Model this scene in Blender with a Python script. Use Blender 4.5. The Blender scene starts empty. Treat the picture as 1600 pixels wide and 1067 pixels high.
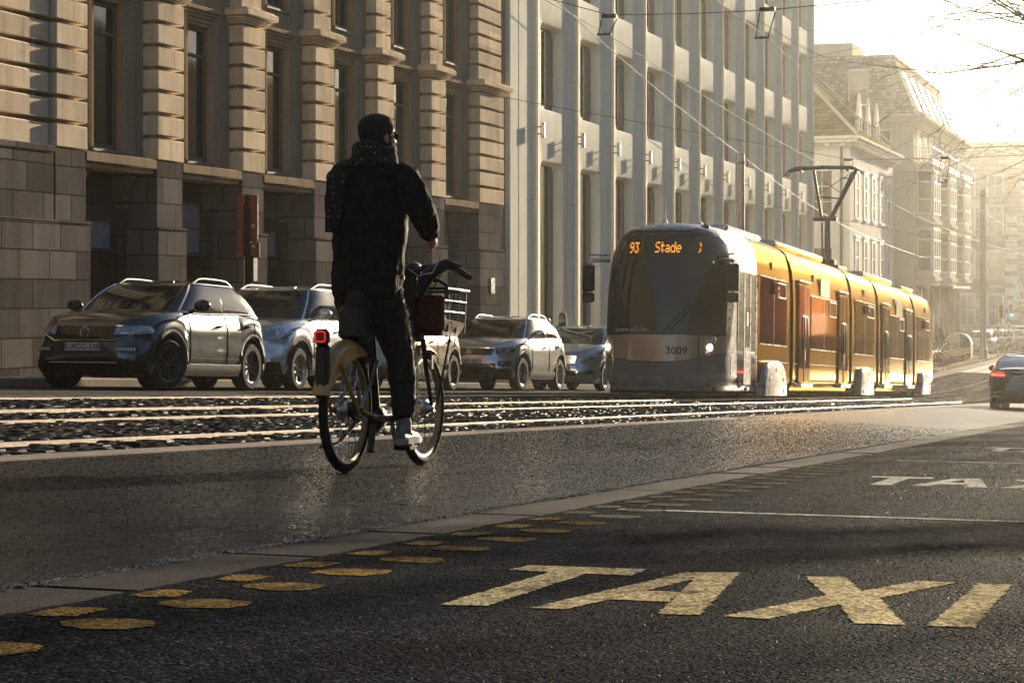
import bpy, bmesh, math, random
from mathutils import Vector, Matrix, Euler
R = math.radians
C = bpy.context.scene.collection
random.seed(7)

# ------------------------------------------------------------------ ground shape
CAMZ = 0.70
AP = [(-400, .579), (3.1, .579), (5.9, .44), (6.65, .40), (8.1, .328), (8.7, .27), (10.13, .205), (12, .195), (13.3, .19), (15.8, .15), (400, .15)]
def lerp_table(T, x):
    if x <= T[0][0]: return T[0][1]
    for (a, p), (b, q) in zip(T, T[1:]):
        if x <= b: return p + (q - p) * (x - a) / (b - a)
    return T[-1][1]
def along(x):                      # metres of fall: the street drops, then levels out
    if x < 62: return .042 * x
    if x < 86:
        t = x - 62
        return .042 * 62 + .042 * t - .0365 / 48 * t * t
    return .042 * 62 + .042 * 24 - .0365 / 48 * 576 + .0055 * (x - 86)
def gz(x, y):
    return CAMZ - lerp_table(AP, y) - along(x)
def slope(x): return math.atan((along(x + .5) - along(x - .5)))

# ------------------------------------------------------------------ mesh builder
class MB:
    def __init__(s): s.v = []; s.f = []; s.m = []; s.mi = 0
    def add(s, vs, fs):
        o = len(s.v); s.v += [tuple(p) for p in vs]
        for f in fs: s.f.append(tuple(i + o for i in f)); s.m.append(s.mi)
        return s
    def box(s, x0, x1, y0, y1, z0, z1, c=0):
        if c <= 0:
            v = [(x, y, z) for z in (z0, z1) for y in (y0, y1) for x in (x0, x1)]
            return s.add(v, [(0, 2, 3, 1), (4, 5, 7, 6), (0, 1, 5, 4), (2, 6, 7, 3), (0, 4, 6, 2), (1, 3, 7, 5)])
        # chamfered in plan and top/bottom: three stacked rings
        def ring(z, d):
            return [(x0 + d + c, y0 + d, z), (x1 - d - c, y0 + d, z), (x1 - d, y0 + d + c, z), (x1 - d, y1 - d - c, z), (x1 - d - c, y1 - d, z), (x0 + d + c, y1 - d, z), (x0 + d, y1 - d - c, z), (x0 + d, y0 + d + c, z)]
        return s.rings([ring(z0, c), ring(z0 + c, 0), ring(z1 - c, 0), ring(z1, c)], cap=True)
    def rings(s, rs, cap=False, closed=True):
        n = len(rs[0]); o = []
        for r in rs: o += r
        fs = []
        for j in range(len(rs) - 1):
            for i in range(n if closed else n - 1):
                a = j * n + i; b = j * n + (i + 1) % n
                fs.append((a, b, b + n, a + n))
        if cap:
            fs.append(tuple(range(n - 1, -1, -1))); k = (len(rs) - 1) * n
            fs.append(tuple(range(k, k + n)))
        return s.add(o, fs)
    def tube(s, pts, r, n=8, cap=True, flat=1.0):
        P = [Vector(p) for p in pts]
        if not isinstance(r, (list, tuple)): r = [r] * len(P)
        rs = []; prev = None
        for i, p in enumerate(P):
            t = (P[min(i + 1, len(P) - 1)] - P[max(i - 1, 0)])
            if t.length < 1e-9: t = Vector((0, 0, 1))
            t.normalize()
            if prev is None:
                u = t.cross(Vector((0, 0, 1)) if abs(t.z) < .9 else Vector((1, 0, 0))).normalized()
            else:
                u = prev - t * prev.dot(t)
                if u.length < 1e-6: u = t.orthogonal()
                u.normalize()
            prev = u; w = t.cross(u)
            rs.append([tuple(p + (u * math.cos(a) + w * math.sin(a) * flat) * r[i]) for a in [2 * math.pi * k / n for k in range(n)]])
        return s.rings(rs, cap=cap)
    def lathe(s, prof, M=None, n=24, cap=False):
        # profile (radius, height) about local Z, placed by matrix M
        M = M or Matrix.Identity(4)
        rs = [[tuple(M @ Vector((r * math.cos(2 * math.pi * k / n), r * math.sin(2 * math.pi * k / n), h))) for k in range(n)] for r, h in prof]
        return s.rings(rs, cap=cap)
    def ell(s, c, rx, ry, rz, n=16, m=10, M=None):
        M = M or Matrix.Identity(4)
        rs = []
        for j in range(m + 1):
            a = -math.pi / 2 + math.pi * j / m
            q = max(math.cos(a), 1e-3)
            rs.append([tuple(Vector(c) + M.to_3x3() @ Vector((rx * q * math.cos(2 * math.pi * k / n), ry * q * math.sin(2 * math.pi * k / n), rz * math.sin(a)))) for k in range(n)])
        return s.rings(rs, cap=True)
    def prism(s, poly, fn, a, b):
        # poly: list of 2D points; fn(p, t) -> 3D
        n = len(poly)
        v = [fn(p, a) for p in poly] + [fn(p, b) for p in poly]
        fs = [tuple(range(n)), tuple(range(2 * n - 1, n - 1, -1))] + [(i, i + n, (i + 1) % n + n, (i + 1) % n) for i in range(n)]
        return s.add(v, fs)
    def grid(s, fn, nu, nv):
        v = [fn(i / nu, j / nv) for j in range(nv + 1) for i in range(nu + 1)]
        fs = [(j * (nu + 1) + i, j * (nu + 1) + i + 1, (j + 1) * (nu + 1) + i + 1, (j + 1) * (nu + 1) + i) for j in range(nv) for i in range(nu)]
        return s.add(v, fs)
    def xform(s, M, start=0):
        s.v[start:] = [tuple(M @ Vector(p)) for p in s.v[start:]]; return s
    def mesh(s, name, mats, smooth=40, recalc=True):
        me = bpy.data.meshes.new(name); me.from_pydata(s.v, [], s.f)
        if not isinstance(mats, (list, tuple)): mats = [mats]
        for m in mats: me.materials.append(m)
        if any(s.m): me.polygons.foreach_set('material_index', s.m)
        if recalc:
            bm = bmesh.new(); bm.from_mesh(me)
            bmesh.ops.remove_doubles(bm, verts=bm.verts, dist=1e-5)
            bmesh.ops.recalc_face_normals(bm, faces=bm.faces)
            bm.to_mesh(me); bm.free()
        me.validate(); me.update()
        if smooth:
            me.polygons.foreach_set('use_smooth', [True] * len(me.polygons))
            me.set_sharp_from_angle(angle=R(smooth))
        return me
    def build(s, name, mats, parent=None, smooth=40, world=False, recalc=True, bevel=0):
        if world and parent is not None:
            o = root_of(parent).location
            s.v = [(p[0] - o[0], p[1] - o[1], p[2] - o[2]) for p in s.v]
        ob = bpy.data.objects.new(name, s.mesh(name, mats, smooth, recalc))
        C.objects.link(ob)
        if parent is not None: ob.parent = parent
        if bevel:
            b = ob.modifiers.new('bevel', 'BEVEL'); b.width = bevel; b.segments = 2; b.limit_method = 'ANGLE'; b.angle_limit = R(40)
        return ob
def root_of(o):
    while o.parent is not None: o = o.parent
    return o
def thing(name, label, cat, loc=(0, 0, 0), rot=(0, 0, 0), group=None):
    o = bpy.data.objects.new(name, None); C.objects.link(o)
    o.empty_display_size = .2
    o.location = loc; o.rotation_euler = rot
    return tag(o, label, cat, group)
def tag(o, label=None, cat=None, group=None, kind=None):
    if label: o['label'] = label
    if cat: o['category'] = cat
    if group: o['group'] = group
    if kind: o['kind'] = kind
    return o
def dup(o, parent=None):
    c = o.copy(); C.objects.link(c)
    if parent is not None: c.parent = parent
    for ch in [x for x in bpy.data.objects if x.parent == o]: dup(ch, c)
    return c
TMP = bpy.data.scenes.new('workbench')      # scratch scene for evaluating modifiers and lettering; removed at the end
def evaluated_mesh(ob):
    TMP.collection.objects.link(ob)
    vl = TMP.view_layers[0]; vl.update(); dg = vl.depsgraph; dg.update()
    me = bpy.data.meshes.new_from_object(ob.evaluated_get(dg))
    TMP.collection.objects.unlink(ob)
    return me
def applied(ob, *mods):
    """evaluate modifiers into plain mesh data"""
    for kind, kw in mods:
        m = ob.modifiers.new(kind.lower(), kind)
        for k, val in kw.items(): setattr(m, k, val)
    par = ob.parent; ob.parent = None
    me = evaluated_mesh(ob); ob.parent = par
    ob.modifiers.clear(); old = ob.data; ob.data = me; bpy.data.meshes.remove(old)
    me.polygons.foreach_set('use_smooth', [True] * len(me.polygons))
    return ob
def text_mb(txt, size, fn, depth=0, align='CENTER', bold=0.0):
    """letters as faces, each vertex sent through fn(x, y) -> 3D"""
    cu = bpy.data.curves.new('lettering', 'FONT'); cu.body = txt; cu.size = size; cu.align_x = align; cu.align_y = 'CENTER'; cu.resolution_u = 3
    cu.offset = bold
    ob = bpy.data.objects.new('lettering', cu)
    me = evaluated_mesh(ob)
    mb = MB(); mb.add([fn(v.co.x, v.co.y) for v in me.vertices], [tuple(p.vertices) for p in me.polygons])
    bpy.data.objects.remove(ob); bpy.data.curves.remove(cu); bpy.data.meshes.remove(me)
    return mb

# ------------------------------------------------------------------ materials
class NT:
    def __init__(s, name):
        s.m = bpy.data.materials.new(name); s.m.use_nodes = True
        s.t = s.m.node_tree; s.b = s.t.nodes['Principled BSDF']
    def n(s, typ, **kw):
        k = s.t.nodes.new(typ)
        for a, v in kw.items():
            if a in k.inputs: k.inputs[a].default_value = v
            else: setattr(k, a, v)
        return k
    def l(s, a, b): s.t.links.new(a, b)
    def coord(s, scale=(1, 1, 1), kind='Object'):
        tc = s.n('ShaderNodeTexCoord'); mp = s.n('ShaderNodeMapping'); mp.inputs['Scale'].default_value = scale
        s.l(tc.outputs[kind], mp.inputs['Vector']); return mp.outputs['Vector']
    def noise(s, vec, scale, detail=4, rough=.55):
        k = s.n('ShaderNodeTexNoise'); k.inputs['Scale'].default_value = scale; k.inputs['Detail'].default_value = detail; k.inputs['Roughness'].default_value = rough
        s.l(vec, k.inputs['Vector']); return k.outputs['Fac']
    def ramp(s, fac, stops):
        k = s.n('ShaderNodeValToRGB'); e = k.color_ramp.elements
        while len(e) < len(stops): e.new(.5)
        for i, (p, c) in enumerate(stops):
            e[i].position = p; e[i].color = (c, c, c, 1) if isinstance(c, (int, float)) else (*c, 1)
        s.l(fac, k.inputs['Fac']); return k.outputs['Color']
    def mix(s, fac, a, b, mode='MIX'):
        k = s.n('ShaderNodeMix', data_type='RGBA', blend_type=mode)
        for sock, val in ((k.inputs[0], fac), (k.inputs[6], a), (k.inputs[7], b)):
            if isinstance(val, (int, float)): sock.default_value = val
            elif isinstance(val, tuple): sock.default_value = (*val, 1)
            else: s.l(val, sock)
        return k.outputs[2]
    def math(s, op, a, b=0):
        k = s.n('ShaderNodeMath', operation=op)
        for i, v in enumerate((a, b)):
            if isinstance(v, (int, float)): k.inputs[i].default_value = v
            else: s.l(v, k.inputs[i])
        return k.outputs[0]
    def bump(s, h, strength=.3, dist=.02, prev=None):
        k = s.n('ShaderNodeBump'); k.inputs['Strength'].default_value = strength; k.inputs['Distance'].default_value = dist
        s.l(h, k.inputs['Height'])
        if prev is not None: s.l(prev, k.inputs['Normal'])
        return k.outputs['Normal']
    def base(s, c):
        if isinstance(c, tuple): s.b.inputs['Base Color'].default_value = (*c, 1)
        else: s.l(c, s.b.inputs['Base Color'])
    def set(s, **kw):
        for k, v in kw.items():
            k = k.replace('_', ' ')
            if isinstance(v, (int, float)): s.b.inputs[k].default_value = v
            elif isinstance(v, tuple): s.b.inputs[k].default_value = v
            else: s.l(v, s.b.inputs[k])
def simple(name, col, rough=.5, metal=0, var=.25, scale=6, bump=0, bscale=60, coat=0, spec=.5, rvar=.15):
    t = NT(name); v = t.coord()
    f = t.noise(v, scale, 5)
    dark = tuple(c * (1 - var) for c in col); light = tuple(min(1, c * (1 + var)) for c in col)
    t.base(t.ramp(f, [(.3, dark), (.7, light)]))
    t.set(Roughness=t.ramp(t.noise(v, scale * 2.3, 3), [(.3, max(.02, rough - rvar)), (.7, min(1, rough + rvar))]), Metallic=metal, Coat_Weight=coat, Specular_IOR_Level=spec)
    t.b.inputs['Coat Roughness'].default_value = .05
    if bump: t.set(Normal=t.bump(t.noise(v, bscale, 4), bump, .01))
    return t.m
def emit(name, col, strength):
    t = NT(name); t.base(tuple(c * .3 for c in col)); t.b.inputs['Emission Color'].default_value = (*col, 1); t.b.inputs['Emission Strength'].default_value = strength
    return t.m
def stone(name, a, b, dirt, rough=.8, course=None, bump=.25, brick=None):
    """weathered stone: blotches, rain streaks, optional ashlar joints"""
    t = NT(name); tc = t.n('ShaderNodeTexCoord')
    mp = t.n('ShaderNodeMapping'); t.l(tc.outputs['Object'], mp.inputs['Vector'])
    v = mp.outputs['Vector']
    mp2 = t.n('ShaderNodeMapping'); mp2.inputs['Scale'].default_value = (2.6, 2.6, .30); t.l(tc.outputs['Object'], mp2.inputs['Vector'])
    streak = t.noise(mp2.outputs['Vector'], 1.6, 6, .65)
    blot = t.noise(v, .9, 6, .6); fine = t.noise(v, 28, 5, .7)
    c = t.ramp(blot, [(.3, a), (.68, b)])
    c = t.mix(t.ramp(streak, [(.46, 0.0), (.74, .65)]), c, dirt)
    c = t.mix(.35, c, t.ramp(fine, [(.25, tuple(k * .62 for k in a)), (.75, tuple(min(1, k * 1.25) for k in b))]))
    h = fine
    if brick:
        bw, bh, mort, off = brick
        sx = t.n('ShaderNodeSeparateXYZ'); t.l(v, sx.inputs[0])
        cb = t.n('ShaderNodeCombineXYZ'); t.l(t.math('ADD', sx.outputs[0], sx.outputs[1]), cb.inputs[0]); t.l(t.math('ADD', sx.outputs[2], off), cb.inputs[1])
        bk = t.n('ShaderNodeTexBrick'); bk.offset = .45
        for k, val in (('Scale', 1), ('Mortar Size', mort), ('Mortar Smooth', .1), ('Brick Width', bw), ('Row Height', bh), ('Bias', 0)): bk.inputs[k].default_value = val
        bk.inputs['Color1'].default_value = (.62, .61, .62, 1); bk.inputs['Color2'].default_value = (1.38, 1.36, 1.34, 1); bk.inputs['Mortar'].default_value = (.3, .28, .27, 1)
        t.l(cb.outputs[0], bk.inputs['Vector'])
        c = t.mix(1.0, c, bk.outputs['Color'], 'MULTIPLY')
        nrm = t.bump(bk.outputs['Fac'], -.5, .02)
        t.set(Normal=t.bump(h, bump, .012, nrm))
    else: t.set(Normal=t.bump(h, bump, .012))
    t.base(c); t.set(Roughness=rough, Specular_IOR_Level=0.0)
    return t.m
def asphalt(name, c0, c1, speck, scale=150, bstr=.6, rough=.55, worn=None, spec=.22, dist=.005, wear=(.50, .68, .75)):
    t = NT(name); v = t.coord()
    vo = t.n('ShaderNodeTexVoronoi'); vo.inputs['Scale'].default_value = scale; t.l(v, vo.inputs['Vector'])
    vo2 = t.n('ShaderNodeTexVoronoi'); vo2.inputs['Scale'].default_value = scale * .47; t.l(v, vo2.inputs['Vector'])
    sp = t.n('ShaderNodeSeparateColor'); t.l(vo.outputs['Color'], sp.inputs[0])
    sp2 = t.n('ShaderNodeSeparateColor'); t.l(vo2.outputs['Color'], sp2.inputs[0])
    big = t.noise(v, .35, 6, .65); mid = t.noise(v, 9, 5, .65)
    c = t.mix(t.ramp(big, [(.35, 0.0), (.65, 1.0)]), c0, c1)
    c = t.mix(t.ramp(sp.outputs[0], [(.60, 0.0), (1.0, .6)]), c, speck)
    c = t.mix(.5, c, t.ramp(mid, [(.2, .35), (.8, 1.5)]), 'MULTIPLY')
    if worn:
        c = t.mix(t.ramp(t.noise(v, 55, 5, .8), [(.43, 0.0), (.60, .95)]), c, worn)
        c = t.mix(t.ramp(t.noise(v, 7, 5, .7), [(wear[0], 0.0), (wear[1], wear[2])]), c, worn)
    band = t.noise(t.coord((.10, 1.5, 1)), 1.0, 5, .6); c = t.mix(.75, c, t.ramp(band, [(.3, .5), (.7, 1.35)]), 'MULTIPLY')
    stain = t.noise(t.coord((.6, 1.0, 1)), .9, 3, .5); c = t.mix(t.ramp(stain, [(.60, 0.0), (.70, .55)]), c, tuple(k * .35 for k in c0))
    h = t.math('ADD', t.math('MULTIPLY', vo.outputs['Distance'], -1.2), t.math('MULTIPLY', sp2.outputs[0], .8))
    h = t.math('ADD', h, t.math('MULTIPLY', mid, .8))
    t.base(c); t.set(Roughness=t.ramp(sp.outputs[1], [(0, rough - .1), (1, min(1, rough + .3))]), Specular_IOR_Level=spec, Normal=t.bump(h, bstr, dist))
    return t.m
def carpaint(name, col, rough=.28, metal=.6):
    t = NT(name); v = t.coord()
    f = t.noise(v, 420, 2)
    t.base(t.ramp(f, [(.3, tuple(c * .85 for c in col)), (.7, tuple(min(1, c * 1.12) for c in col))]))
    dirt = t.noise(t.coord((1, 1, 2.2)), 3.2, 6, .7)
    t.set(Roughness=t.ramp(dirt, [(.35, rough), (.8, rough + .05)]), Metallic=metal, Coat_Weight=.9)
    t.l(t.ramp(dirt, [(.35, .03), (.8, .07)]), t.b.inputs['Coat Roughness'])
    return t.m
def glass(name, tint=(.02, .022, .024), rough=.03, trans=0.0):
    t = NT(name); v = t.coord()
    t.base(tint); t.set(Roughness=t.ramp(t.noise(v, 5, 5, .7), [(.35, rough), (.8, rough + .05)]), IOR=1.52, Specular_IOR_Level=.6)
    t.set(Normal=t.bump(t.noise(v, 1.3, 2), .02, .02))
    if trans:
        tr = t.n('ShaderNodeBsdfTransparent'); tr.inputs[0].default_value = (.62, .66, .66, 1)
        mx = t.n('ShaderNodeMixShader'); mx.inputs[0].default_value = 1 - trans
        t.l(tr.outputs[0], mx.inputs[1]); t.l(t.b.outputs[0], mx.inputs[2]); t.l(mx.outputs[0], t.t.nodes['Material Output'].inputs['Surface'])
    return t.m

M = {}
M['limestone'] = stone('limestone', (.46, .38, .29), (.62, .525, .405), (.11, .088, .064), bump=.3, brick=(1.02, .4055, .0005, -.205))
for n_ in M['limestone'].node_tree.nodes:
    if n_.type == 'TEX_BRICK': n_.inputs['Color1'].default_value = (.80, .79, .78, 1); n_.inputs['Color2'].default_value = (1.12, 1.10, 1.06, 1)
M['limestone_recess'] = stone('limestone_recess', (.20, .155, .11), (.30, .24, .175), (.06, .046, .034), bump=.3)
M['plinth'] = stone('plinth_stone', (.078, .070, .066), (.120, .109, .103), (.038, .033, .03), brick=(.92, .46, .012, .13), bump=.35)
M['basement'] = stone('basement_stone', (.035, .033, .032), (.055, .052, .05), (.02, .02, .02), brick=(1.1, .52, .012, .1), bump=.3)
M['concrete'] = stone('cast_concrete', (.60, .59, .52), (.70, .69, .615), (.42, .40, .34), bump=.28, rough=.75)
M['concrete_lip'] = stone('polished_concrete_edge', (.42, .38, .31), (.52, .47, .39), (.30, .26, .2), bump=.15, rough=.45)
M['brownstone'] = stone('brown_render', (.28, .19, .12), (.36, .25, .16), (.2, .13, .09))
M['white_render'] = stone('white_render', (.68, .66, .60), (.78, .76, .70), (.52, .48, .42), bump=.1)
M['cream_render'] = stone('cream_render', (.50, .46, .36), (.60, .55, .44), (.36, .32, .24), bump=.15)
M['far_stone'] = stone('far_stone', (.28, .26, .2), (.38, .35, .28), (.2, .18, .14), brick=(1.6, .55, .03, .1))
M['slate'] = stone('roof_slate', (.30, .28, .215), (.38, .355, .28), (.22, .21, .15), brick=(.3, .22, .015, 0), rough=.6)  # lightened: some of the haze is put into the roof colour
M['green_slate'] = stone('mossy_roof_tile', (.14, .135, .055), (.20, .19, .085), (.08, .085, .035), brick=(.3, .22, .015, 0), rough=.7)
M['dark_metal'] = simple('dark_metal', (.02, .02, .022), .45, .3, .3)
M['black_iron'] = simple('black_iron', (.009, .009, .01), .8, 0, .3, spec=.08)
M['rail_grey'] = simple('satin_rail', (.30, .30, .29), .5, .3, .1, 20)
M['steel'] = simple('brushed_steel', (.55, .52, .48), .33, 1, .15, 14)
M['bare_steel_dark'] = simple('aged_steel', (.2, .19, .18), .4, .9, .3, 20)
M['window_frame'] = simple('painted_window_frame', (.09, .082, .074), .85, 0, .25, 12)
M['white_frame'] = simple('white_window_frame', (.7, .68, .62), .5, 0, .12, 9)
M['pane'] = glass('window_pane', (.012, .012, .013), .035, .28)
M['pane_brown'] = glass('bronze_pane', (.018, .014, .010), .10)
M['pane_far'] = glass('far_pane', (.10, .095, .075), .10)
M['curtain'] = simple('net_curtain', (.13, .125, .115), .9, 0, .25, 5)
M['interior'] = simple('dark_interior', (.012, .011, .010), .9, 0, .3, 2)
M['blue_blind'] = stone('frosted_basement_pane', (.15, .17, .21), (.23, .25, .30), (.07, .08, .10), bump=.1, rough=.5)
M['wire'] = simple('overhead_wire', (.03, .027, .024), .7, .2, .2)
M['wire_copper'] = simple('worn_copper_wire', (.06, .05, .038), .8, .1, .2)
M['rubber'] = simple('tyre_rubber', (.014, .014, .014), .85, 0, .35, 30, .3, 150, spec=.06)
M['alloy'] = simple('alloy_rim', (.42, .41, .40), .3, .95, .15, 9)
M['dark_alloy'] = simple('dark_alloy_rim', (.06, .06, .062), .35, .8, .2, 9)
M['car_glass'] = glass('car_glass', (.012, .014, .015), .02, .18)
M['black_plastic'] = simple('black_plastic', (.010, .010, .0105), .6, 0, .3, 20, .15, 200, spec=.12)
M['gloss_black'] = simple('gloss_black', (.008, .008, .009), .12, 0, .2, 5, rvar=.05)
M['lamp_glass'] = simple('headlamp_lens', (.35, .37, .40), .08, .5, .3, 24, rvar=.05)
M['chrome'] = simple('chrome', (.7, .7, .7), .12, 1, .08, 10, rvar=.06)
M['plate_white'] = simple('plate_white', (.42, .42, .41), .4, 0, .08, 30)
M['plate_ink'] = simple('plate_ink', (.16, .02, .025), .5, 0, .1)
M['under'] = simple('underbody', (.006, .006, .006), .9, 0, .3)
M['seat_cloth'] = simple('seat_cloth', (.05, .05, .052), .9, 0, .3, 20)
M['red_lamp'] = simple('red_lamp_lens', (.25, .01, .01), .15, 0, .2, 20)
# ------------------------------------------------------------------ ground, road, track bed, markings
def frange(a, b, st):
    n = max(1, int(round((b - a) / st))); return [a + (b - a) * i / n for i in range(n + 1)]
XS = frange(-60, 0, 6) + frange(2, 100, 2) + frange(104, 300, 6)
def sheet(name, ys, mat, dz, xs=XS, jag=None, skirt=0, kind='structure', smooth=40):
    mb = MB(); rows = []
    for x in xs:
        yy = list(ys)
        if jag: yy[jag[0]] += random.uniform(-jag[1], jag[1])
        rows.append([(x, y, gz(x, y) + dz) for y in yy])
    mb.rings(rows, closed=False)
    if skirt:
        for k in (0, len(ys) - 1):
            mb.rings([[r[k] for r in rows], [(r[k][0], r[k][1], r[k][2] - skirt) for r in rows]], closed=False)
    return tag(mb.build(name, mat, smooth=smooth, recalc=False), kind=kind)

M['earth'] = asphalt('earth', (.045, .043, .04), (.06, .057, .05), (.09, .085, .07), 60)
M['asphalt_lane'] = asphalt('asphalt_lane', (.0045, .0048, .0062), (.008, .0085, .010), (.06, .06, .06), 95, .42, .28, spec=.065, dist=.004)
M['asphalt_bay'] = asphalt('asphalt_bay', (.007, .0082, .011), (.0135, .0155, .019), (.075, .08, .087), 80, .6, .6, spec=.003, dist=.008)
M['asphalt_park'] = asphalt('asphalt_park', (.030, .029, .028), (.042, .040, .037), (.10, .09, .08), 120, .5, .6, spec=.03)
M['gutter'] = asphalt('gutter_slab', (.028, .0255, .025), (.042, .038, .036), (.11, .097, .087), 190, .35, .6, spec=.03)
M['gravel'] = simple('pale_gravel', (.50, .42, .34), .8, 0, .4, 60)
M['edge_stone'] = asphalt('edge_stone', (.17, .14, .125), (.22, .185, .165), (.33, .29, .26), 240, .15, .6, spec=.03)
M['pavement'] = stone('pavement_slab', (.26, .21, .16), (.34, .28, .21), (.14, .11, .08), brick=(.6, .4, .01, 0), rough=.7)
M['kerb'] = stone('kerb_stone', (.27, .24, .2), (.36, .32, .27), (.15, .13, .1), rough=.6)
M['paint_ochre'] = asphalt('worn_ochre_paint', (.30, .19, .06), (.41, .265, .085), (.52, .38, .16), 85, .6, .75, worn=(.03, .03, .028), spec=0.0, wear=(.42, .62, .85))
M['paint_taxi'] = asphalt('worn_cream_paint', (.68, .56, .31), (.80, .68, .41), (.88, .80, .58), 85, .55, .7, worn=(.07, .055, .035), spec=0.0)
M['paint_white'] = asphalt('worn_white_line', (.68, .64, .55), (.78, .74, .65), (.85, .82, .75), 85, .5, .7, worn=(.09, .085, .08), spec=0.0)
# setts
t = NT('granite_sett'); v = t.coord()
vo = t.n('ShaderNodeTexVoronoi'); vo.inputs['Scale'].default_value = 6.5; t.l(v, vo.inputs['Vector'])
sp = t.n('ShaderNodeSeparateColor'); t.l(vo.outputs['Color'], sp.inputs[0])
c = t.ramp(sp.outputs[0], [(0, (.018, .018, .020)), (.6, (.034, .033, .033)), (1, (.075, .068, .062))])
fine = t.noise(v, 70, 4, .7)
t.base(t.mix(.5, c, t.ramp(fine, [(.2, .4), (.8, 1.5)]), 'MULTIPLY'))
t.set(Roughness=t.ramp(fine, [(.3, .4), (.75, .7)]), Specular_IOR_Level=t.ramp(sp.outputs[1], [(.72, 0.0), (1.0, .025)]), Normal=t.bump(fine, .35, .008)); M['sett'] = t.m
M['joint'] = simple('sett_joint', (.018, .016, .014), .9, 0, .4, 20, .4, 90)
# far setts are one bumped sheet
t = NT('far_setts'); v = t.coord()
bk = t.n('ShaderNodeTexBrick')
for k, val in (('Scale', 1), ('Mortar Size', .018), ('Mortar Smooth', .6), ('Brick Width', .22), ('Row Height', .15)): bk.inputs[k].default_value = val
bk.inputs['Color1'].default_value = (.05, .05, .05, 1); bk.inputs['Color2'].default_value = (.11, .10, .09, 1); bk.inputs['Mortar'].default_value = (.02, .02, .02, 1)
sx = t.n('ShaderNodeSeparateXYZ'); t.l(v, sx.inputs[0]); cb = t.n('ShaderNodeCombineXYZ'); t.l(sx.outputs[1], cb.inputs[0]); t.l(sx.outputs[0], cb.inputs[1]); t.l(cb.outputs[0], bk.inputs['Vector'])
t.base(bk.outputs['Color']); hh = t.math('ADD', t.math('MULTIPLY', bk.outputs['Fac'], -1), t.math('MULTIPLY', t.noise(v, 11, 4), 1.2))
t.set(Roughness=.42, Normal=t.bump(hh, .8, .03)); M['far_setts'] = t.m

# the wide base sheet, out to the horizon
gm = MB()
gx = [-400, -200, -100] + XS + [340, 420, 600, 1000, 2200]
gy = [-1500, -400, -100, -40, -10, -3, 0, 3.1, 5.9, 6.65, 8.1, 8.7, 10.13, 12, 13.3, 15.8, 30, 100, 400, 1500]
gm.rings([[(x, y, gz(x, y) - .09) for y in gy] for x in gx], closed=False)
tag(gm.build('ground', M['earth'], smooth=0, recalc=False), kind='structure')
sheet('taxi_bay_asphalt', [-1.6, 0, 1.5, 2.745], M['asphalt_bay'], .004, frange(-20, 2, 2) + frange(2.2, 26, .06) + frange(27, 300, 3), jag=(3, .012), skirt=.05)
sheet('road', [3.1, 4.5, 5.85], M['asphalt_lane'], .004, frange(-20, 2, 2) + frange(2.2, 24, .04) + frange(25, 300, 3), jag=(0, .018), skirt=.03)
sheet('edge_stone_strip', [5.852, 6.05], M['edge_stone'], .010, frange(-20, 300, 3), skirt=.06)
sheet('track_bed', [6.052, 6.65, 7.4, 8.1, 8.7, 9.4, 10.13, 10.85], M['joint'], -.012, [x for x in XS if x < 101])
sheet('far_track_paving', [6.052, 6.65, 8.1, 8.7, 10.13, 10.85], M['far_setts'], .006, frange(100, 300, 4))
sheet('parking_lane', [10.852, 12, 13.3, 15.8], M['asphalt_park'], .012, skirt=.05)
# broken stones along the crumbling edge of the lane
mb = MB(); rnd = random.Random(3)
x = 3.6
while x < 22:
    for _ in range(7):
        s = rnd.uniform(.0018, .0058); y = 3.085 + rnd.gauss(0, .018)
        z = gz(x, y) + rnd.uniform(.0, .007); d = [(rnd.uniform(.6, 1.3)) * s for _ in range(6)]; d[4] *= .4; d[5] *= .45
        mb.add([(x - d[0], y, z), (x + d[1], y, z), (x, y - d[2], z), (x, y + d[3], z), (x, y, z - d[4]), (x, y, z + d[5])], [(0, 2, 5), (2, 1, 5), (1, 3, 5), (3, 0, 5), (2, 0, 4), (1, 2, 4), (3, 1, 4), (0, 3, 4)])
    x += rnd.uniform(.006, .016) * (1 + x / 18)
tag(mb.build('loose_gravel', M['gravel'], smooth=0, recalc=False), kind='stuff')
# aggregate standing proud of the binder near the camera
t = NT('road_aggregate'); wn = t.n('ShaderNodeTexVoronoi'); wn.inputs['Scale'].default_value = 55; t.l(t.coord(), wn.inputs['Vector'])
sp = t.n('ShaderNodeSeparateColor'); t.l(wn.outputs['Color'], sp.inputs[0])
t.base(t.ramp(sp.outputs[0], [(0, (.007, .0072, .009)), (.5, (.013, .014, .0165)), (.85, (.032, .032, .034)), (1, (.085, .083, .08))])); t.set(Roughness=t.ramp(sp.outputs[1], [(0, .35), (1, .8)]), Specular_IOR_Level=.004)
rnd = random.Random(77); V = []; F = []
def grit(n, x0, x1, y0, y1, dz, p=.09):
    for _ in range(n):
        u = rnd.random(); x = x0 + (x1 - x0) * (1 - math.sqrt(1 - u)); y = rnd.uniform(y0, y1); z = CAMZ - lerp_table(AP, y) - .042 * x + dz
        s = rnd.uniform(.0014, .0034) * (1 + p * (x - 4)); a = rnd.uniform(0, 1.57); c, q = s * math.cos(a), s * math.sin(a); h = s * rnd.uniform(.5, 1.1); o = len(V)
        V.extend(((x + c, y + q, z), (x - q, y + c, z), (x - c, y - q, z), (x + q, y - c, z), (x + c * .3, y + q * .3, z + h)))
        F.extend(((o, o + 1, o + 4), (o + 1, o + 2, o + 4), (o + 2, o + 3, o + 4), (o + 3, o, o + 4)))
grit(120000, 3.5, 26, -.4, 2.73, .0035, .035); grit(90000, 5, 30, 3.10, 5.84, .0035)
mb = MB(); mb.v, mb.f, mb.m = V, F, [0] * len(F)
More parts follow.
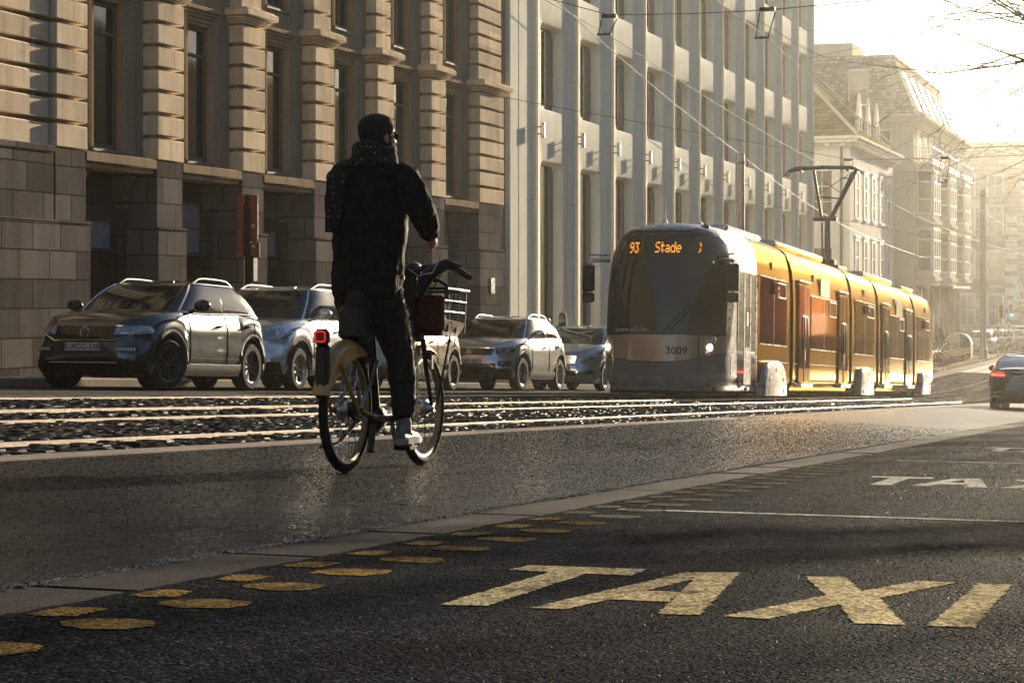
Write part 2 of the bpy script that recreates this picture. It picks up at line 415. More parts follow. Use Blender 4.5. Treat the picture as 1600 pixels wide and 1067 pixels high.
tag(mb.build('road_grit', t.m, smooth=0, recalc=False), kind='stuff')
# gutter slabs with open joints
mb = MB(); x = .22; rnd = random.Random(5); i = 0
while x < 120:
    L = 1.235; gap = .035 if i % 2 else .012
    dz0, dz1 = rnd.uniform(-.006, .002), rnd.uniform(-.006, .002)
    top = [[(xx, yy, gz(xx, yy) - .002 + dz0 + (dz1 - dz0) * k) for yy in (2.74, 3.12)] for k, xx in ((0, x + gap / 2), (1, x + L - gap / 2))]
    a, b = top
    v = [a[0], a[1], b[1], b[0]]; v += [(p[0], p[1], p[2] - .07) for p in v]
    mb.add(v, [(0, 3, 2, 1), (0, 1, 5, 4), (1, 2, 6, 5), (2, 3, 7, 6), (3, 0, 4, 7)])
    x += L; i += 1
tag(mb.build('gutter', M['gutter'], smooth=0), kind='structure')
# setts as real stones
RAILS = (6.65, 8.085, 8.70, 10.135)
mb = MB(); rnd = random.Random(11); x = 7.5; row = 0
while x < 101:
    L = .115; y = 6.06 + (row % 2) * -.09
    while y < 10.84:
        w = rnd.uniform(.125, .185); y0, y1 = y + .005, y + w - .005; y += w
        if y0 < 6.055: y0 = 6.055
        if y1 > 10.845: y1 = 10.845
        if y1 - y0 < .03 or any(r - .055 < y1 and y0 < r + .075 for r in RAILS):
            for r in RAILS:
                if y0 < r - .055 < y1: y1 = r - .058
                elif y0 < r + .075 < y1: y0 = r + .078
            if y1 - y0 < .03 or any(r - .055 < y1 and y0 < r + .075 for r in RAILS): continue
        x0, x1 = x + .005, x + L - .005
        h = rnd.gauss(.002, .0035); tx = rnd.gauss(0, .014); ty = rnd.gauss(0, .02)
        cx, cy = (x0 + x1) / 2, (y0 + y1) / 2; g = gz(cx, cy)
        def zz(px, py, k): return g - .042 * (px - cx) + h + tx * (px - cx) + ty * (py - cy) + k
        e = .012
        v = [(px, py, g - .03) for px, py in ((x0, y0), (x1, y0), (x1, y1), (x0, y1))]
        v += [(px, py, zz(px, py, -.007)) for px, py in ((x0 + .003, y0 + .003), (x1 - .003, y0 + .003), (x1 - .003, y1 - .003), (x0 + .003, y1 - .003))]
        v += [(px, py, zz(px, py, 0)) for px, py in ((x0 + e, y0 + e), (x1 - e, y0 + e), (x1 - e, y1 - e), (x0 + e, y1 - e))]
        f = [(8, 9, 10, 11)]
        for k in range(4):
            n = (k + 1) % 4; f += [(k, n, n + 4, k + 4), (k + 4, n + 4, n + 8, k + 8)]
        mb.add(v, f)
    x += L; row += 1
tag(mb.build('track_setts', M['sett'], smooth=50, recalc=False), kind='structure')
M['rail'] = simple('polished_rail', (.30, .255, .20), .42, 1, .25, 30, rvar=.08)
M['rail_no_glare'] = simple('far_rail_no_glare', (.05, .046, .042), .9, 0, .2, 30, spec=0)  # same rails farther on, coloured dark and matt to leave out sun glare
for r in RAILS:
    for xs, mt in ((frange(-20, 62, 4), M['rail']), (frange(62, 300, 4), M['rail_no_glare'])):
        mb = MB()
        for y0, y1 in ((r - .026, r + .014),):
            rows = [[(x, y0, gz(x, r) - .05), (x, y0, gz(x, r) + .009), (x, y0 + .006, gz(x, r) + .014), (x, y1 - .006, gz(x, r) + .014), (x, y1, gz(x, r) + .009), (x, y1, gz(x, r) - .05)] for x in xs]
            mb.rings(rows, closed=False)
        tag(mb.build('tram_rail', mt, smooth=30), kind='structure')
# markings
def mark(name, polys, mat, dz=.0065):
    mb = MB()
    for p in polys:
        q = []
        for (x0, y0), (x1, y1) in zip(p, p[1:] + p[:1]):   # chipped edges
            L = math.hypot(x1 - x0, y1 - y0); n = max(1, int(L / .016))
            for i in range(n):
                f = i / n; q.append((x0 + (x1 - x0) * f + random.gauss(0, .0035 if x0 < 25 else .001), y0 + (y1 - y0) * f + random.gauss(0, .0035)))
        mb.add([(x, y, gz(x, y) + dz) for x, y in q], [tuple(range(len(q)))])
    o = mb.build(name, mat, smooth=0, recalc=True)
    return tag(o, kind='structure')
TX = [[(6.15, 2.02), (6.33, 2.02), (6.36, 1.64), (6.13, 1.63), (6.13, 1.77), (5.13, 1.75), (5.11, 1.87), (6.14, 1.885)],
      [(5.13, 1.63), (6.30, 1.51), (6.10, 1.431), (5.14, 1.537)], [(6.30, 1.51), (6.38, 1.352), (5.156, 1.193), (5.14, 1.298), (6.10, 1.431)], [(5.43, 1.505), (5.70, 1.475), (5.70, 1.377), (5.43, 1.340)],
      [(5.15, 1.134), (5.79, .987), (6.343, 1.144), (6.376, 1.029), (5.941, .914), (6.35, .806), (6.34, .692), (5.786, .838), (5.16, .69), (5.137, .806), (5.57, .912), (5.144, 1.019)],
      [(5.158, .631), (6.347, .631), (6.352, .532), (5.163, .526)]]
for k in range(4):
    mark('road_lettering', [[(x + 7.375 * k, y) for x, y in p] for p in TX], M['paint_white'] if k else M['paint_taxi'])
    X = 9.33 + 7.375 * k
    mark('bay_line', [[(X, 2.55), (X + .085, 2.55), (X + .085 + .02, -1.5), (X + .02, -1.5)]], M['paint_white'])
M['paint_faded'] = asphalt('faded_paint', (.20, .18, .13), (.27, .245, .18), (.34, .31, .24), 85, .6, .75, worn=(.03, .03, .028), spec=0.0)
pol, pol2 = [], []
for k in range(42):
    x = 3.27 + .495 * k; j = lambda: random.uniform(-.012, .012)
    q = pol if x < 8.6 else pol2
    q.append([(x + .05 + j(), 2.515 + j()), (x + .125, 2.54 + j()), (x + .20 + j(), 2.52 + j()), (x + .235, 2.44), (x + .225 + j(), 2.35 + j()), (x + .12, 2.315 + j()), (x + .035 + j(), 2.335 + j()), (x + .01, 2.43)])
    x = 3.47 + .495 * k
    q.append([(x + .03 + j(), 2.695 + j()), (x + .18 + j(), 2.70 + j()), (x + .215, 2.64), (x + .20 + j(), 2.58 + j()), (x + .03 + j(), 2.575 + j()), (x, 2.64)])
mark('chequered_line', pol, M['paint_ochre']); mark('chequered_line', pol2, M['paint_faded'])
# left pavement and kerb, widening into an island further down the street
sheet('pavement', [16.0, 16.8, 18.6, 24], M['pavement'], .135)
mb = MB(); x = -20.
while x < 300:
    L = 1.0
    a, b = x + .004, x + L - .004
    v = []
    for xx in (a, b):
        g = gz(xx, 15.8)
        v += [(xx, 15.8, g - .1), (xx, 15.8, g + .115), (xx, 15.825, g + .14), (xx, 16.0, g + .14), (xx, 16.0, g - .1)]
    mb.rings([v[:5], v[5:]], cap=True); x += L
tag(mb.build('kerb', M['kerb'], smooth=0), kind='structure')
IS = [(101, 11.7), (132, 11.7), (135, 15.79)]
sheet('pavement_island', [11.7, 13, 15.79], M['pavement'], .13, frange(99, 131, 4), skirt=.2)
sheet('right_pavement', [-30, -10, -1.95], M['pavement'], .13, skirt=.2)
sheet('right_kerb', [-1.948, -1.602], M['kerb'], .14, skirt=.25)
# ------------------------------------------------------------------ stone bank building on the left
def at(u, v, Y):
    """photo pixel on the vertical plane y = Y (used once, to survey positions)"""
    th = math.atan(1080 / 3300); a = (u - 800) / 3300
    d = Y / (math.sin(th) - a * math.cos(th))
    return Vector(((math.cos(th) + a * math.sin(th)) * d, Y, CAMZ + (466 - v) / 3300 * d))
SB = thing('stone_building', 'weathered limestone building with banded pilasters above a dark stone base', 'building', (30, 17.5, gz(30, 17.5)))
FY = 17.5                       # front of the pilasters
ZP, ZS, ZC = 3.14, 1.95, 5.82   # plinth top, plinth string course, underside of capitals
PIT = 3.47
R_ = [30.96 + PIT * k for k in range(6)]
PIL = [(r - 1.0, r) for r in R_] + [(50.85, 52.8)]
BAYS = [(PIL[i][1], PIL[i + 1][0]) for i in range(6)]
def courses(mb, x0, x1, y0, y1, z0, z1, h, g=.062, c=.014, top=True):
    n = max(1, round((z1 - z0) / h)); h = (z1 - z0) / n
    for i in range(n):
        mb.box(x0, x1, y0, y1, z0 + i * h + (g / 2 if i else 0), z0 + (i + 1) * h - g / 2, c)
    mb.box(x0 + .16, x1 - .16, y0 + .17, y1, z0, z1 - .01)
def pier_base(x0, x1, name='plinth_pier'):
    mb = MB()
    mb.box(x0 + .01, x1 - .01, FY + .03, FY + .95, ZS + .002, ZP - .002, .01)
    mb.box(x0 - .045, x1 + .045, FY - .03, FY + .96, -4.2, ZS - .055, .01)
    mb.box(x0 - .06, x1 + .06, FY - .05, FY + .965, ZS - .053, ZS, .012)
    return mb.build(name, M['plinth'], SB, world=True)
for a, b in PIL: pier_base(a, b)
def moulding(mb, x0, x1, y, prof, ret=True):
    """stacked slabs: (z0, z1, projection)"""
    for z0, z1, p in prof: mb.box(x0 - p, x1 + p, y - p, y + .5, z0 + .002, z1, min(.012, (z1 - z0) * .3))
CAP = [(5.978, 6.02, .03), (6.02, 6.06, .07), (6.06, 6.11, .11), (6.11, 6.235, .20), (6.235, 6.27, .15)]
CAP2 = [(z0 + 4.15, z1 + 4.15, p) for z0, z1, p in CAP]
for i, (a, b) in enumerate(PIL):
    mb = MB()
    courses(mb, a, b, FY, FY + .5, ZP, 5.976, .405)
    courses(mb, a + .05, b - .05, FY + .06, FY + .5, 6.272, 10.125, .405)
    courses(mb, a + .05, b - .05, FY + .06, FY + .5, 10.423, 14.5, .405)
    p = mb.build('pilaster', M['limestone'], SB, world=True)
    for cp_ in (CAP, CAP2):
        mb = MB(); moulding(mb, a, b, FY, cp_); mb.build('capital', M['limestone'], p, world=True)
# recessed wall between the pilasters: strips round each window
WY = FY + .30
wl = MB()
WIN = []
for a, b in BAYS:
    c = (a + b) / 2 - .05; hw = .56
    wl.box(a - .2, c - hw, WY, WY + .6, ZP + .002, 15, 0); wl.box(c + hw, b + .2, WY, WY + .6, ZP + .002, 15, 0)
    zs = [(ZP, 3.24), (5.82, 6.55), (9.35, 10.7), (13.6, 15)]
    for z0, z1 in zs: wl.box(c - hw, c + hw, WY + .004, WY + .6, z0 + .002, z1, 0)
    WIN.append((c, hw, a, b))
wl.box(24, 52.8, FY + .05, FY + 9, 15.002, 16.4)
wl.box(52.3, 52.78, FY + .52, FY + 9, -4, 15)
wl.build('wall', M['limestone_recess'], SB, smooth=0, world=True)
mb = MB(); mb.box(24, 52.9, FY - .5, FY + .8, 14.52, 15.0, .02); mb.box(24, 53.0, FY - .75, FY + .8, 15.01, 15.25, .02)
mb.build('cornice', M['limestone'], SB, world=True)
# dark core behind the panes
mb = MB(); mb.box(18, 52.2, FY + 1.6, FY + 9, -4, 16); mb.build('interior_core', M['interior'], SB, smooth=0, world=True)
rnd = random.Random(4)
for i, (c, hw, a, b) in enumerate(WIN):
    for lv, (z0, z1) in enumerate(((3.24, 5.82), (6.55, 9.35), (10.7, 13.6))):
        mb = MB(); y = WY
        # moulded surround: stepped jambs and head
        for k, (d, p) in enumerate(((.0, .05), (.055, .02))):
            o = hw - d
            mb.box(c - o - .075 + .02, c - o + .02, y - p, y + .12, z0, z1 - d + .08, .01)
            mb.box(c + o - .02, c + o + .075 - .02, y - p, y + .12, z0, z1 - d + .08, .01)
            mb.box(c - o + .022, c + o - .022, y - p, y + .12, z1 - d + .003, z1 - d + .08, .01)
        # head entablature
        for (q0, q1, p) in ((.09, .16, .05), (.16, .22, .09), (.22, .30, .14)):
            mb.box(c - hw - p, c + hw + p, y - p, y + .1, z1 + q0 + .002, z1 + q1, .01)
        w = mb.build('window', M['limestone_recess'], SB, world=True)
        mb = MB(); yf = y + .09
        for x0, x1 in ((c - hw + .06, c - hw + .13), (c + hw - .13, c + hw - .06)): mb.box(x0, x1, yf, yf + .08, z0 + .05, z1 - .06, .008)
        for q0, q1 in ((z0, z0 + .09), (z1 - .13, z1 - .055), (z0 + (z1 - z0) * .76, z0 + (z1 - z0) * .76 + .06)): mb.box(c - hw + .132, c + hw - .132, yf + .004, yf + .075, q0, q1, .008)
        if lv: mb.box(c - .03, c + .03, yf - .004, yf + .07, z0 + .092, z1 - .132, .006)
        mb.box(c - hw - .0, c + hw + .0, y - .05, y + .1, z0 - .06, z0 - .002, .01)
        mb.build('frame', M['window_frame'], w, world=True)
        mb = MB(); mb.box(c - hw + .1, c + hw - .1, yf + .05, yf + .058, z0 + .05, z1 - .08); mb.build('pane', M['pane'], w, smooth=0, world=True)
        # curtain behind the glass
        mb = MB()
        def drape(x0, x1, tie):
            def fn(s, q):
                z = z1 - .1 - (z1 - z0 - .15) * q
                pull = 1 - tie * math.exp(-((q - .62) / .22) ** 2)
                xx = x0 + (x1 - x0) * s * pull
                return (xx, yf + .17 + .03 * math.sin(s * 38) * (.4 + .6 * pull), z)
            mb.grid(fn, 48, 20)
        if (i, lv) == (1, 0): drape(c - hw + .1, c + .12, .55)
        elif i >= 2 or lv: drape(c - hw + .1, c + hw - .1, 0) if rnd.random() < .8 or i in (2, 3) else drape(c + hw - .1, c + .1, .4)
        if mb.v: mb.build('curtain', M['curtain'], w, world=True)
# ledges, brackets and basement under each bay
for i, (c, hw, a, b) in enumerate(WIN):
    mb = MB(); mb.box(a + .002, b - .002, FY + .02, FY + .9, 2.97, ZP - .003, .012); mb.box(a + .002, b - .002, FY + .09, FY + .9, 2.88, 2.967, .01)
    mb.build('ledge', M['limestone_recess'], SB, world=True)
    for bx in (a + .42, b - .42):
        prof = [(0, 0), (.36, 0), (.38, -.05), (.33, -.12), (.24, -.18), (.20, -.27), (.22, -.36), (.20, -.44), (.12, -.50), (.05, -.47), (0, -.52)]
        mb = MB()
        for x0, x1, sc in ((-.10, .10, .9), (-.085, -.045, 1.0), (-.02, .02, 1.0), (.045, .085, 1.0)):
            mb.prism(prof, lambda p, t, sc=sc: (bx + t, FY + .62 - p[0] * sc, 2.875 + p[1] * sc), x0, x1)
        mb.box(bx - .07, bx + .07, FY + .40, FY + .62, 2.27, 2.33, .01)
        mb.build('bracket', M['plinth'], SB, world=True, smooth=30)
    top = 2.5 if i == 1 else 2.06 if i in (0, 2) else 2.3
    mb = MB(); mb.box(a + .002, b - .002, FY + .62, FY + .9, top + .002, 2.88, 0); mb.box(a + .002, a + .12, FY + .6, FY + .95, -4, top); mb.box(b - .42, b - .002, FY + .6, FY + .95, -4, top); mb.box(a + .122, b - .422, FY + .58, FY + .9, 1.50, 1.56)
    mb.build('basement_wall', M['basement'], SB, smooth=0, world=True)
    mb = MB(); mb.box(a + .12, b - .42, FY + .72, FY + .74, 1.56, top); w = mb.build('basement_window', M['blue_blind'], SB, smooth=0, world=True)
    if i == 1:
        mb = MB(); mb.box(a + .12, b - .42, FY + .70, FY + .73, 2.0, 2.05); mb.build('frame', M['window_frame'], w, smooth=0, world=True)
    mb = MB(); x = a + .16
    mb.box(a + .12, b - .42, FY + .50, FY + .54, 1.42, 1.47)
    while x < b - .45:
        mb.tube([(x, FY + .52, -4), (x, FY + .52, 1.44)], .016, 6)
        mb.tube([(x, FY + .52, 1.36), (x + .05, FY + .50, 1.44), (x + .1, FY + .52, 1.36)], .012, 5); x += .115
    mb.build('grille', M['black_iron'], SB, world=True)
    mb = MB(); mb.box(a, b, FY + .9, FY + 1.0, -4, 1.56); mb.build('grille_backing', M['interior'], SB, smooth=0, world=True)
# rusticated end block at the left edge of the photo, running on past the frame
mb = MB(); courses(mb, 2, PIL[0][0] - .06, FY + .10, FY + .7, ZP, 14.5, .405, .075, .016)
mb.build('rusticated_wall', M['limestone'], SB, world=True)
mb = MB(); mb.box(2, PIL[0][0] - .07, FY + .01, FY + .7, ZS + .002, ZP - .1, .01); mb.box(2, PIL[0][0] - .066, FY - .03, FY + .7, ZP - .098, ZP - .002, .01)
mb.box(2, PIL[0][0] - .07, FY - .06, FY + .7, -4, ZS - .06, .01); mb.box(2, PIL[0][0] - .066, FY - .08, FY + .7, ZS - .058, ZS, .012)
mb.build('plinth', M['plinth'], SB, world=True)
# plaque on the last pier
pq = thing('wall_plaque', 'small dark enamel wall plaque with two pale lines of lettering on the corner pier', 'plaque', (51.72, FY - .03, 1.02))
mb = MB(); mb.box(-.16, .16, -.03, -.002, -.21, .21, .01); mb.build('board', simple('plaque_enamel', (.10, .105, .115), .35, .2), pq)
for z, s, w in ((.06, .10, 'rue'), (-.05, .085, 'royale')):
    text_mb(w, s, lambda x, y, z=z: (x, -.034, z + y)).build('lettering', M['plate_white'], pq, smooth=0)

# ------------------------------------------------------------------ modern office with vertical fins
OB = thing('office_building', 'pale cast-concrete office block with vertical fins and rounded window recesses', 'building', (55, 17.7, gz(55, 17.7)))
F0, FP, PY = 55.55, 3.963, 17.60
def rrect(x0, x1, z0, z1, r, n=5):
    out = []
    for cx, cz, a0 in ((x1 - r, z1 - r, 0), (x0 + r, z1 - r, 90), (x0 + r, z0 + r, 180), (x1 - r, z0 + r, 270)):
        for k in range(n + 1):
            a = R(a0 + 90 * k / n); out.append((cx + r * math.cos(a), cz + r * math.sin(a)))
    return out
wall = MB(); panes = []
rows = [(-5.2, 5.37, -5, 4.58)] + [(5.37 + 3.57 * k, 8.94 + 3.57 * k, 5.98 + 3.57 * k, 8.46 + 3.57 * k) for k in range(4)]
for b in range(11):
    xa, xb = F0 + FP * b, F0 + FP * (b + 1); c = (xa + xb) / 2
    for j, (ca, cb, ha, hb) in enumerate(rows):
        hole = rrect(c - 1.22, c + 1.06, ha, hb, .28)
        out = []
        for px, pz in hole:   # project each hole point onto the cell border
            dx, dz = px - c, pz - (ha + hb) / 2
            sx = ((xb if dx > 0 else xa) - c) / dx if abs(dx) > 1e-6 else 1e9
            cz = (ha + hb) / 2
            sz = ((cb if dz > 0 else ca) - cz) / dz if abs(dz) > 1e-6 else 1e9
            s = min(sx, sz); out.append((c + dx * s, cz + dz * s))
        # keep exact corners
        for tx, tz in ((xa, ca), (xa, cb), (xb, ca), (xb, cb)):
            k = min(range(len(out)), key=lambda q: (out[q][0] - tx) ** 2 + (out[q][1] - tz) ** 2); out[k] = (tx, tz)
        def sc(poly, d, y):
            cx, cz = c - .04, (ha + hb) / 2; w, h = 1.16, (hb - ha) / 2
            return [(cx + (px - cx) * (w - d) / w, y, cz + (pz - cz) * (h - d) / h) for px, pz in poly]
        wall.rings([[(px, PY, pz) for px, pz in out], sc(hole, 0, PY), sc(hole, .03, PY + .02), sc(hole, .06, PY + .10), sc(hole, .10, PY + .32)])
        panes.append((b, j, sc(hole, .09, PY + .30), c, ha, hb))
wl = wall.build('wall', M['concrete'], OB, smooth=50, world=True)
for b, j, poly, c, ha, hb in panes:
    mb = MB(); mb.add(poly, [tuple(range(len(poly)))])
    w = mb.build('window', M['pane_brown'], OB, smooth=0, world=True)
    mb = MB(); y0 = PY + .25
    for mx in ((-.35, .35) if j == 0 else (0.0,)):
        mb.box(c + mx - .03, c + mx + .03, y0, y0 + .06, max(ha, -4) + .2, hb - .15)
    mb.build('mullion', M['dark_metal'], w, smooth=0, world=True)
# fins
prof = [(-.72, .0), (-.60, -.008), (-.50, -.04), (-.44, -.065), (-.12, -.08), (-.085, -.10), (-.085, -.13), (-.03, -.14), (-.03, -.11), (.03, -.11), (.03, -.14), (.085, -.13), (.085, -.10), (.12, -.08), (.44, -.065), (.50, -.04), (.60, -.008), (.72, 0), (.72, .05), (-.72, .05)]
segs = [-5.2, 3.40, 7.0, 10.57, 14.14, 19.65]
for k in range(12):
    xk = F0 + FP * k; mb = MB(); lip = MB()
    for z0, z1 in zip(segs, segs[1:]):
        mb.prism([p for p in prof if True], lambda p, t: (xk + p[0], PY + p[1] + .0, t), z0 + .008, z1 - .008)
    f = mb.build('fin', M['concrete'], OB, smooth=35, world=True)
    for s in (-1, 1): lip.box(xk + s * .058 - .03, xk + s * .058 + .03, PY - .152, PY - .135, -5.2, 19.6)
    lip.build('edge_strip', M['concrete_lip'], f, smooth=0, world=True)
mb = MB(); mb.box(53.25, F0 - .8, PY + .0, PY + .5, -5, 19.65); mb.box(53.25, 53.95, PY - .12, PY, -5, 19.65, .02); mb.box(54.0, 54.72, PY - .12, PY, -5, 19.65, .02)
mb.build('end_panel', M['concrete'], OB, smooth=0, world=True)
mb = MB(); mb.box(52.82, 53.24, PY + .02, PY + .6, -5, 19.6); mb.build('party_wall', M['brownstone'], OB, smooth=0, world=True)
mb = MB(); mb.box(53.3, 99.9, PY + .9, PY + 12, -5, 19.6); mb.build('interior_core', M['interior'], OB, smooth=0, world=True)
mb = MB(); mb.box(99.16, 99.95, PY - .02, PY + 12, -5, 19.64); mb.box(53.25, 99.97, PY - .4, PY + 12, 19.66, 20.2, .03); mb.build('end_wall', M['concrete'], OB, smooth=0, world=True)
ORD = ['nearest the stone building', 'second from the stone building', 'third from the stone building', 'fourth from the stone building', 'fifth from the stone building', 'sixth from the stone building', 'seventh from the stone building', 'eighth from the stone building', 'ninth from the stone building', 'third from the white house', 'second from the white house', 'nearest the white house']
for k in range(12):
    xk = F0 + FP * k
    w = thing('wall_lamp', 'slim metal wall lamp on a concrete fin, ' + ORD[k], 'wall lamp', (xk, PY - .155, 5.32), group='wall lamps along the office facade')
    if k == 0:
        mb = MB(); mb.box(-.055, .055, -.22, -.12, -.19, .19, .02); mb.box(-.065, .065, -.23, -.11, .192, .21, .005); mb.box(-.065, .065, -.23, -.11, -.21, -.192, .005); a = mb.build('lamp_shade', M['steel'], w)
        mb = MB()
        for z in (-.1, .1): mb.box(-.015, .015, -.118, 0, z - .015, z + .015)
        b2 = mb.build('bracket', M['dark_metal'], w, smooth=0)
    else:
        for o in (a, b2):
            cp = o.copy(); C.objects.link(cp); cp.parent = w

# ------------------------------------------------------------------ white house with the green roof
WX0, WX1, WYF = 110.1, 126.2, 17.5
WH = thing('white_house', 'white rendered corner house with a green hipped roof and three dormers', 'house', (WX0, WYF, gz(WX0, WYF)))
mb = MB(); mb.box(WX0, WX1, WYF, WYF + 10, -5, 9.0, 0); mb.build('wall', M['white_render'], WH, smooth=0, world=True)
mb = MB()
for z0, z1, p in ((8.45, 8.6, .06), (8.60, 8.80, .18), (8.80, 8.98, .48), (8.98, 9.14, .60)): mb.box(WX0 - p, WX1 + p, WYF - p, WYF + 10 + p, z0 + .002, z1, .015)
for k in range(24): mb.box(WX0 + .2 + k * .68, WX0 + .42 + k * .68, WYF - .42, WYF - .17, 8.62, 8.798)
for k in range(12): mb.box(WX0 - .42, WX0 - .17, WYF + .2 + k * .8, WYF + .42 + k * .8, 8.62, 8.798)
mb.build('cornice', M['white_render'], WH, smooth=0, world=True)
def window(parent, face, c, z0, z1, w, fm, pm, depth=.12, bars=(1, 2), fw=.07, proud=.05, lintel=True):
    """face 'y': plane y=c[1] looking -y, centre x=c[0]; face 'x': plane x=c[0] looking -x, centre y=c[1]"""
    def B(mb, a0, a1, p0, p1, q0, q1):
        if face == 'y': mb.box(c[0] + a0, c[0] + a1, c[1] + p0, c[1] + p1, q0, q1)
        else: mb.box(c[0] + p0, c[0] + p1, c[1] + a0, c[1] + a1, q0, q1)
    h = w / 2; mb = MB()
    B(mb, -h - fw, -h, -proud, .02, z0, z1); B(mb, h, h + fw, -proud, .02, z0, z1)
    B(mb, -h - fw, h + fw, -proud, .02, z1 + .002, z1 + fw)
    B(mb, -h - fw - .06, h + fw + .06, -proud - .08, .02, z0 - .09, z0 - .002)
    if lintel: B(mb, -h - fw - .08, h + fw + .08, -proud - .05, .02, z1 + fw + .002, z1 + fw + .10)
    nx, nz = bars
    for k in range(1, nx + 1):
        a = -h + w * k / (nx + 1); B(mb, a - .025, a + .025, -.034, .01, z0, z1)
    for k in range(1, nz + 1):
        q = z0 + (z1 - z0) * k / (nz + 1)
        for i in range(nx + 1):
            a = -h + w * i / (nx + 1) + .026; a2 = -h + w * (i + 1) / (nx + 1) - .026
            B(mb, a, a2, -.03, .01, q - .022, q + .022)
    f = mb.build('window', fm, parent, smooth=0, world=True)
    mb = MB(); B(mb, -h, h, -.012, -.004, z0, z1); mb.build('pane', pm, f, smooth=0, world=True)
    return f
for k in range(5):
    x = 112.4 + 2.95 * k
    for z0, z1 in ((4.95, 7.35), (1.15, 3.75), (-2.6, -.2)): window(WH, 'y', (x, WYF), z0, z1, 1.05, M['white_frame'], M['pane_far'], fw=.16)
for y in (18.95, 21.2, 23.6):
    for z0, z1 in ((4.95, 7.35), (1.3, 3.3)): window(WH, 'x', (WX0, y), z0, z1, 1.0, M['white_frame'], M['pane_far'], fw=.12)
mb = MB(); mb.tube([(WX0 - .08, 17.95, -4), (WX0 - .08, 17.95, 8.6)], .07, 8); mb.build('downpipe', M['bare_steel_dark'], WH, world=True)
rf = MB(); ex, ey, hp = .5, .5, 5.5
e = [(WX0 - ex, WYF - ey, 9.142), (WX1 + ex, WYF - ey, 9.142), (WX1 + ex, WYF + 10 + ey, 9.142), (WX0 - ex, WYF + 10 + ey, 9.142)]
r1, r2 = (WX0 + 5, WYF + 5, 9.14 + hp), (WX1 - 5, WYF + 5, 9.14 + hp)
rf.add(e + [r1, r2], [(0, 1, 5, 4), (1, 2, 5), (2, 3, 4, 5), (3, 0, 4), (0, 3, 2, 1)])
roof = rf.build('roof', M['green_slate'], WH, smooth=0, world=True)
mb = MB()
for q in (e[0], e[3]): mb.tube([q, r1], .11, 6)
for q in (e[1], e[2]): mb.tube([q, r2], .11, 6)
mb.tube([r1, r2], .12, 6); mb.build('ridge_tiles', M['cream_render'], roof, world=True)
for k, x in enumerate((114.0, 117.2, 120.4)):
    y0 = WYF + .15
    mb = MB(); mb.box(x - .52, x + .52, y0 + .05, y0 + 3.2, 9.15, 10.35)
    mb.add([(x - .75, y0 - .06, 10.3), (x + .75, y0 - .06, 10.3), (x, y0 - .06, 11.35), (x - .75, y0 + 4, 10.3), (x + .75, y0 + 4, 10.3), (x, y0 + 4, 11.35)], [(0, 1, 2), (3, 5, 4), (0, 2, 5, 3), (1, 4, 5, 2), (0, 3, 4, 1)])
    d = mb.build('dormer', M['green_slate'], WH, smooth=0, world=True)
    mb = MB()
    mb.box(x - .6, x - .32, y0 - .1, y0 + .1, 9.16, 10.4); mb.box(x + .32, x + .6, y0 - .1, y0 + .1, 9.16, 10.4)
    mb.add([(x - .72, y0 - .1, 10.41), (x + .72, y0 - .1, 10.41), (x, y0 - .1, 11.75), (x - .72, y0 + .06, 10.41), (x + .72, y0 + .06, 10.41), (x, y0 + .06, 11.75)], [(0, 1, 2), (3, 5, 4), (0, 2, 5, 3), (1, 4, 5, 2), (0, 3, 4, 1)])
    mb.build('gable', M['white_render'], d, smooth=0, world=True)
    mb = MB(); mb.box(x - .31, x + .31, y0 - .02, y0 + .04, 9.2, 10.38); mb.build('pane', M['pane_far'], d, smooth=0, world=True)

# ------------------------------------------------------------------ apartment block with oriels and mansard
AX0, AX1, AY = 131.0, 157.0, 16.9
AB = thing('apartment_building', 'tall cream apartment block with oriel bays, balcony and mansard roof', 'building', (AX0, AY, gz(AX0, AY)))
mb = MB(); mb.box(AX0, AX1, AY, AY + 14, -6, 11.3); mb.box(AX0 + 1, AX1, AY + 14, AY + 26, -6, 12.2); mb.build('wall', M['cream_render'], AB, smooth=0, world=True)
mb = MB()
for z0, z1, p in ((11.3, 11.5, .15), (11.5, 11.75, .45), (11.75, 12.0, .8)): mb.box(AX0 - p, AX1 + p, AY - p, AY + 14 + p, z0 + .002, z1, .02)
for k in range(26): mb.box(AX0 + .2 + k, AX0 + .45 + k, AY - .42, AY - .16, 11.2, 11.498)
for k in range(9): mb.box(AX0 - .42, AX0 - .16, AY + .4 + k * 1.2, AY + .65 + k * 1.2, 11.2, 11.498)
mb.build('cornice', M['cream_render'], AB, smooth=0, world=True)
def frustum(x0, x1, y0, y1, z0, z1, dx0, dx1, dy0, dy1):
    return [(x0, y0, z0), (x1, y0, z0), (x1, y1, z0), (x0, y1, z0), (x0 + dx0, y0 + dy0, z1), (x1 - dx1, y0 + dy0, z1), (x1 - dx1, y1 - dy1, z1), (x0 + dx0, y1 - dy1, z1)]
FR = [(0, 3, 2, 1), (4, 5, 6, 7), (0, 1, 5, 4), (1, 2, 6, 5), (2, 3, 7, 6), (3, 0, 4, 7)]
mb = MB(); mb.add(frustum(AX0 - .1, AX1 + .1, AY - .1, AY + 14, 12.0, 15.6, 1.3, .6, 1.5, .3), FR); mb.box(AX0 + 1.15, AX1 - .5, AY + 1.35, AY + 13.8, 15.602, 15.85, .04)
roof = mb.build('roof', M['slate'], AB, smooth=0, world=True)
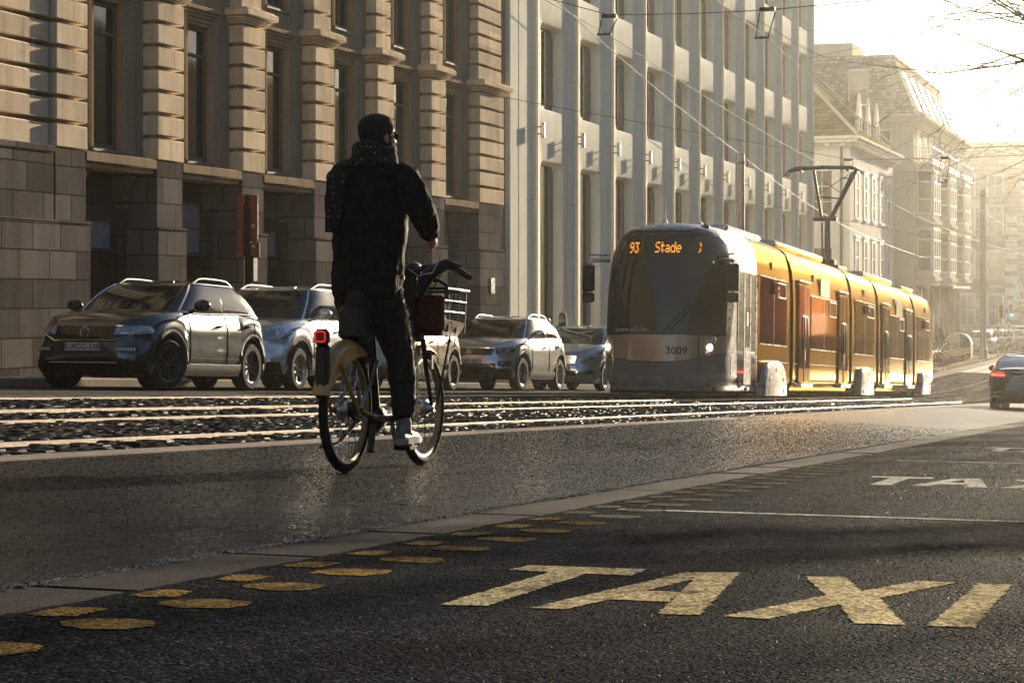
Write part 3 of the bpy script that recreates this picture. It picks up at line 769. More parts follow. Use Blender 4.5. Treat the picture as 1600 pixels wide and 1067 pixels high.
for k in range(6):
    x = AX0 + 3.4 + k * 3.9; w = .65 if k != 2 else .95
    v = []
    for z in (12.5, 14.9):
        y = AY - .1 + 1.5 * (z - 12) / 3.6
        v += [(x - w, y - .06, z), (x + w, y - .06, z), (x + w, y + .1, z), (x - w, y + .1, z)]
    mb = MB(); mb.add(v, FR); f = mb.build('roof_window', M['white_frame'], roof, smooth=0, world=True)
    v = []
    for z in (12.65, 14.75):
        y = AY - .1 + 1.5 * (z - 12) / 3.6
        v += [(x - w + .1, y - .08, z), (x + w - .1, y - .08, z), (x + w - .1, y + .1, z), (x - w + .1, y + .1, z)]
mb = MB(); mb.box(AX0 - .02, AX0 + 1.6, AY + 2.6, AY + 4.2, 12.3, 15.0); d = mb.build('dormer', M['slate'], roof, smooth=0, world=True)
window(AB, 'x', (AX0 - .02, AY + 3.4), 12.7, 14.7, 1.1, M['white_frame'], M['pane_far'], bars=(0, 1))
mb = MB(); mb.box(AX0 + 2, AX0 + 3.2, AY + 7.6, AY + 9.4, 15.86, 17.6, .05); mb.box(AX0 + 2.2, AX0 + 3.0, AY + 7.9, AY + 8.5, 17.6, 18.2, .05)
mb.build('chimney', M['cream_render'], roof, smooth=0, world=True)
mb = MB(); mb.box(AX0 + 1.5, AX0 + 6, AY + 4, AY + 10.5, 15.86, 16.7); mb.build('roof_hut', M['cream_render'], roof, smooth=0, world=True)
mb = MB(); mb.box(AX0 + .6, AX1, AY + 14, AY + 26.4, 12.2, 12.6, .1); mb.add(frustum(AX0 + .8, AX1, AY + 14.4, AY + 26, 12.6, 15.3, .9, .5, 1.2, 1.2), FR); mb.box(AX0 + 1.2, AX0 + 3, AY + 19.0, AY + 22, 14, 16.4, .05); mb.build('rear_wing', M['cream_render'], AB, smooth=0, world=True)
mb = MB(); rnd = random.Random(8)
for k in range(9):
    y = AY + 12 + k * .55; zz = 16.2 + rnd.uniform(.4, 1.6)
    mb.tube([(AX0 + 3, y, 15.2), (AX0 + 3, y, zz)], .025, 5)
    if k % 3 == 0:
        for q in range(3): mb.tube([(AX0 + 3, y - .5, zz - .2 - q * .3), (AX0 + 3, y + .5, zz - .2 - q * .3)], .02, 4)
mb.build('aerial', M['bare_steel_dark'], roof, world=True)
# oriels: front and canted sides
def oriel(x0, x1, levels, name='oriel'):
    p, c = 1.0, .55
    plan = [(x0, AY + .1), (x0 + .02, AY), (x0 + c, AY - p), (x1 - c, AY - p), (x1 - .02, AY), (x1, AY + .1)]
    mb = MB(); zb, zt = levels[0][0] - .9, levels[-1][1] + .35
    mb.prism(plan, lambda q, t: (q[0], q[1], t), zb, zt)
    for z0, z1 in levels:
        big = [(x0 - .1, AY + .05), (x0 - .1, AY - .08), (x0 + c - .12, AY - p - .14), (x1 - c + .12, AY - p - .14), (x1 + .1, AY - .08), (x1 + .1, AY + .05)]
        mb.prism(big, lambda q, t: (q[0], q[1], t), z0 - .62, z0 - .38)
    o = mb.build(name, M['cream_render'], AB, smooth=0, world=True)
    for z0, z1 in levels:
        for (ax, ay), (bx, by), nx in (((x0 + .02, AY), (x0 + c, AY - p), 1), ((x0 + c, AY - p), (x1 - c, AY - p), 3), ((x1 - c, AY - p), (x1 - .02, AY), 1)):
            A, Bv = Vector((ax, ay, 0)), Vector((bx, by, 0)); d = (Bv - A); L = d.length; d /= L; nrm = Vector((d.y, -d.x, 0))
            def P(s, z, off): q = A + d * s + nrm * off; return (q.x, q.y, z)
            def bar(mb, s0, s1, q0, q1, o0, o1): mb.add([P(s0, q0, o0), P(s1, q0, o0), P(s1, q0, o1), P(s0, q0, o1), P(s0, q1, o0), P(s1, q1, o0), P(s1, q1, o1), P(s0, q1, o1)], FR)
            mb = MB(); m = .10
            for k in range(nx + 1):
                s = m + (L - 2 * m) * k / nx; bar(mb, s - .055, s + .055, z0, z1, 0, .07)
            for q in (z0, z0 + (z1 - z0) * .33, z0 + (z1 - z0) * .74, z1): bar(mb, m - .05, L - m + .05, q - .05, q + .05, .001, .055)
            w = mb.build('window', M['white_frame'], o, smooth=0, world=True)
            mb = MB(); bar(mb, m, L - m, z0, z1, .005, .02); mb.build('pane', M['pane_far'], o, smooth=0, world=True)
LV = [(2.4, 5.0), (5.95, 8.6)]
for x0 in (131.9, 141.0, 150.0): oriel(x0, x0 + 4.6, LV)
for x in (138.8, 147.9, 155.8):
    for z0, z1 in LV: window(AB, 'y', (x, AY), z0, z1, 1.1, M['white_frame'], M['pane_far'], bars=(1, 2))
for k in range(8):
    window(AB, 'y', (AX0 + 2.2 + 3.1 * k, AY), 9.2, 11.0, 1.2, M['white_frame'], M['pane_far'], bars=(1, 0))
    window(AB, 'y', (AX0 + 2.2 + 3.1 * k, AY), -2.3, 1.2, 1.5, M['dark_metal'], M['pane_far'], bars=(1, 1))
for y in (AY + 2.4, AY + 5.8, AY + 9.2):
    for z0, z1 in ((2.4, 4.9), (5.95, 8.5), (9.1, 11.0)): window(AB, 'x', (AX0, y), z0, z1, 1.9, M['white_frame'], M['pane_far'], bars=(1, 1))
for x0, x1 in ((131.5, 137.2), (140.5, 146.2), (149.5, 155.2)):
    mb = MB(); mb.box(x0, x1, AY - 1.1, AY, 8.96, 9.1)
    for z in (9.25, 9.98): mb.tube([(x0 + .05, AY - .02, z), (x0 + .05, AY - 1.05, z), (x1 - .05, AY - 1.05, z), (x1 - .05, AY - .02, z)], .03, 5)
    n = 34
    for k in range(n + 1):
        x = x0 + .05 + (x1 - x0 - .1) * k / n; mb.tube([(x, AY - 1.05, 9.1), (x, AY - 1.05, 9.98)], .014, 4)
    mb.build('balcony', M['white_frame'], AB, smooth=0, world=True)
mb = MB(); mb.box(139.0, 149.8, AY - 1.5, AY - .02, 1.35, 1.5); mb.build('shop_canopy', M['dark_metal'], AB, smooth=0, world=True)

# ------------------------------------------------------------------ palace-like block closing the street
PX = 250.0
PB = thing('palace_building', 'hazy long stone palace front closing the far end of the street', 'building', (PX, 10, gz(PX, 10)))
mb = MB(); mb.box(PX, PX + 14, -26, 60, -8, 16.2); mb.box(PX - .9, PX, -2, 21.4, -8, 16.0); mb.build('wall', M['far_stone'], PB, smooth=0, world=True)
mb = MB(); mb.box(PX - .5, PX + 14, -26, 60, 16.2, 17.0, .1); mb.box(PX - 1.5, PX - .5, -2.4, 21.9, 15.4, 16.4, .1); mb.box(PX - 1.2, PX, -2.2, 21.7, 10.9, 11.25); mb.build('cornice', M['far_stone'], PB, smooth=0, world=True)
mb = MB(); mb.add(frustum(PX + .2, PX + 14, -26, 60, 17.0, 18.9, 1.2, 1, 1, 1), FR); mb.add(frustum(PX - .8, PX + 10, -1, 21.0, 17.02, 20.6, 1.8, 1, 1.2, 3.0), FR); roof = mb.build('roof', M['slate'], PB, smooth=0, world=True)
mb = MB(); mb.box(PX + 1.5, PX + 7, 2, 17.6, 20.6, 21.0)
for k in range(12): mb.box(PX + 1.6, PX + 1.9, 2.3 + k * 1.3, 2.75 + k * 1.3, 21.0, 22.2)
mb.box(PX + 1.5, PX + 7, 2, 17.6, 22.2, 22.5); mb.build('parapet', M['white_render'], roof, smooth=0, world=True)
for y in (17.6, 13.5, 9.4, 5.3, 1.2):
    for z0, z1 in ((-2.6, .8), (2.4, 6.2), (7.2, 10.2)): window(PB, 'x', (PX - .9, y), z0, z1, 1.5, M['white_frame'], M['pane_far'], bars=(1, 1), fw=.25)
    window(PB, 'x', (PX - .3, y), 17.4, 19.0, .8, M['white_frame'], M['pane_far'], bars=(0, 0), fw=.2)
for k in range(11):
    y = 22.9 + 3.2 * k
    for z0, z1 in ((-2.4, 1.0), (3.0, 6.0), (8.0, 11.2), (12.6, 14.8)): window(PB, 'x', (PX, y), z0, z1, 1.5, M['white_frame'], M['pane_far'], bars=(1, 1), fw=.25)
mb = MB()
for y in (21.0, 15.5, 11.4):
    for k in range(12): mb.box(PX - 1.12, PX - .9, y - .7, y + .7, -6 + k * 1.4, -5.2 + k * 1.4, .03)
for k in range(4): mb.box(PX - 1.06, PX - .9, -1, 20.0, 11.6 + k * 1.0, 12.1 + k * 1.0, .03)
mb.build('quoin', M['white_render'], PB, smooth=0, world=True)
for k, y in enumerate((20.3, 17.6, 15.6, 13.9)):
    z = -1.0 if k else .6
    s = thing('statue', ['weathered stone statue on a pedestal left of the others on the palace front', 'hazy stone statue second from the left on the palace front', 'hazy stone statue third from the left on the palace front', 'hazy stone statue fourth from the left on the palace front'][k], 'statue', (PX - 1.5, y, z), group='statues on the palace front')
    if k == 0:
        mb = MB(); mb.box(-.5, .5, -.6, .6, -.5, 0, .05); mb.lathe([(.42, 0), (.46, .3), (.36, .9), (.40, 1.3), (.30, 1.7), (.2, 1.95), (.11, 2.05), (.10, 2.15), (.17, 2.3), (.15, 2.5), (.02, 2.58)], n=12, cap=True)
        mb.tube([(-.05, .28, 1.8), (-.25, .5, 1.45), (-.4, .25, 1.25)], [.12, .1, .07], 7); mb.tube([(-.05, -.28, 1.8), (-.1, -.52, 1.4), (-.3, -.45, 1.0)], [.12, .1, .07], 7)
        st = mb.build('figure', M['white_render'], s)
    else:
        c2 = st.copy(); C.objects.link(c2); c2.parent = s
# ------------------------------------------------------------------ tram
M['tram_silver'] = carpaint('tram_silver', (.36, .36, .37), .26, .3)
M['tram_sun_gold'] = carpaint('tram_sunlit_champagne', (.155, .10, .047), .17, 1.0)  # champagne livery with the sun's gold put into its colour
M['tram_brown'] = carpaint('tram_bronze', (.36, .25, .16), .34, .35)
M['tram_grey'] = carpaint('tram_dark_grey', (.14, .14, .145), .38, .2)
M['tram_glass'] = glass('tram_windscreen', (.012, .013, .015), .02, .30)
M['tram_sun_gold_glass'] = glass('tram_sun_gold_glass', (.07, .048, .026), .05)  # dark side glass; golden sun reflection put into its colour below
M['tram_sun_gold_glass'].node_tree.nodes['Principled BSDF'].inputs['Metallic'].default_value = 1.0
M['tram_sun_gold_glass'].node_tree.nodes['Principled BSDF'].inputs['Base Color'].default_value = (.045, .03, .015, 1)
for k_, tint in (('tram_sunlit_champagne', (.46, .325, .165, 1)), ('tram_sun_gold_glass', (.24, .165, .085, 1))):  # gold edge tint stands in for the low sun's sheen
    b_ = bpy.data.materials[k_].node_tree.nodes['Principled BSDF']; b_.inputs['Coat Weight'].default_value = .04; b_.inputs['Specular Tint'].default_value = tint
bpy.data.materials['tram_silver'].node_tree.nodes['Principled BSDF'].inputs['Coat Weight'].default_value = .15
M['bellows'] = simple('rubber_bellows', (.03, .026, .022), .7, 0, .3, 12)
M['led'] = emit('amber_led', (1.0, .33, .02), .5)
M['white_lamp'] = emit('lit_headlamp', (1, .93, .8), 4)
M['orange_lens'] = simple('orange_lens', (.75, .16, .02), .25, 0, .15, 20)
M['pale_ink'] = simple('pale_lettering', (.42, .42, .40), .5, 0, .1)
M['dark_ink'] = simple('dark_lettering', (.012, .012, .012), .5, 0, .1)
M['sticker'] = simple('blue_sticker', (.05, .07, .30), .4, 0, .2, 8)
TXX, TYY = 36.9, 9.42
TR = thing('tram', 'long bronze and silver articulated tram with a lit amber destination display', 'tram', (TXX, TYY, gz(TXX, TYY) + .014), (0, slope(45), 0))
HW = 1.15
PZ = [(.12, -.10, .16), (.30, -.02, .05), (.38, 0, .02), (.65, 0, 0), (1.06, 0, .015), (1.6, 0, .09), (2.0, 0, .17), (2.4, -.012, .28), (2.65, -.035, .37), (2.85, -.085, .46), (2.98, -.14, .54), (3.08, -.23, .65), (3.16, -.36, .82), (3.21, -.55, 1.08), (3.24, -.80, 1.5)]
def prof_at(z):
    if z <= PZ[0][0]: return PZ[0][1:]
    for a, b in zip(PZ, PZ[1:]):
        if z <= b[0]:
            t = (z - a[0]) / (b[0] - a[0]); return (a[1] + (b[1] - a[1]) * t, a[2] + (b[2] - a[2]) * t)
    return PZ[-1][1:]
NN, NL = 2.5, 1.35
def nose(th, z, off=0):          # th -90..90 degrees across the front
    def P(th, z):
        dy, x0 = prof_at(z); b = HW + dy
        s, c = abs(math.sin(th)), max(0, math.cos(th))
        y = b * s ** (2 / NN) * (1 if th > 0 else -1); x = x0 + (NL) * (1 - c ** (2 / NN))
        return Vector((x, y, z))
    p = P(th, z)
    if off:
        e = .004; du = P(th + e, z) - P(th - e, z); dv = P(th, z + e) - P(th, z - e)
        n = du.cross(dv)
        if n.length > 1e-12:
            n.normalize()
            if n.x > 0 and abs(th) < 1.2: n = -n
            if n.y * th < 0 and abs(th) >= 1.2: n = -n
            p = p + n * off
    return p
def th_of_y(y, z):
    b = HW + prof_at(z)[0]; q = min(.9999, abs(y) / b); return math.asin(q ** (NN / 2)) * (1 if y > 0 else -1)
def sidepts(x, sgn):
    return [(x, sgn * (HW + dy), z) for z, dy, _ in PZ]
zs = [p[0] for p in PZ]
def fine(z0, z1, n): return [z0 + (z1 - z0) * i / n for i in range(n + 1)]
ZL = []
for a, b in zip(zs, zs[1:]): ZL += fine(a, b, 2)[:-1]
ZL.append(zs[-1])
def end_module(L):
    mb = MB(); rows = []
    N = 40
    for z in ZL:
        dy = prof_at(z)[0]
        ring = [(L, -(HW + dy), z), (NL + prof_at(z)[1] + .3, -(HW + dy), z)]
        ring += [tuple(nose(-math.pi / 2 + math.pi * i / N, z)) for i in range(N + 1)]
        ring += [(NL + prof_at(z)[1] + .3, HW + dy, z), (L, HW + dy, z)]
        rows.append(ring)
    mb.rings(rows, closed=False)
    top = rows[-1]; n = len(top)
    mid = [((p[0] + top[n - 1 - i][0]) / 2 if False else p[0], p[1] * .5, 3.25) for i, p in enumerate(top)]
    cen = [(p[0], 0, 3.255) for p in top]
    mb.rings([top, mid, cen], closed=False)
    return mb
def mid_module(x0, x1):
    mb = MB(); rows = []
    for x in (x0, x1):
        s = sidepts(x, -1); rows.append([(x, s[0][1] + .3, .1)] + s + [(x, 0, 3.255)] + sidepts(x, 1)[::-1] + [(x, -s[0][1] - .3, .1)])
    return mb.rings(rows, cap=True)
end_module(7.05).build('body', M['tram_silver'], TR, smooth=35)
mb = end_module(5.55); mb.v = [(33 - x, -y, z) for x, y, z in mb.v]; mb.build('body', M['tram_sun_gold'], TR, smooth=35)
MODS = [(7.5, 14.95), (15.4, 19.45), (19.95, 26.9)]
for a, b in MODS: mid_module(a, b).build('body', M['tram_sun_gold'], TR, smooth=35)
for x0, x1 in ((7.05, 7.5), (14.95, 15.4), (19.45, 19.95), (26.9, 27.45)):
    mb = MB(); k = 7
    for i in range(k):
        a = x0 + (x1 - x0) * (i + .05) / k; b = x0 + (x1 - x0) * (i + .95) / k
        rows = []
        for x, s in ((a, .90), ((a + b) / 2, .95), (b, .90)):
            rows.append([(x, y * s, z * (.985) + .02) for _, y, z in sidepts(0, -1) + [(0, 0, 3.2)] + sidepts(0, 1)[::-1]])
        mb.rings(rows, cap=True)
    mb.build('articulation', M['bellows'], TR, smooth=30)
# front panels laid a few millimetres proud of the nose
def npatch(th0, th1, zf0, zf1, off, nu=24, nv=14):
    mb = MB()
    def fn(u, v):
        th = th0 + (th1 - th0) * u; a, b = zf0(th), zf1(th); return tuple(nose(th, a + (b - a) * v, off))
    return mb.grid(fn, nu, nv)
cz = lambda c: (lambda th: c)
ws_top = lambda th: 3.03 - .30 * abs(math.sin(th)) ** 9
ws_bot = lambda th: 1.15 + .03 * abs(math.sin(th))
T80 = R(70)
w = npatch(-T80, T80, ws_bot, ws_top, .010, 40, 26).build('windscreen', M['tram_glass'], TR, smooth=60)
npatch(-R(77), R(77), lambda t: 1.12, lambda t: 3.09 - .33 * abs(math.sin(t)) ** 8, .004, 40, 26).build('windscreen_surround', M['gloss_black'], TR, smooth=60)
gb = lambda th: .64 + .20 * abs(math.sin(th)) ** 2.2
npatch(-R(78), R(78), gb, lambda t: 1.115, .010, 40, 8).build('front_panel', M['tram_brown'], TR, smooth=60)
npatch(-R(76), R(76), lambda t: .385 + .10 * abs(math.sin(t)) ** 6, lambda t: gb(t) - .012, .008, 40, 6).build('lower_panel', M['tram_grey'], TR, smooth=60)
npatch(-R(52), R(52), cz(.14), cz(.375), .016, 30, 6).build('bumper', M['tram_silver'], TR, smooth=60)
mb = MB()
for y in (-.78, .78):
    for z0, z1 in ((.14, 1.11),):
        mb.tube([tuple(nose(th_of_y(y, z), z, .012)) for z in fine(z0, z1, 10)], .008, 5)
mb.tube([tuple(nose(R(a), gb(R(a)) - .006, .012)) for a in range(-76, 77, 8)], .009, 5)
mb.build('panel_seam', M['dark_ink'], TR)
for sgn in (-1, 1):
    p = nose(th_of_y(.94 * sgn, .90), .90, .02); n = (p - nose(th_of_y(.94 * sgn, .90), .90)).normalized()
    q = n.to_track_quat('Z', 'Y').to_matrix().to_4x4()
    mb = MB(); mb.lathe([(.02, .0), (.056, 0), (.06, .010), (.045, .018), (.0, .022)], Matrix.Translation(p) @ q, 18)
    h = mb.build('headlight', M['white_lamp'], TR)
    mb = MB()
    for dz, dy, r in ((.14, .05, .055), (-.12, -.05, .04)):
        pp = nose(th_of_y((.94 + dy) * sgn, .90 + dz), .90 + dz, .016)
        mb.lathe([(r * .55, .012), (r * .8, .02), (r, .012), (r, -.01)], Matrix.Translation(pp) @ q, 16)
    mb.build('lamp_ring', M['chrome'], h)
    pp = nose(th_of_y(.93 * sgn, .77), .77, .016); mb = MB(); mb.lathe([(0, .02), (.025, .018), (.032, .0)], Matrix.Translation(pp) @ q, 12); mb.build('indicator', M['orange_lens'], h)
    pp = nose(th_of_y(.9 * sgn, .26), .26, .016); mb = MB(); mb.lathe([(.0, .01), (.035, .012), (.045, .0)], Matrix.Translation(pp) @ q, 12); mb.build('bumper_socket', M['dark_ink'], TR)
def on_nose(y0, z0, off):
    return lambda x, y: tuple(nose(th_of_y(-(y0 + x), z0 + y), z0 + y, off))
text_mb('3009', .19, on_nose(.42, .83, .018), bold=.004).build('fleet_number', M['dark_ink'], TR, smooth=0)
text_mb('www.stib.be', .125, on_nose(-.42, 1.215, .018)).build('web_address', M['pale_ink'], TR, smooth=0)
mb = MB(); f = on_nose(0, .55, .016)
for a, b, c, d in (((-.11, .03), (0, -.03), (0, -.01), (-.10, .045)), ((.11, .03), (0, -.03), (0, -.01), (.10, .045))): mb.add([f(*a), f(*b), f(*c), f(*d)], [(0, 1, 2, 3)])
mb.build('emblem', M['chrome'], TR, smooth=0)
# dot-matrix display: real lit dots on a dark board
FONT = {'9': ['01110', '10001', '10001', '01111', '00001', '00010', '01100'], '3': ['11111', '00010', '00100', '00010', '00001', '10001', '01110'], 'S': ['01111', '10000', '10000', '01110', '00001', '00001', '11110'], 't': ['0100', '0100', '1111', '0100', '0100', '0101', '0010'], 'a': ['00000', '00000', '01110', '00001', '01111', '10001', '01111'], 'd': ['00001', '00001', '01101', '10011', '10001', '10001', '01111'], 'e': ['00000', '00000', '01110', '10001', '11111', '10000', '01110'], ')': ['10', '01', '01', '00', '01', '01', '10']}
npatch(-R(40), R(40), cz(2.55), cz(2.86), .013, 20, 6).build('display_board', M['gloss_black'], TR, smooth=60)
p = .0285; pw = .0168
def glyphs(s, y0, z0):
    y = y0; mb = MB()
    for ch in s:
        g = FONT[ch]
        for r, row in enumerate(g):
            for c, b in enumerate(row):
                if b == '1':
                    f = on_nose(y + c * pw, z0 - r * p, .018); h = p * .42; w_ = pw * .46
                    mb.add([f(-w_, -h), f(w_, -h), f(w_, h), f(-w_, h)], [(0, 1, 2, 3)])
        y += (len(g[0]) + 1) * pw
    mb.build('led_lettering', M['led'], TR, smooth=0)
glyphs('93', -.56, 2.80); glyphs('Stade', -.06, 2.80); glyphs(')', .70, 2.80)
# wiper, arms and mirrors
mb = MB(); mb.tube([tuple(nose(th_of_y(-.22, 1.22), 1.22, .03)), tuple(nose(th_of_y(-.60, 1.66), 1.66, .045))], .012, 6); mb.tube([tuple(nose(th_of_y(-.32, 1.22), 1.22, .03)), tuple(nose(th_of_y(-.66, 1.62), 1.62, .05))], .009, 6)
mb.tube([tuple(nose(th_of_y(-.12, 1.14), 1.14, .04)), tuple(nose(th_of_y(-.75, 1.72), 1.72, .04))], .007, 5); mb.build('wiper', M['black_plastic'], TR)
for sgn in (-1, 1):
    mb = MB(); mb.tube([(.75, sgn * 1.03, 2.50), (.55, sgn * 1.22, 2.50), (.50, sgn * 1.36, 2.47)], .035, 7); mb.tube([(.75, sgn * 1.03, 2.60), (.53, sgn * 1.36, 2.60)], .02, 6)
    a = mb.build('mirror_arm', M['steel'], TR)
    mb = MB(); mb.box(.42, .56, sgn * 1.36 - .11, sgn * 1.36 + .11, 1.92, 2.42, .03); mb.box(.42, .56, sgn * 1.36 - .11, sgn * 1.36 + .11, 1.72, 1.90, .03); mb.build('mirror', M['black_plastic'], a)
# cab side glass and door, only where the near side shows them, mirrored on the far side
for sgn in (-1, 1):
    mb = MB()
    def fn(u, v):
        z = .86 + (2.55 - .86) * v; xe = 1.42 + .35 * v ** 1.5 ; xs = 1.12 + .25 * v - .28 * (1 - v) ** 2 + .2 * (1 - v)
        return (xs + (xe - xs) * u * (1 - .85 * (1 - v) ** 3), sgn * (HW + prof_at(z)[0] + .006), z)
    mb.grid(fn, 6, 12).build('cab_window', M['tram_glass'], TR, smooth=60)
    mb = MB(); mb.box(1.85, 3.55, sgn * HW - .006, sgn * HW + .006, .22, 2.36)
    d = mb.build('cab_door', M['tram_glass'], TR, smooth=0)
    mb = MB()
    for x in (2.45, 3.0): mb.box(x - .05, x + .05, sgn * HW - .012, sgn * HW + .012, .24, 2.34)
    mb.box(2.51, 2.94, sgn * HW - .010, sgn * HW + .010, .24, .95)
    for x in (1.85, 3.5): mb.box(x, x + .05, sgn * HW - .012, sgn * HW + .012, .95, 2.34)
    mb.build('door_frame', M['tram_silver'], d, smooth=0)
    mb = MB(); mb.box(2.62, 2.85, sgn * HW - .03, sgn * HW + .03, .12, .19, .01); mb.build('step', M['steel'], d)
    mb = MB(); mb.box(2.66, 2.80, sgn * HW - .014, sgn * HW + .014, 1.35, 1.62); mb.build('door_sticker', M['pale_ink'], d, smooth=0)
    mb = MB(); mb.box(3.72, 7.04, sgn * HW - .006, sgn * HW + .006, .30, 2.395); mb.build('side_panel', M['tram_sun_gold'], TR, smooth=0)
    # roof-side skin of the first module is bronze too
    mb = MB(); rows = []
    for x in (3.72, 5.4, 7.045): rows.append([(x, sgn * (HW + prof_at(z)[0] + .004), z + .004) for z in fine(2.40, 3.22, 16)])
    mb.rings(rows, closed=False).build('roof_skin', M['tram_sun_gold'], TR)
    mb = MB(); rows = []
    for x in (1.9, 3.7): rows.append([(x, sgn * (HW + prof_at(z)[0] + .004), z) for z in fine(2.40, 2.72, 5)])
    mb.rings(rows, closed=False).build('roof_skin', M['tram_brown'], TR)
    mb = MB(); mb.box(1.28, 1.42, sgn * HW - .005, sgn * HW + .005, .42, .78, .004); mb.build('sticker', M['sticker'], TR, smooth=0)
def glazing(x0, x1, sgn, z0=1.06, z1=2.38, n=2, name='side_window'):
    mb = MB(); mb.box(x0, x1, sgn * HW - .014, sgn * HW + .014, z0, z1, .004)
    w = mb.build(name, M['tram_sun_gold_glass'], TR, smooth=0)
    mb = MB()
    for k in range(1, n): 
        x = x0 + (x1 - x0) * k / n; mb.box(x - .012, x + .012, sgn * HW - .017, sgn * HW + .017, z0 + .01, z1 - .01)
    mb.box(x0 - .03, x1 + .03, sgn * HW - .02, sgn * HW + .02, z1, z1 + .03); mb.box(x0 - .03, x1 + .03, sgn * HW - .018, sgn * HW + .018, z0 - .025, z0)
    mb.build('window_trim', M['tram_silver'], w, smooth=0)
    return w
def vent(w, x0, x1, sgn, z0, z1):
    mb = MB(); t = .03
    for a, b, c, d in ((x0, x1, z0, z0 + t), (x0, x1, z1 - t, z1), (x0, x0 + t, z0 + t, z1 - t), (x1 - t, x1, z0 + t, z1 - t)): mb.box(a, b, sgn * HW - .03, sgn * HW + .03, c, d)
    mb.build('vent_frame', M['white_frame'], w, smooth=0)
def door(x0, x1, sgn):
    mb = MB(); mb.box(x0, x1, sgn * HW - .035, sgn * HW + .035, .30, 2.46, .02); d = mb.build('door', M['tram_sun_gold'], TR)
    mb = MB(); c = (x0 + x1) / 2
    for a, b in ((x0 + .07, c - .02), (c + .02, x1 - .07)): mb.box(a, b, sgn * HW - .041, sgn * HW + .041, .62, 2.38, .004)
    mb.build('door_glass', M['tram_sun_gold_glass'], d, smooth=0)
    mb = MB(); mb.box(c - .018, c + .018, sgn * HW - .046, sgn * HW + .046, .32, 2.44)
    for a in (c - .16, c + .16): mb.tube([(a, sgn * (HW + .03), 1.75), (a, sgn * (HW + .07), 1.70), (a, sgn * (HW + .07), 1.05), (a, sgn * (HW + .03), 1.0)], .018, 6)
    mb.ell((c, sgn * (HW + .045), .98), .10, .012, .26, 14, 8); mb.build('handle', M['dark_metal'], d)
    mb = MB(); mb.box(x0 - .02, x1 + .02, sgn * HW - .10, sgn * HW + .10, .20, .28, .012); mb.build('step', M['steel'], d)
    mb = MB(); mb.box(x0, x1, sgn * HW - .05, sgn * HW + .05, 2.47, 2.51, .006); mb.build('rain_gutter', M['tram_silver'], d, smooth=0)
def fender(x0, x1, sgn):
    c, hw = (x0 + x1) / 2, (x1 - x0) / 2; mb = MB()
    out = [(c - hw, .03), (c - hw * .97, .25), (c - hw * .86, .48), (c - hw * .62, .66), (c - hw * .3, .73), (c + hw * .3, .73), (c + hw * .62, .66), (c + hw * .86, .48), (c + hw * .97, .25), (c + hw, .03)]
    r = []
    for s, y in ((1, HW - .05), (1, HW + .07), (.96, HW + .105), (.90, HW + .115)): r.append([(c + (x - c) * s, sgn * y, .03 + (z - .03) * (s if s < 1 else 1)) for x, z in out])
    mb.rings(r, cap=True); f = mb.build('wheel_cover', M['tram_silver'], TR, smooth=40)
    for x, z in ((c - hw * .6, .35), (c + hw * .6, .35), (c - hw * .6, .12), (c + hw * .6, .12), (c, .55)):
        mb = MB(); mb.box(x - .025, x + .025, sgn * (HW + .118) - .006, sgn * (HW + .118) + .006, z - .04, z + .04); mb.build('fastener', M['dark_metal'], f, smooth=0)
for sgn in (-1, 1):
    w = glazing(3.95, 6.7, sgn); vent(w, 5.75, 6.55, sgn, 2.02, 2.34)
    for a, b in MODS:
        if b - a > 6:
            door(a + .45, a + 1.85, sgn); door(b - 1.75, b - .35, sgn)
            w = glazing(a + 2.1, b - 2.0, sgn, 1.06, 2.22, 2); vent(w, b - 3.0, b - 2.05, sgn, 1.84, 2.2)
            mb = MB(); mb.box(a + 3.3, a + 4.5, sgn * HW - .015, sgn * HW + .015, 2.28, 2.68, .004); mb.build('side_display', M['gloss_black'], TR, smooth=0)
        else:
            w = glazing(a + .45, b - .45, sgn); vent(w, b - 1.6, b - .5, sgn, 2.02, 2.34)
    w = glazing(27.95, 30.9, sgn); vent(w, 29.9, 30.8, sgn, 2.02, 2.34)
    for x0, x1 in ((3.9, 6.35), (16.1, 18.5), (28.25, 30.5)): fender(x0, x1, sgn)
    for x in (5.35, 17.6, 29.4):
        mb = MB(); mb.box(x - .1, x + .1, sgn * (HW + .05) - .045, sgn * (HW + .05) + .045, 2.08, 2.32, .02); l = mb.build('side_indicator', M['orange_lens'], TR)
        mb = MB()
        for dz in (-.06, .06): mb.lathe([(.045, 0), (.05, .012), (0, .02)], Matrix.Translation((x, sgn * (HW + .095), 2.2 + dz)) @ Matrix.Rotation(R(90) * sgn * -1, 4, 'X'), 10)
        mb.build('lens', M['red_lamp'], l)
    for x in (5.2, 10, 17.4, 23, 30):
        mb = MB(); mb.box(x - .03, x + .03, sgn * (HW - .03) - .03, sgn * (HW - .03) + .03, 2.56, 2.72, .008); mb.build('marker_lamp', M['plate_white'], TR)
    mb = MB()
    for a, b in ((3.75, 7.0), (7.55, 14.9), (15.45, 19.4), (20.0, 26.85), (27.5, 31.5)):
        for z in (.71, .30): mb.box(a, b, sgn * HW - .008, sgn * HW + .008, z - .008, z + .006)
    mb.build('body_seam', M['dark_ink'], TR, smooth=0)
mb = MB(); mb.box(.7, 32.3, -.98, .98, .06, .34)
for x in (5.1, 17.3, 29.4):
    for s in (-1, 1):
        for dx in (-.85, .85):
            mb.lathe([(.0, -.07), (.30, -.07), (.31, .05), (.0, .06)], Matrix.Translation((x + dx, s * .72, .30)) @ Matrix.Rotation(R(90), 4, 'X'), 18)
mb.build('undercarriage', M['under'], TR, smooth=30)
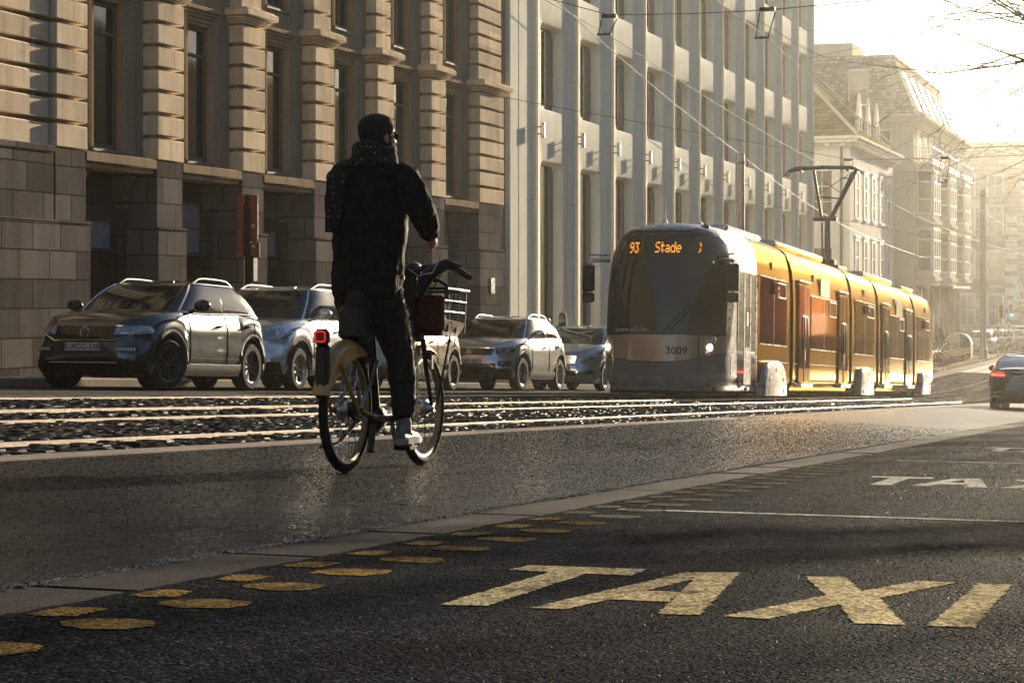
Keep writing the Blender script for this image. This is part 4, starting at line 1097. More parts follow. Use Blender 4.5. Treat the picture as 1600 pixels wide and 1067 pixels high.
# roof equipment
for a, b, h in ((3.4, 6.6, .10), (8.2, 14.2, .13), (20.6, 26.2, .13), (28.2, 31, .10)):
    mb = MB(); mb.box(a, b, -.62, .62, 3.235, 3.255 + h, .04); mb.build('roof_box', M['tram_silver'], TR)
for x, y in ((1.6, .2), (2.4, -.3)):
    mb = MB(); mb.lathe([(.05, 3.24), (.045, 3.31), (.012, 3.34), (.01, 3.48), (0, 3.49)], Matrix.Translation((x, y, 0)), 10); mb.build('antenna', M['steel'], TR)
p = Vector((1.15, -.70, 3.10)); mb = MB(); mb.ell((1.22, -.66, 3.135), .09, .09, .06, 14, 8); mb.build('roof_lamp', M['gloss_black'], TR)
# pantograph: base, lower arm, widening upper frame, head with horns
px = 17.9
mb = MB(); mb.box(px - .7, px + .7, -.5, .5, 3.26, 3.36, .02); mb.box(px + .2, px + .55, -.25, .25, 3.36, 3.55, .03); pan = mb.build('pantograph', M['dark_metal'], TR)
kz, hz, kx, hx = 4.62, 5.93, px + .35, px + .05
mb = MB(); mb.tube([(px + .25, -.06, 3.45), (kx - .1, -.05, kz)], [.085, .07], 8); mb.tube([(kx - .1, -.30, kz), (kx - .1, .32, kz)], .06, 8); mb.tube([(px + .55, .12, 3.4), (kx + .05, .12, kz - .08)], .025, 6)
mb.build('lower_arm', M['bare_steel_dark'], pan)
mb = MB(); q = kx - .1
for y0, y1, r in ((-.14, -.84, .05), (.10, .28, .04)): mb.tube([(q, y0, kz), (hx, y1, hz - .05)], r, 7)
mb.tube([(q, -.10, kz), (hx, -.74, hz - .1)], .02, 6); mb.tube([(q - .02, -.44, kz + .52), (q - .02, .18, kz + .58)], .022, 6); mb.tube([(q, -.50, kz + .6), (hx, .26, hz - .15)], .012, 5); mb.tube([(q, .2, kz + .66), (hx, -.62, hz - .2)], .012, 5)
mb.build('upper_frame', M['dark_metal'], pan)
mb = MB()
for dx in (-.16, .16):
    pts = [(hx + dx, -1.02, hz - .20), (hx + dx, -.92, hz - .07), (hx + dx, -.72, hz), (hx + dx, 0, hz + .02), (hx + dx, .72, hz), (hx + dx, .92, hz - .07), (hx + dx, 1.02, hz - .20)]
    mb.tube(pts, [.02, .025, .035, .035, .035, .025, .02], 7)
for y in (-.62, .62): mb.box(hx - .18, hx + .18, y - .03, y + .03, hz - .09, hz - .03)
mb.build('collector_head', M['dark_metal'], pan)
mb = MB(); mb.box(.85, 6.6, -1.02, 1.02, .36, .5); mb.box(7.6, 32, -1.0, 1.0, .36, .45)
mb.box(1.9, 2.3, -.9, .9, .5, 1.05, .05); mb.box(3.2, 3.3, -1.05, 1.05, .5, 2.9)
mb.box(2.5, 3.0, -.1, .4, .9, 1.9, .12); mb.build('cab_interior', M['interior'], TR)
# ------------------------------------------------------------------ cars
def interp(T, x): return lerp_table(T, x)
def smooth_table(T, x):
    """piecewise cubic through the points of T"""
    if x <= T[0][0]: return T[0][1]
    if x >= T[-1][0]: return T[-1][1]
    for i in range(len(T) - 1):
        (x0, y0), (x1, y1) = T[i], T[i + 1]
        if x <= x1:
            h = x1 - x0
            def m(k):
                if k == 0 or k == len(T) - 1: j = max(0, min(k, len(T) - 2)); return (T[j + 1][1] - T[j][1]) / (T[j + 1][0] - T[j][0])
                a = (T[k][1] - T[k - 1][1]) / (T[k][0] - T[k - 1][0]); b = (T[k + 1][1] - T[k][1]) / (T[k + 1][0] - T[k][0])
                return 0 if a * b <= 0 else 2 * a * b / (a + b)
            t = (x - x0) / h; a, b = m(i), m(i + 1)
            return (2 * t ** 3 - 3 * t * t + 1) * y0 + (t ** 3 - 2 * t * t + t) * h * a + (-2 * t ** 3 + 3 * t * t) * y1 + (t ** 3 - t * t) * h * b
class Car:
    """front at -x; body lofted from horizontal outlines, glasshouse on top"""
    def __init__(s, L, W, H, fo, wb, tr=.335, hood=(.80, 1.02), cowl=1.05, roof0=1.75, roof1=3.3, tail=3.95, belt=1.0, deck=None, clear=.22, nexp=5.0, rw=.62, tumble=.2, rear_n=5.5, shoulder=.05):
        s.L, s.W, s.H, s.fo, s.wb, s.tr = L, W, H, fo, wb, tr
        s.xw = (fo - L / 2, fo + wb - L / 2); s.clear = clear; s.nf, s.nr = nexp, rear_n
        h = L / 2; s.h = h; s.b = W / 2
        deck = deck or belt + .04
        s.top = [(-h, hood[0] - .06), (-h + .10, hood[0]), (-h + cowl * .55, (hood[0] + hood[1]) / 2 + .04), (-h + cowl, hood[1]), (-h + cowl + .6, belt - .01), (-h + roof1 - .2, belt + .03), (-h + tail, deck), (h - .05, deck - .02), (h, deck - .05)]
        s.x0, s.x1, s.x2, s.x3 = -h + cowl - .03, -h + roof0, -h + roof1, -h + tail
        s.rw, s.tum, s.sh = rw, tumble, shoulder
        s.FK = [(0, .09), (.12, .03), (.3, .0), (.55, .0), (.8, .03), (.93, .085), (1, .17)]     # how far the nose sits back, by level
        s.RK = [(0, .12), (.12, .04), (.3, .0), (.6, .02), (.85, .055), (1, .13)]
        s.BK = [(0, .060), (.10, .022), (.35, .0), (.6, .010), (.72, .006), (.86, .035), (1, .085)]
    def nn(s, x, k):
        n = s.nf if x < 0 else s.nr
        return n + 3.0 * max(0, 1 - k / .62)
    def zl(s, x):
        z = s.clear + .05 * max(0, (abs(x) - s.h + .5)) ** 1 * 1.2
        for w in s.xw:
            R0 = s.tr + .065
            if abs(x - w) < R0: z = max(z, s.tr + math.sqrt(R0 * R0 - (x - w) ** 2) - .0)
        return z
    def B(s, th, k):
        c, sn = math.cos(th), abs(math.sin(th))
        n = s.nn(x=-c, k=k)
        a = s.h - (interp(s.FK, k) if c > 0 else interp(s.RK, k))
        x = -a * (abs(c) ** (2 / n)) * (1 if c > 0 else -1); y = (s.b - interp(s.BK, k)) * sn ** (2 / n) * (1 if th >= 0 else -1)
        zl = s.zl(x); zt = smooth_table(s.top, x)
        return Vector((x, y, zl + (zt - zl) * k))
    def side(s, x, z, sg, off=0):
        zl, zt = s.zl(x), smooth_table(s.top, x); k = max(0, min(1, (z - zl) / (zt - zl)))
        n = s.nn(x, k); a = s.h - (interp(s.FK, k) if x < 0 else interp(s.RK, k))
        q = min(1, abs(x) / a); c = q ** (n / 2); y = (s.b - interp(s.BK, k)) * max(0, 1 - c * c) ** (1 / n)
        return Vector((x, sg * (y + off), z))
    def end(s, y, z, off=0, rear=False):
        k = .5
        for _ in range(6):
            b = s.b - interp(s.BK, k); n = s.nn(1 if rear else -1, k); q = min(.999, abs(y) / b)
            a = s.h - interp(s.RK if rear else s.FK, k); x = a * (1 - q ** n) ** (1 / n) * (1 if rear else -1)
            zl, zt = s.zl(x), smooth_table(s.top, x); k = max(0, min(1, (z - zl) / (zt - zl)))
        # outward normal in plan
        e = .01; q2 = min(.999, (abs(y) + e) / b); xb = a * (1 - q2 ** n) ** (1 / n) * (1 if rear else -1)
        t = Vector((xb - x, e * (1 if y >= 0 else -1), 0)).normalized(); nrm = Vector((t.y, -t.x, 0)); nrm = nrm if nrm.x * (1 if rear else -1) > -.2 and nrm.y * y >= -1e-6 else -nrm
        if abs(y) < .02: nrm = Vector((1 if rear else -1, 0, 0))
        return Vector((x, y, z)) + nrm * off
    def G(s, th, k):
        c, sn = math.cos(th), abs(math.sin(th)); n = 7
        m0, a0 = (s.x0 + s.x3) / 2, (s.x3 - s.x0) / 2; m1, a1 = (s.x1 + s.x2) / 2, (s.x2 - s.x1) / 2
        b0, b1 = s.b - .085, s.b - .085 - s.tum
        f = abs(c) ** (2 / n) * (1 if c > 0 else -1); g = sn ** (2 / n) * (1 if th >= 0 else -1)
        kb = k + .10 * math.sin(math.pi * k); kx = k ** .93
        x = (m0 - a0 * f) * (1 - kx) + (m1 - a1 * f) * kx
        y = b0 * g * (1 - k) + b1 * g * k; y += .035 * math.sin(math.pi * k) * g
        if c > 0: x -= .06 * (1 - g * g) * (1 - k)
        zb = smooth_table(s.top, (m0 - a0 * f)) - .015; zt = s.H - .055 - .05 * abs(f) ** 6 * (1 if c < 0 else .6)
        return Vector((x, y, zb + (zt - zb) * kb / (1.0)))
    def Gn(s, th, k, off):
        e = .004; p = s.G(th, k); du = s.G(th + e, k) - s.G(th - e, k); dv = s.G(th, min(1, k + e)) - s.G(th, max(0, k - e))
        n = du.cross(dv)
        if n.length < 1e-12: return p
        n.normalize()
        if n.dot(p - Vector(((s.x1 + s.x2) / 2, 0, s.H * .6))) < 0: n = -n
        return p + n * off
    def fth(s, fx):   # angle of the glasshouse outline at fraction fx (-1 front, 1 rear)
        return math.acos(max(-1, min(1, (abs(fx) ** 3.5) * (1 if fx < 0 else -1))))
def gpatch(car, th0, th1, k0, k1, off=.006, nu=10, nv=8, rad=.0):
    mb = MB()
    for sg in ((1, -1) if th0 > 0 else (1,)):
        def fn(u, v):
            return tuple(car.Gn((th0 + (th1 - th0) * u) * sg, k0 + (k1 - k0) * v, off))
        mb.grid(fn, nu, nv)
    return mb
def wheel(parent, x, y, r, w, steer, M_rim, spokes=10, detail=True):
    sg = 1 if y > 0 else -1
    Mx = Matrix.Translation((x, y, r)) @ Matrix.Rotation(steer, 4, 'Z') @ Matrix.Rotation(R(-90) * sg, 4, 'X')
    mb = MB(); h = w / 2
    mb.lathe([(r * .66, -h * .8), (r * .70, -h), (r * .92, -h), (r * .985, -h * .75), (r, -h * .4), (r, h * .4), (r * .985, h * .75), (r * .92, h), (r * .70, h), (r * .66, h * .8)], Mx, 36)
    t = mb.build('wheel', M['rubber'], parent)
    mb = MB(); mb.lathe([(r * .665, -h * .8), (r * .60, -h * .6), (r * .60, h * .55), (r * .64, h * .86), (r * .685, h * .95), (r * .70, h * .9)], Mx, 32)
    mb.lathe([(0, h * .62), (r * .10, h * .62), (r * .13, h * .5), (r * .13, h * .2)], Mx, 14)
    for k in range(spokes):
        a = 2 * math.pi * k / spokes; st = len(mb.v)
        mb.add([(r * .08, -r * .045, h * .5), (r * .08, r * .045, h * .5), (r * .63, r * .065, h * .72), (r * .63, -r * .065, h * .72), (r * .08, -r * .045, h * .2), (r * .08, r * .045, h * .2), (r * .63, r * .065, h * .4), (r * .63, -r * .065, h * .4)], [(0, 3, 2, 1), (4, 5, 6, 7), (0, 1, 5, 4), (1, 2, 6, 5), (2, 3, 7, 6), (3, 0, 4, 7)])
        mb.xform(Mx @ Matrix.Rotation(a, 4, 'Z'), st)
    mb.build('rim', M_rim, t, smooth=30)
    mb = MB(); mb.lathe([(0, -h * .1), (r * .6, -h * .1)], Mx, 20); mb.build('brake_disc', M['under'], t, smooth=0)
    return t
def plate(car, txt, z, parent, rear=False, y=0, off=.03, ink='plate_ink'):
    sx = 1 if rear else -1
    p = car.end(y, z, off, rear)
    mb = MB(); x = p.x; mb.box(min(x, x - sx * .03), max(x, x - sx * .03), y - .26, y + .26, z - .055, z + .055, .004)
    o = mb.build('license_plate', M['plate_white'], parent)
    text_mb(txt, .105, lambda a, b: (x + sx * .003, y + sx * a * 1.05, z + b), bold=.002).build('plate_lettering', M[ink], o, smooth=0)
def build_car(name, label, loc, car, paint, rot=0, rim='alloy', spokes=10, steer=0, cladding=True, rails=True, plate_txt=None, front='a', dark_roof=False, group=None, detail=True, trim_line=False, roll=0, interior=True):
    x, y = loc
    t = thing(name, label, 'car', (x, y, gz(x, y) + .012), (roll, slope(x) if rot == 0 else -slope(x), rot), group)
    s = car; NT_ = 96; KL = [0, .06, .12, .2, .3, .42, .55, .64, .70, .74, .80, .86, .91, .95, .98, 1]
    mb = MB(); ths = []
    # dense samples along the sides so the arches stay round
    xs = sorted(set([-s.h * .999 + (2 * s.h * .998) * i / 70 for i in range(71)] + [w + (s.tr + .066) * math.cos(R(a)) for w in s.xw for a in range(0, 181, 9)]))
    for xx in xs:
        n = (s.nf if xx < 0 else s.nr) + 1.5; c = (abs(xx) / s.h) ** (n / 2); ths.append(math.acos(c if xx < 0 else -c))
    ths = sorted(set([R(a) for a in (0, 4, 9, 15, 22, 30)] + ths + [math.pi - R(a) for a in (0, 4, 9, 15, 22, 30)]))
    full = [-a for a in ths[::-1] if a > 1e-6 and a < math.pi - 1e-6] + ths
    rows = [[tuple(s.B(a, k)) for a in full] for k in KL]
    mb.rings(rows)
    top = rows[-1]
    for q0, q1 in ((1, .92), (.92, .75), (.75, .5), (.5, .25), (.25, 0)):
        def rr(q): return [(p[0], p[1] * q, p[2] + .045 * (1 - q * q) * max(0, min(1, 3 * (s.h - abs(p[0]))))) for p in top]
        mb.rings([rr(q0), rr(q1)])
    # glasshouse shell and roof
    gth = [2 * math.pi * i / 96 - math.pi for i in range(96)]
    KG = [0, .15, .3, .45, .6, .75, .88, 1]
    grow = [[tuple(s.G(a, k)) for a in gth] for k in KG]
    mb.rings(grow)
    gt = grow[-1]
    def cap(q):
        cx = (s.x1 + s.x2) / 2
        return [(cx + (p[0] - cx) * q, p[1] * q, p[2] + .055 * (1 - q ** 2.6)) for p in gt]
    if dark_roof: mb.mi = 1
    mb.rings([cap(1), cap(.965), cap(.9), cap(.75), cap(.5), cap(.25), cap(.02)], cap=True); mb.mi = 0
    body = mb.build('body', [paint, M['gloss_black']], t, smooth=32)
    # under-body and wheel wells
    mb = MB(); mb.box(-s.h + .16, s.h - .16, -s.b + .30, s.b - .30, s.clear - .02, .62); mb.box(s.xw[0] + s.tr + .08, s.xw[1] - s.tr - .08, -s.b + .10, s.b - .10, s.clear, .55)
    mb.box(-s.h + .2, -s.h + .62 if s.fo > .7 else -s.h + .4, -s.b + .22, s.b - .22, s.clear - .0, .5); mb.build('underbody', M['under'], t, smooth=0)
    for i, xw in enumerate(s.xw):
        for sg in (-1, 1): wheel(t, xw, sg * (s.b - .135), s.tr, .215, steer if i == 0 else 0, M[rim], spokes)
    # glazing
    a0 = R(40); gl = M['car_glass']
    def sgrid(th0, th1, k0, k1, off, nu, nv): return gpatch(s, th0, th1, k0, k1, off, nu, nv)
    mb = MB(); mb.grid(lambda u, v: tuple(s.Gn(-a0 + 2 * a0 * u, .05 + .90 * v, .006)), 26, 10); mb.build('windscreen', gl, t, smooth=60)
    mb = MB(); mb.grid(lambda u, v: tuple(s.Gn(math.pi - R(38) + 2 * R(38) * u, .10 + .80 * v, .006)), 20, 8); mb.build('rear_window', gl, t, smooth=60)
    c1, c2 = s.fth(.02), s.fth(.80 if s.L > 4.2 else .74)
    d1, d2 = s.fth(-.86), s.fth(.84)
    mbt = MB(); hi = .90
    def surround(th0, th1):
        for sg in (1, -1): mbt.grid(lambda u, v: tuple(s.Gn((th0 + (th1 - th0) * u) * sg, .06 + (hi + .02 - .06) * v, .003)), 20, 6)
    surround(s.fth(-.90), s.fth(.90)); mbt.build('pillar_trim', M['gloss_black'], t, smooth=60)
    for sg in (1, -1):
        for th0, th1 in ((d1, s.fth(-.06)), (s.fth(.0), s.fth(.60)), (s.fth(.645), d2)):
            mb = MB(); mb.grid(lambda u, v: tuple(s.Gn((th0 + (th1 - th0) * u) * sg, .09 + (hi - .10) * v, .007)), 10, 6); mb.build('side_window', gl, t, smooth=60)
    # chrome line under the windows
    for sg in (1, -1):
        mb = MB(); mb.tube([tuple(s.Gn((s.fth(-.9) + (s.fth(.9) - s.fth(-.9)) * i / 24) * sg, .05, .008)) for i in range(25)], .009, 5)
        if trim_line: mb.tube([tuple(s.Gn(s.fth(-.9) * sg, .05 + .87 * i / 8, .008)) for i in range(9)] + [tuple(s.Gn((s.fth(-.9) + (s.fth(.8) - s.fth(-.9)) * i / 20) * sg, .92, .010)) for i in range(21)], .014, 5)
        mb.build('window_trim', M['chrome'], t)
    # cladding: sills, arch lips, lower bumpers
    lo = M['black_plastic'] if cladding else paint
    mb = MB()
    for sg in (1, -1):
        xa, xb = s.xw[0] + s.tr + .09, s.xw[1] - s.tr - .09
        mb.grid(lambda u, v: tuple(s.side(xa + (xb - xa) * u, s.clear + .005 + (.15 if cladding else .06) * v, sg, .012)), 20, 3)
        for w in s.xw:
            def lip(u, v):
                a = R(6 + 168 * u); r = s.tr + .06 + (.075 if cladding else .03) * v
                px, pz = w + r * math.cos(a), s.tr + r * math.sin(a); px = max(-s.h + .10, min(s.h - .10, px)); pz = max(pz, s.clear + .01)
                q = s.side(px, pz, sg, .016 if v < 1 else .004); k = abs(px - w)
                return tuple(q)
            mb.grid(lip, 36, 2)
    if cladding:
        for rear in (False, True): mb.grid(lambda u, v: tuple(s.end((-s.b + .10) + (2 * s.b - .20) * u, s.clear + .02 + .17 * v, .012, rear)), 36, 3)
    mb.build('cladding', lo, t, smooth=50)
    # doors: seams and handles
    mb = MB()
    for sg in (1, -1):
        xm = (s.x1 + s.x2) / 2 - .08
        for px, z0 in ((s.x0 + .28, .40), (xm, .38), (xm + .92, .78)):
            zt = smooth_table(s.top, px)
            pts = [tuple(s.side(px + .02 * (z - .5), z, sg, .001)) for z in fine(z0, zt - .01, 10)]; mb.tube(pts, .006, 4)
        z = .36; mb.tube([tuple(s.side(q, z, sg, .001)) for q in fine(s.x0 + .28, xm + .55, 10)], .005, 4)
    # bonnet shut line
    mb.tube([tuple(s.B(R(a), .985)) for a in range(-78, 79, 6)], .005, 4)
    mb.build('shut_line', M['dark_ink'], body)
    for sg in (1, -1):
        for px in (xm - .22, xm + .70):
            zt = smooth_table(s.top, px) - .16; p = s.side(px, zt, sg, .012)
            mb = MB(); mb.tube([(px - .09, p.y - sg * .01, zt), (px - .07, p.y + sg * .022, zt + .004), (px + .07, p.y + sg * .022, zt + .012), (px + .09, p.y - sg * .01, zt + .012)], .014, 6); mb.build('door_handle', paint, t)
    # mirrors
    for sg in (1, -1):
        px = s.x0 + .42; zt = smooth_table(s.top, px) + .09; yb = s.b - .06
        mb = MB(); mb.ell((px, sg * (yb + .15), zt + .03), .075, .125, .085, 14, 10); mb.tube([(px, sg * (yb - .06), zt - .07), (px, sg * (yb + .08), zt - .01)], [.03, .03], 6)
        m_ = mb.build('door_mirror', M['gloss_black'] if dark_roof else paint, t)
        mb = MB(); mb.ell((px + .035, sg * (yb + .155), zt + .03), .05, .105, .068, 12, 8); mb.build('mirror_glass', M['car_glass'], m_)
    if rails:
        for sg in (1, -1):
            pts = []
            for i in range(13):
                k = i / 12; px = s.x1 + .10 + (s.x2 - s.x1 - .12) * k; rise = .055 * min(1, 6 * k, 6 * (1 - k)) 
                pts.append((px, sg * (s.b - .085 - s.tum - .045), s.H - .035 + rise - .05 * abs(2 * k - 1) ** 3))
            mb = MB(); mb.tube(pts, .0125, 7); mb.build('roof_rail', M['rail_grey'], t)
    # front end
    zf = s.top[1][1]
    def fgrid(y0, y1, z0, z1, off, nu=14, nv=5, sh=None):
        mb = MB(); mb.grid(lambda u, v: tuple(s.end(y0 + (y1 - y0) * u, z0(u) + (z1(u) - z0(u)) * v, off)), nu, nv); return mb
    K = lambda c: (lambda u: c)
    return t, s, fgrid, K, zf, body
def finish(car, *parts): pass

# --- dark crossover, nearest
cA = Car(4.23, 1.82, 1.575, .83, 2.59, .345, hood=(.90, 1.07), cowl=1.12, roof0=1.88, roof1=3.35, tail=4.02, belt=1.06, deck=1.08, nexp=4.4, rw=.6, tumble=.20, clear=.20)
pA = carpaint('paint_dark_blue_grey', (.030, .036, .044), .22, .5)
XA = 25.87 - cA.xw[0]
t, s, fg, K, zf, body = build_car('parked_suv', 'dark blue-grey compact suv with black roof and silver roof rails, nearest parked car', (XA, 13.33 + .91), cA, pA, rim='dark_alloy', spokes=10, steer=R(-14), dark_roof=True, trim_line=True)
fg(-.60, .60, K(.665), K(.845), .006, 30, 5).build('grille', M['gloss_black'], t, smooth=60)
mb = MB()
mb.tube([tuple(s.end(y, .855, .012)) for y in [-.62 + 1.24 * i / 20 for i in range(21)]], .009, 5)
mb.tube([tuple(s.end(y, .655 if abs(y) < .45 else .655 + (abs(y) - .45) * .42, .014)) for y in [-.78 + 1.56 * i / 28 for i in range(29)]], .011, 5)
mb.tube([tuple(s.end(y, .36, .03)) for y in [-.5 + 1.0 * i / 20 for i in range(21)]], .010, 5)
mb.build('chrome_strip', M['chrome'], t)
for sg in (-1, 1):
    mb = MB(); mb.grid(lambda u, v: tuple(s.end(sg * (.44 + .37 * u), .735 + .018 * u + (.115 - .01 * u) * v, .012)), 12, 5); h = mb.build('headlight', M['lamp_glass'], t, smooth=60)
    mb = MB()
    for k in (0, 1):
        a, b = .49 + .15 * k, .61 + .15 * k
        mb.tube([tuple(s.end(sg * y, z, .016)) for y, z in ((a, .755), (b, .757), (b, .835), (a, .833), (a, .755))], .008, 5)
    mb.build('lamp_ring', M['chrome'], h)
    mb = MB(); mb.grid(lambda u, v: tuple(s.end(sg * (.48 + .26 * u), .50 + .075 * v, .014)), 10, 3); f = mb.build('fog_lamp_bezel', M['gloss_black'], t, smooth=60)
    mb = MB()
    for k in range(7): mb.add([tuple(s.end(sg * (.50 + .031 * k + a), .52 + b, .019)) for a, b in ((0, 0), (.022, 0), (.022, .042), (0, .042))], [(0, 1, 2, 3)])
    mb.build('running_light', M['plate_white'], f, smooth=0)
mb = MB(); p = s.end(0, .765, .02); q = Matrix.Translation(p) @ Matrix.Rotation(R(-90), 4, 'Y')
rs = []
for k in range(28):
    a = 2 * math.pi * k / 28; rs.append((p.x, math.cos(a) * .066, p.z + math.sin(a) * .066))
mb.tube(rs + [rs[0]], .0075, 6, cap=False)
E_ = lambda y, z: (p.x - .002, -y, p.z + z)
mb.tube([E_(-.026, .056), E_(0, .008), E_(.026, .056)], .0075, 5); mb.tube([E_(-.058, .028), E_(-.03, -.052), E_(0, .006), E_(.03, -.052), E_(.058, .028)], .0075, 5)
mb.build('emblem', M['chrome'], t)
plate(s, '1-XCC-338', .57, t)
mb = MB(); mb.tube([tuple(s.end(-.05 + .4 * i / 8, .255, .0)) for i in range(9)], .012, 5); mb.build('tow_trim', M['bare_steel_dark'], t)

# --- silver tall estate behind it
cB = Car(4.22, 1.80, 1.69, .85, 2.58, .335, hood=(.93, 1.10), cowl=1.10, roof0=1.66, roof1=3.55, tail=4.08, belt=1.10, deck=1.12, nexp=4.2, tumble=.15, clear=.24)
pB = carpaint('paint_silver', (.60, .62, .64), .26, .7)
t, s, fg, K, zf, body = build_car('parked_suv', 'silver boxy suv with round headlights half hidden by the cyclist', (30.2 - cB.xw[0], 13.33 + .90), cB, pB, spokes=7, rails=True)
fg(-.52, .52, K(.78), K(.89), .008, 24, 4).build('grille', M['gloss_black'], t, smooth=60)
mb = MB()
for k in range(4): mb.tube([tuple(s.end(-.5 + i / 12, .795 + .026 * k, .014)) for i in range(13)], .006, 4)
mb.tube([tuple(s.end(-.54 + 1.08 * i / 20, .90, .014)) for i in range(21)], .012, 5)
mb.build('chrome_strip', M['chrome'], t)
for sg in (-1, 1):
    mb = MB(); mb.grid(lambda u, v: tuple(s.end(sg * (.50 + .33 * u), .755 + .175 * v + .04 * u, .012)), 12, 6); h = mb.build('headlight', M['lamp_glass'], t, smooth=60)
    mb = MB(); c = s.end(sg * .64, .85, .018)
    ring = [tuple(s.end(sg * (.64 + .075 * math.cos(a)), .85 + .075 * math.sin(a), .017)) for a in [2 * math.pi * i / 18 for i in range(19)]]; mb.tube(ring, .009, 5, cap=False)
    mb.build('lamp_ring', M['chrome'], h)
    mb = MB()
    ring = [tuple(s.end(sg * (.60 + .05 * math.cos(a)), .47 + .05 * math.sin(a), .016)) for a in [2 * math.pi * i / 16 for i in range(17)]]; mb.tube(ring, .012, 5, cap=False); mb.build('fog_lamp', M['lamp_glass'], t)
plate(s, '1-KBD-572', .54, t)
mb = MB(); mb.tube([(1.25, 0, 1.70), (1.45, 0, 1.98)], .006, 5); mb.build('aerial', M['black_plastic'], t)

# --- bronze crossover behind the bicycle
cC = Car(4.20, 1.80, 1.56, .84, 2.58, .335, hood=(.88, 1.05), cowl=1.12, roof0=1.82, roof1=3.3, tail=4.0, belt=1.05, deck=1.07, nexp=4.4, tumble=.2, clear=.22)
pC = carpaint('paint_bronze_beige', (.36, .30, .22), .25, .6)
t, s, fg, K, zf, body = build_car('parked_suv', 'beige-bronze hatchback parked behind the bicycle wheels', (34.72 - cC.xw[0], 13.33 + .90), cC, pC, rim='dark_alloy', spokes=12, rails=False)
fg(-.55, .55, K(.66), K(.82), .008, 24, 4).build('grille', M['gloss_black'], t, smooth=60)
for sg in (-1, 1):
    mb = MB(); mb.grid(lambda u, v: tuple(s.end(sg * (.46 + .35 * u), .73 + .12 * v + .03 * u, .012)), 12, 5); mb.build('headlight', M['lamp_glass'], t, smooth=60)
    mb = MB(); mb.grid(lambda u, v: tuple(s.end(sg * (.52 + .30 * u), .84 + .14 * v, .012, True)), 10, 5); mb.build('tail_light', M['red_lamp'], t, smooth=60)
plate(s, '1-RVT-204', .52, t)

# --- silver-blue crossover with roof rails
cD = Car(4.36, 1.84, 1.60, .86, 2.64, .345, hood=(.92, 1.08), cowl=1.16, roof0=1.92, roof1=3.48, tail=4.16, belt=1.08, deck=1.10, nexp=4.2, tumble=.20, clear=.25)
pD = carpaint('paint_silver_blue', (.50, .51, .51), .24, .65)
t, s, fg, K, zf, body = build_car('parked_suv', 'pale silver suv with angular headlights and pale roof rails, two pedestrians behind it', (41.55 - cD.xw[0], 13.33 + .92), cD, pD, spokes=9, steer=R(-3))
mb = MB(); mb.grid(lambda u, v: tuple(s.end(-.50 + 1.0 * u, .71 + (.145) * v - .03 * (1 - abs(2 * u - 1)) * (1 - v), .010)), 26, 5); g = mb.build('grille', M['gloss_black'], t, smooth=60)
mb = MB(); rr = [tuple(s.end(y, z, .016)) for y, z in [(-.52, .86), (.52, .86), (.46, .70), (-.46, .70), (-.52, .86)]]
pts = []
for (y0, z0), (y1, z1) in zip([(-.52, .865), (.52, .865), (.47, .70), (-.47, .70)], [(.52, .865), (.47, .70), (-.47, .70), (-.52, .865)]):
    pts += [tuple(s.end(y0 + (y1 - y0) * i / 8, z0 + (z1 - z0) * i / 8, .015)) for i in range(8)]
mb.tube(pts + [pts[0]], .011, 5, cap=False)
mb.tube([tuple(s.end(a, b, .02)) for a, b in ((-.055, .83), (.055, .83), (.055, .815), (-.05, .79))], .011, 5); mb.tube([tuple(s.end(a, b, .02)) for a, b in ((.055, .745), (-.055, .745), (-.055, .76), (.05, .785))], .011, 5)
mb.build('emblem', M['chrome'], g)
mb = MB(); mb.grid(lambda u, v: tuple(s.end(-.56 + 1.12 * u, .40 + .15 * v, .010)), 24, 3); mb.build('lower_grille', M['gloss_black'], t, smooth=60)
mb = MB(); mb.grid(lambda u, v: tuple(s.end(-.50 + 1.0 * u, .27 + .05 * v, .03)), 24, 2); mb.build('skid_plate', M['steel'], t, smooth=60)
for sg in (-1, 1):
    mb = MB(); mb.grid(lambda u, v: tuple(s.end(sg * (.545 + .29 * u), .735 + .07 * u + (.115 - .01 * u) * v, .012)), 12, 5); h = mb.build('headlight', M['gloss_black'], t, smooth=60)
    mb = MB(); mb.tube([tuple(s.end(sg * y, z, .018)) for y, z in ((.56, .75), (.68, .77), (.72, .83), (.82, .89))], .010, 5); mb.tube([tuple(s.end(sg * y, z, .018)) for y, z in ((.57, .83), (.70, .855), (.81, .905))], .008, 5)
    for y in (.62, .73): mb.ell(tuple(s.end(sg * y, .81, .01)), .02, .035, .03, 10, 6)
    mb.build('running_light', M['lamp_glass'], h)
    mb = MB(); mb.grid(lambda u, v: tuple(s.end(sg * (.60 + .20 * u), .50 + .10 * v, .012)), 8, 3); f = mb.build('fog_lamp_bezel', M['gloss_black'], t, smooth=60)
    mb = MB(); mb.ell(tuple(s.end(sg * .67, .545, .015)), .012, .04, .025, 10, 6); mb.build('fog_lamp', M['lamp_glass'], f)
plate(s, '1-SJK-361', .595, t)

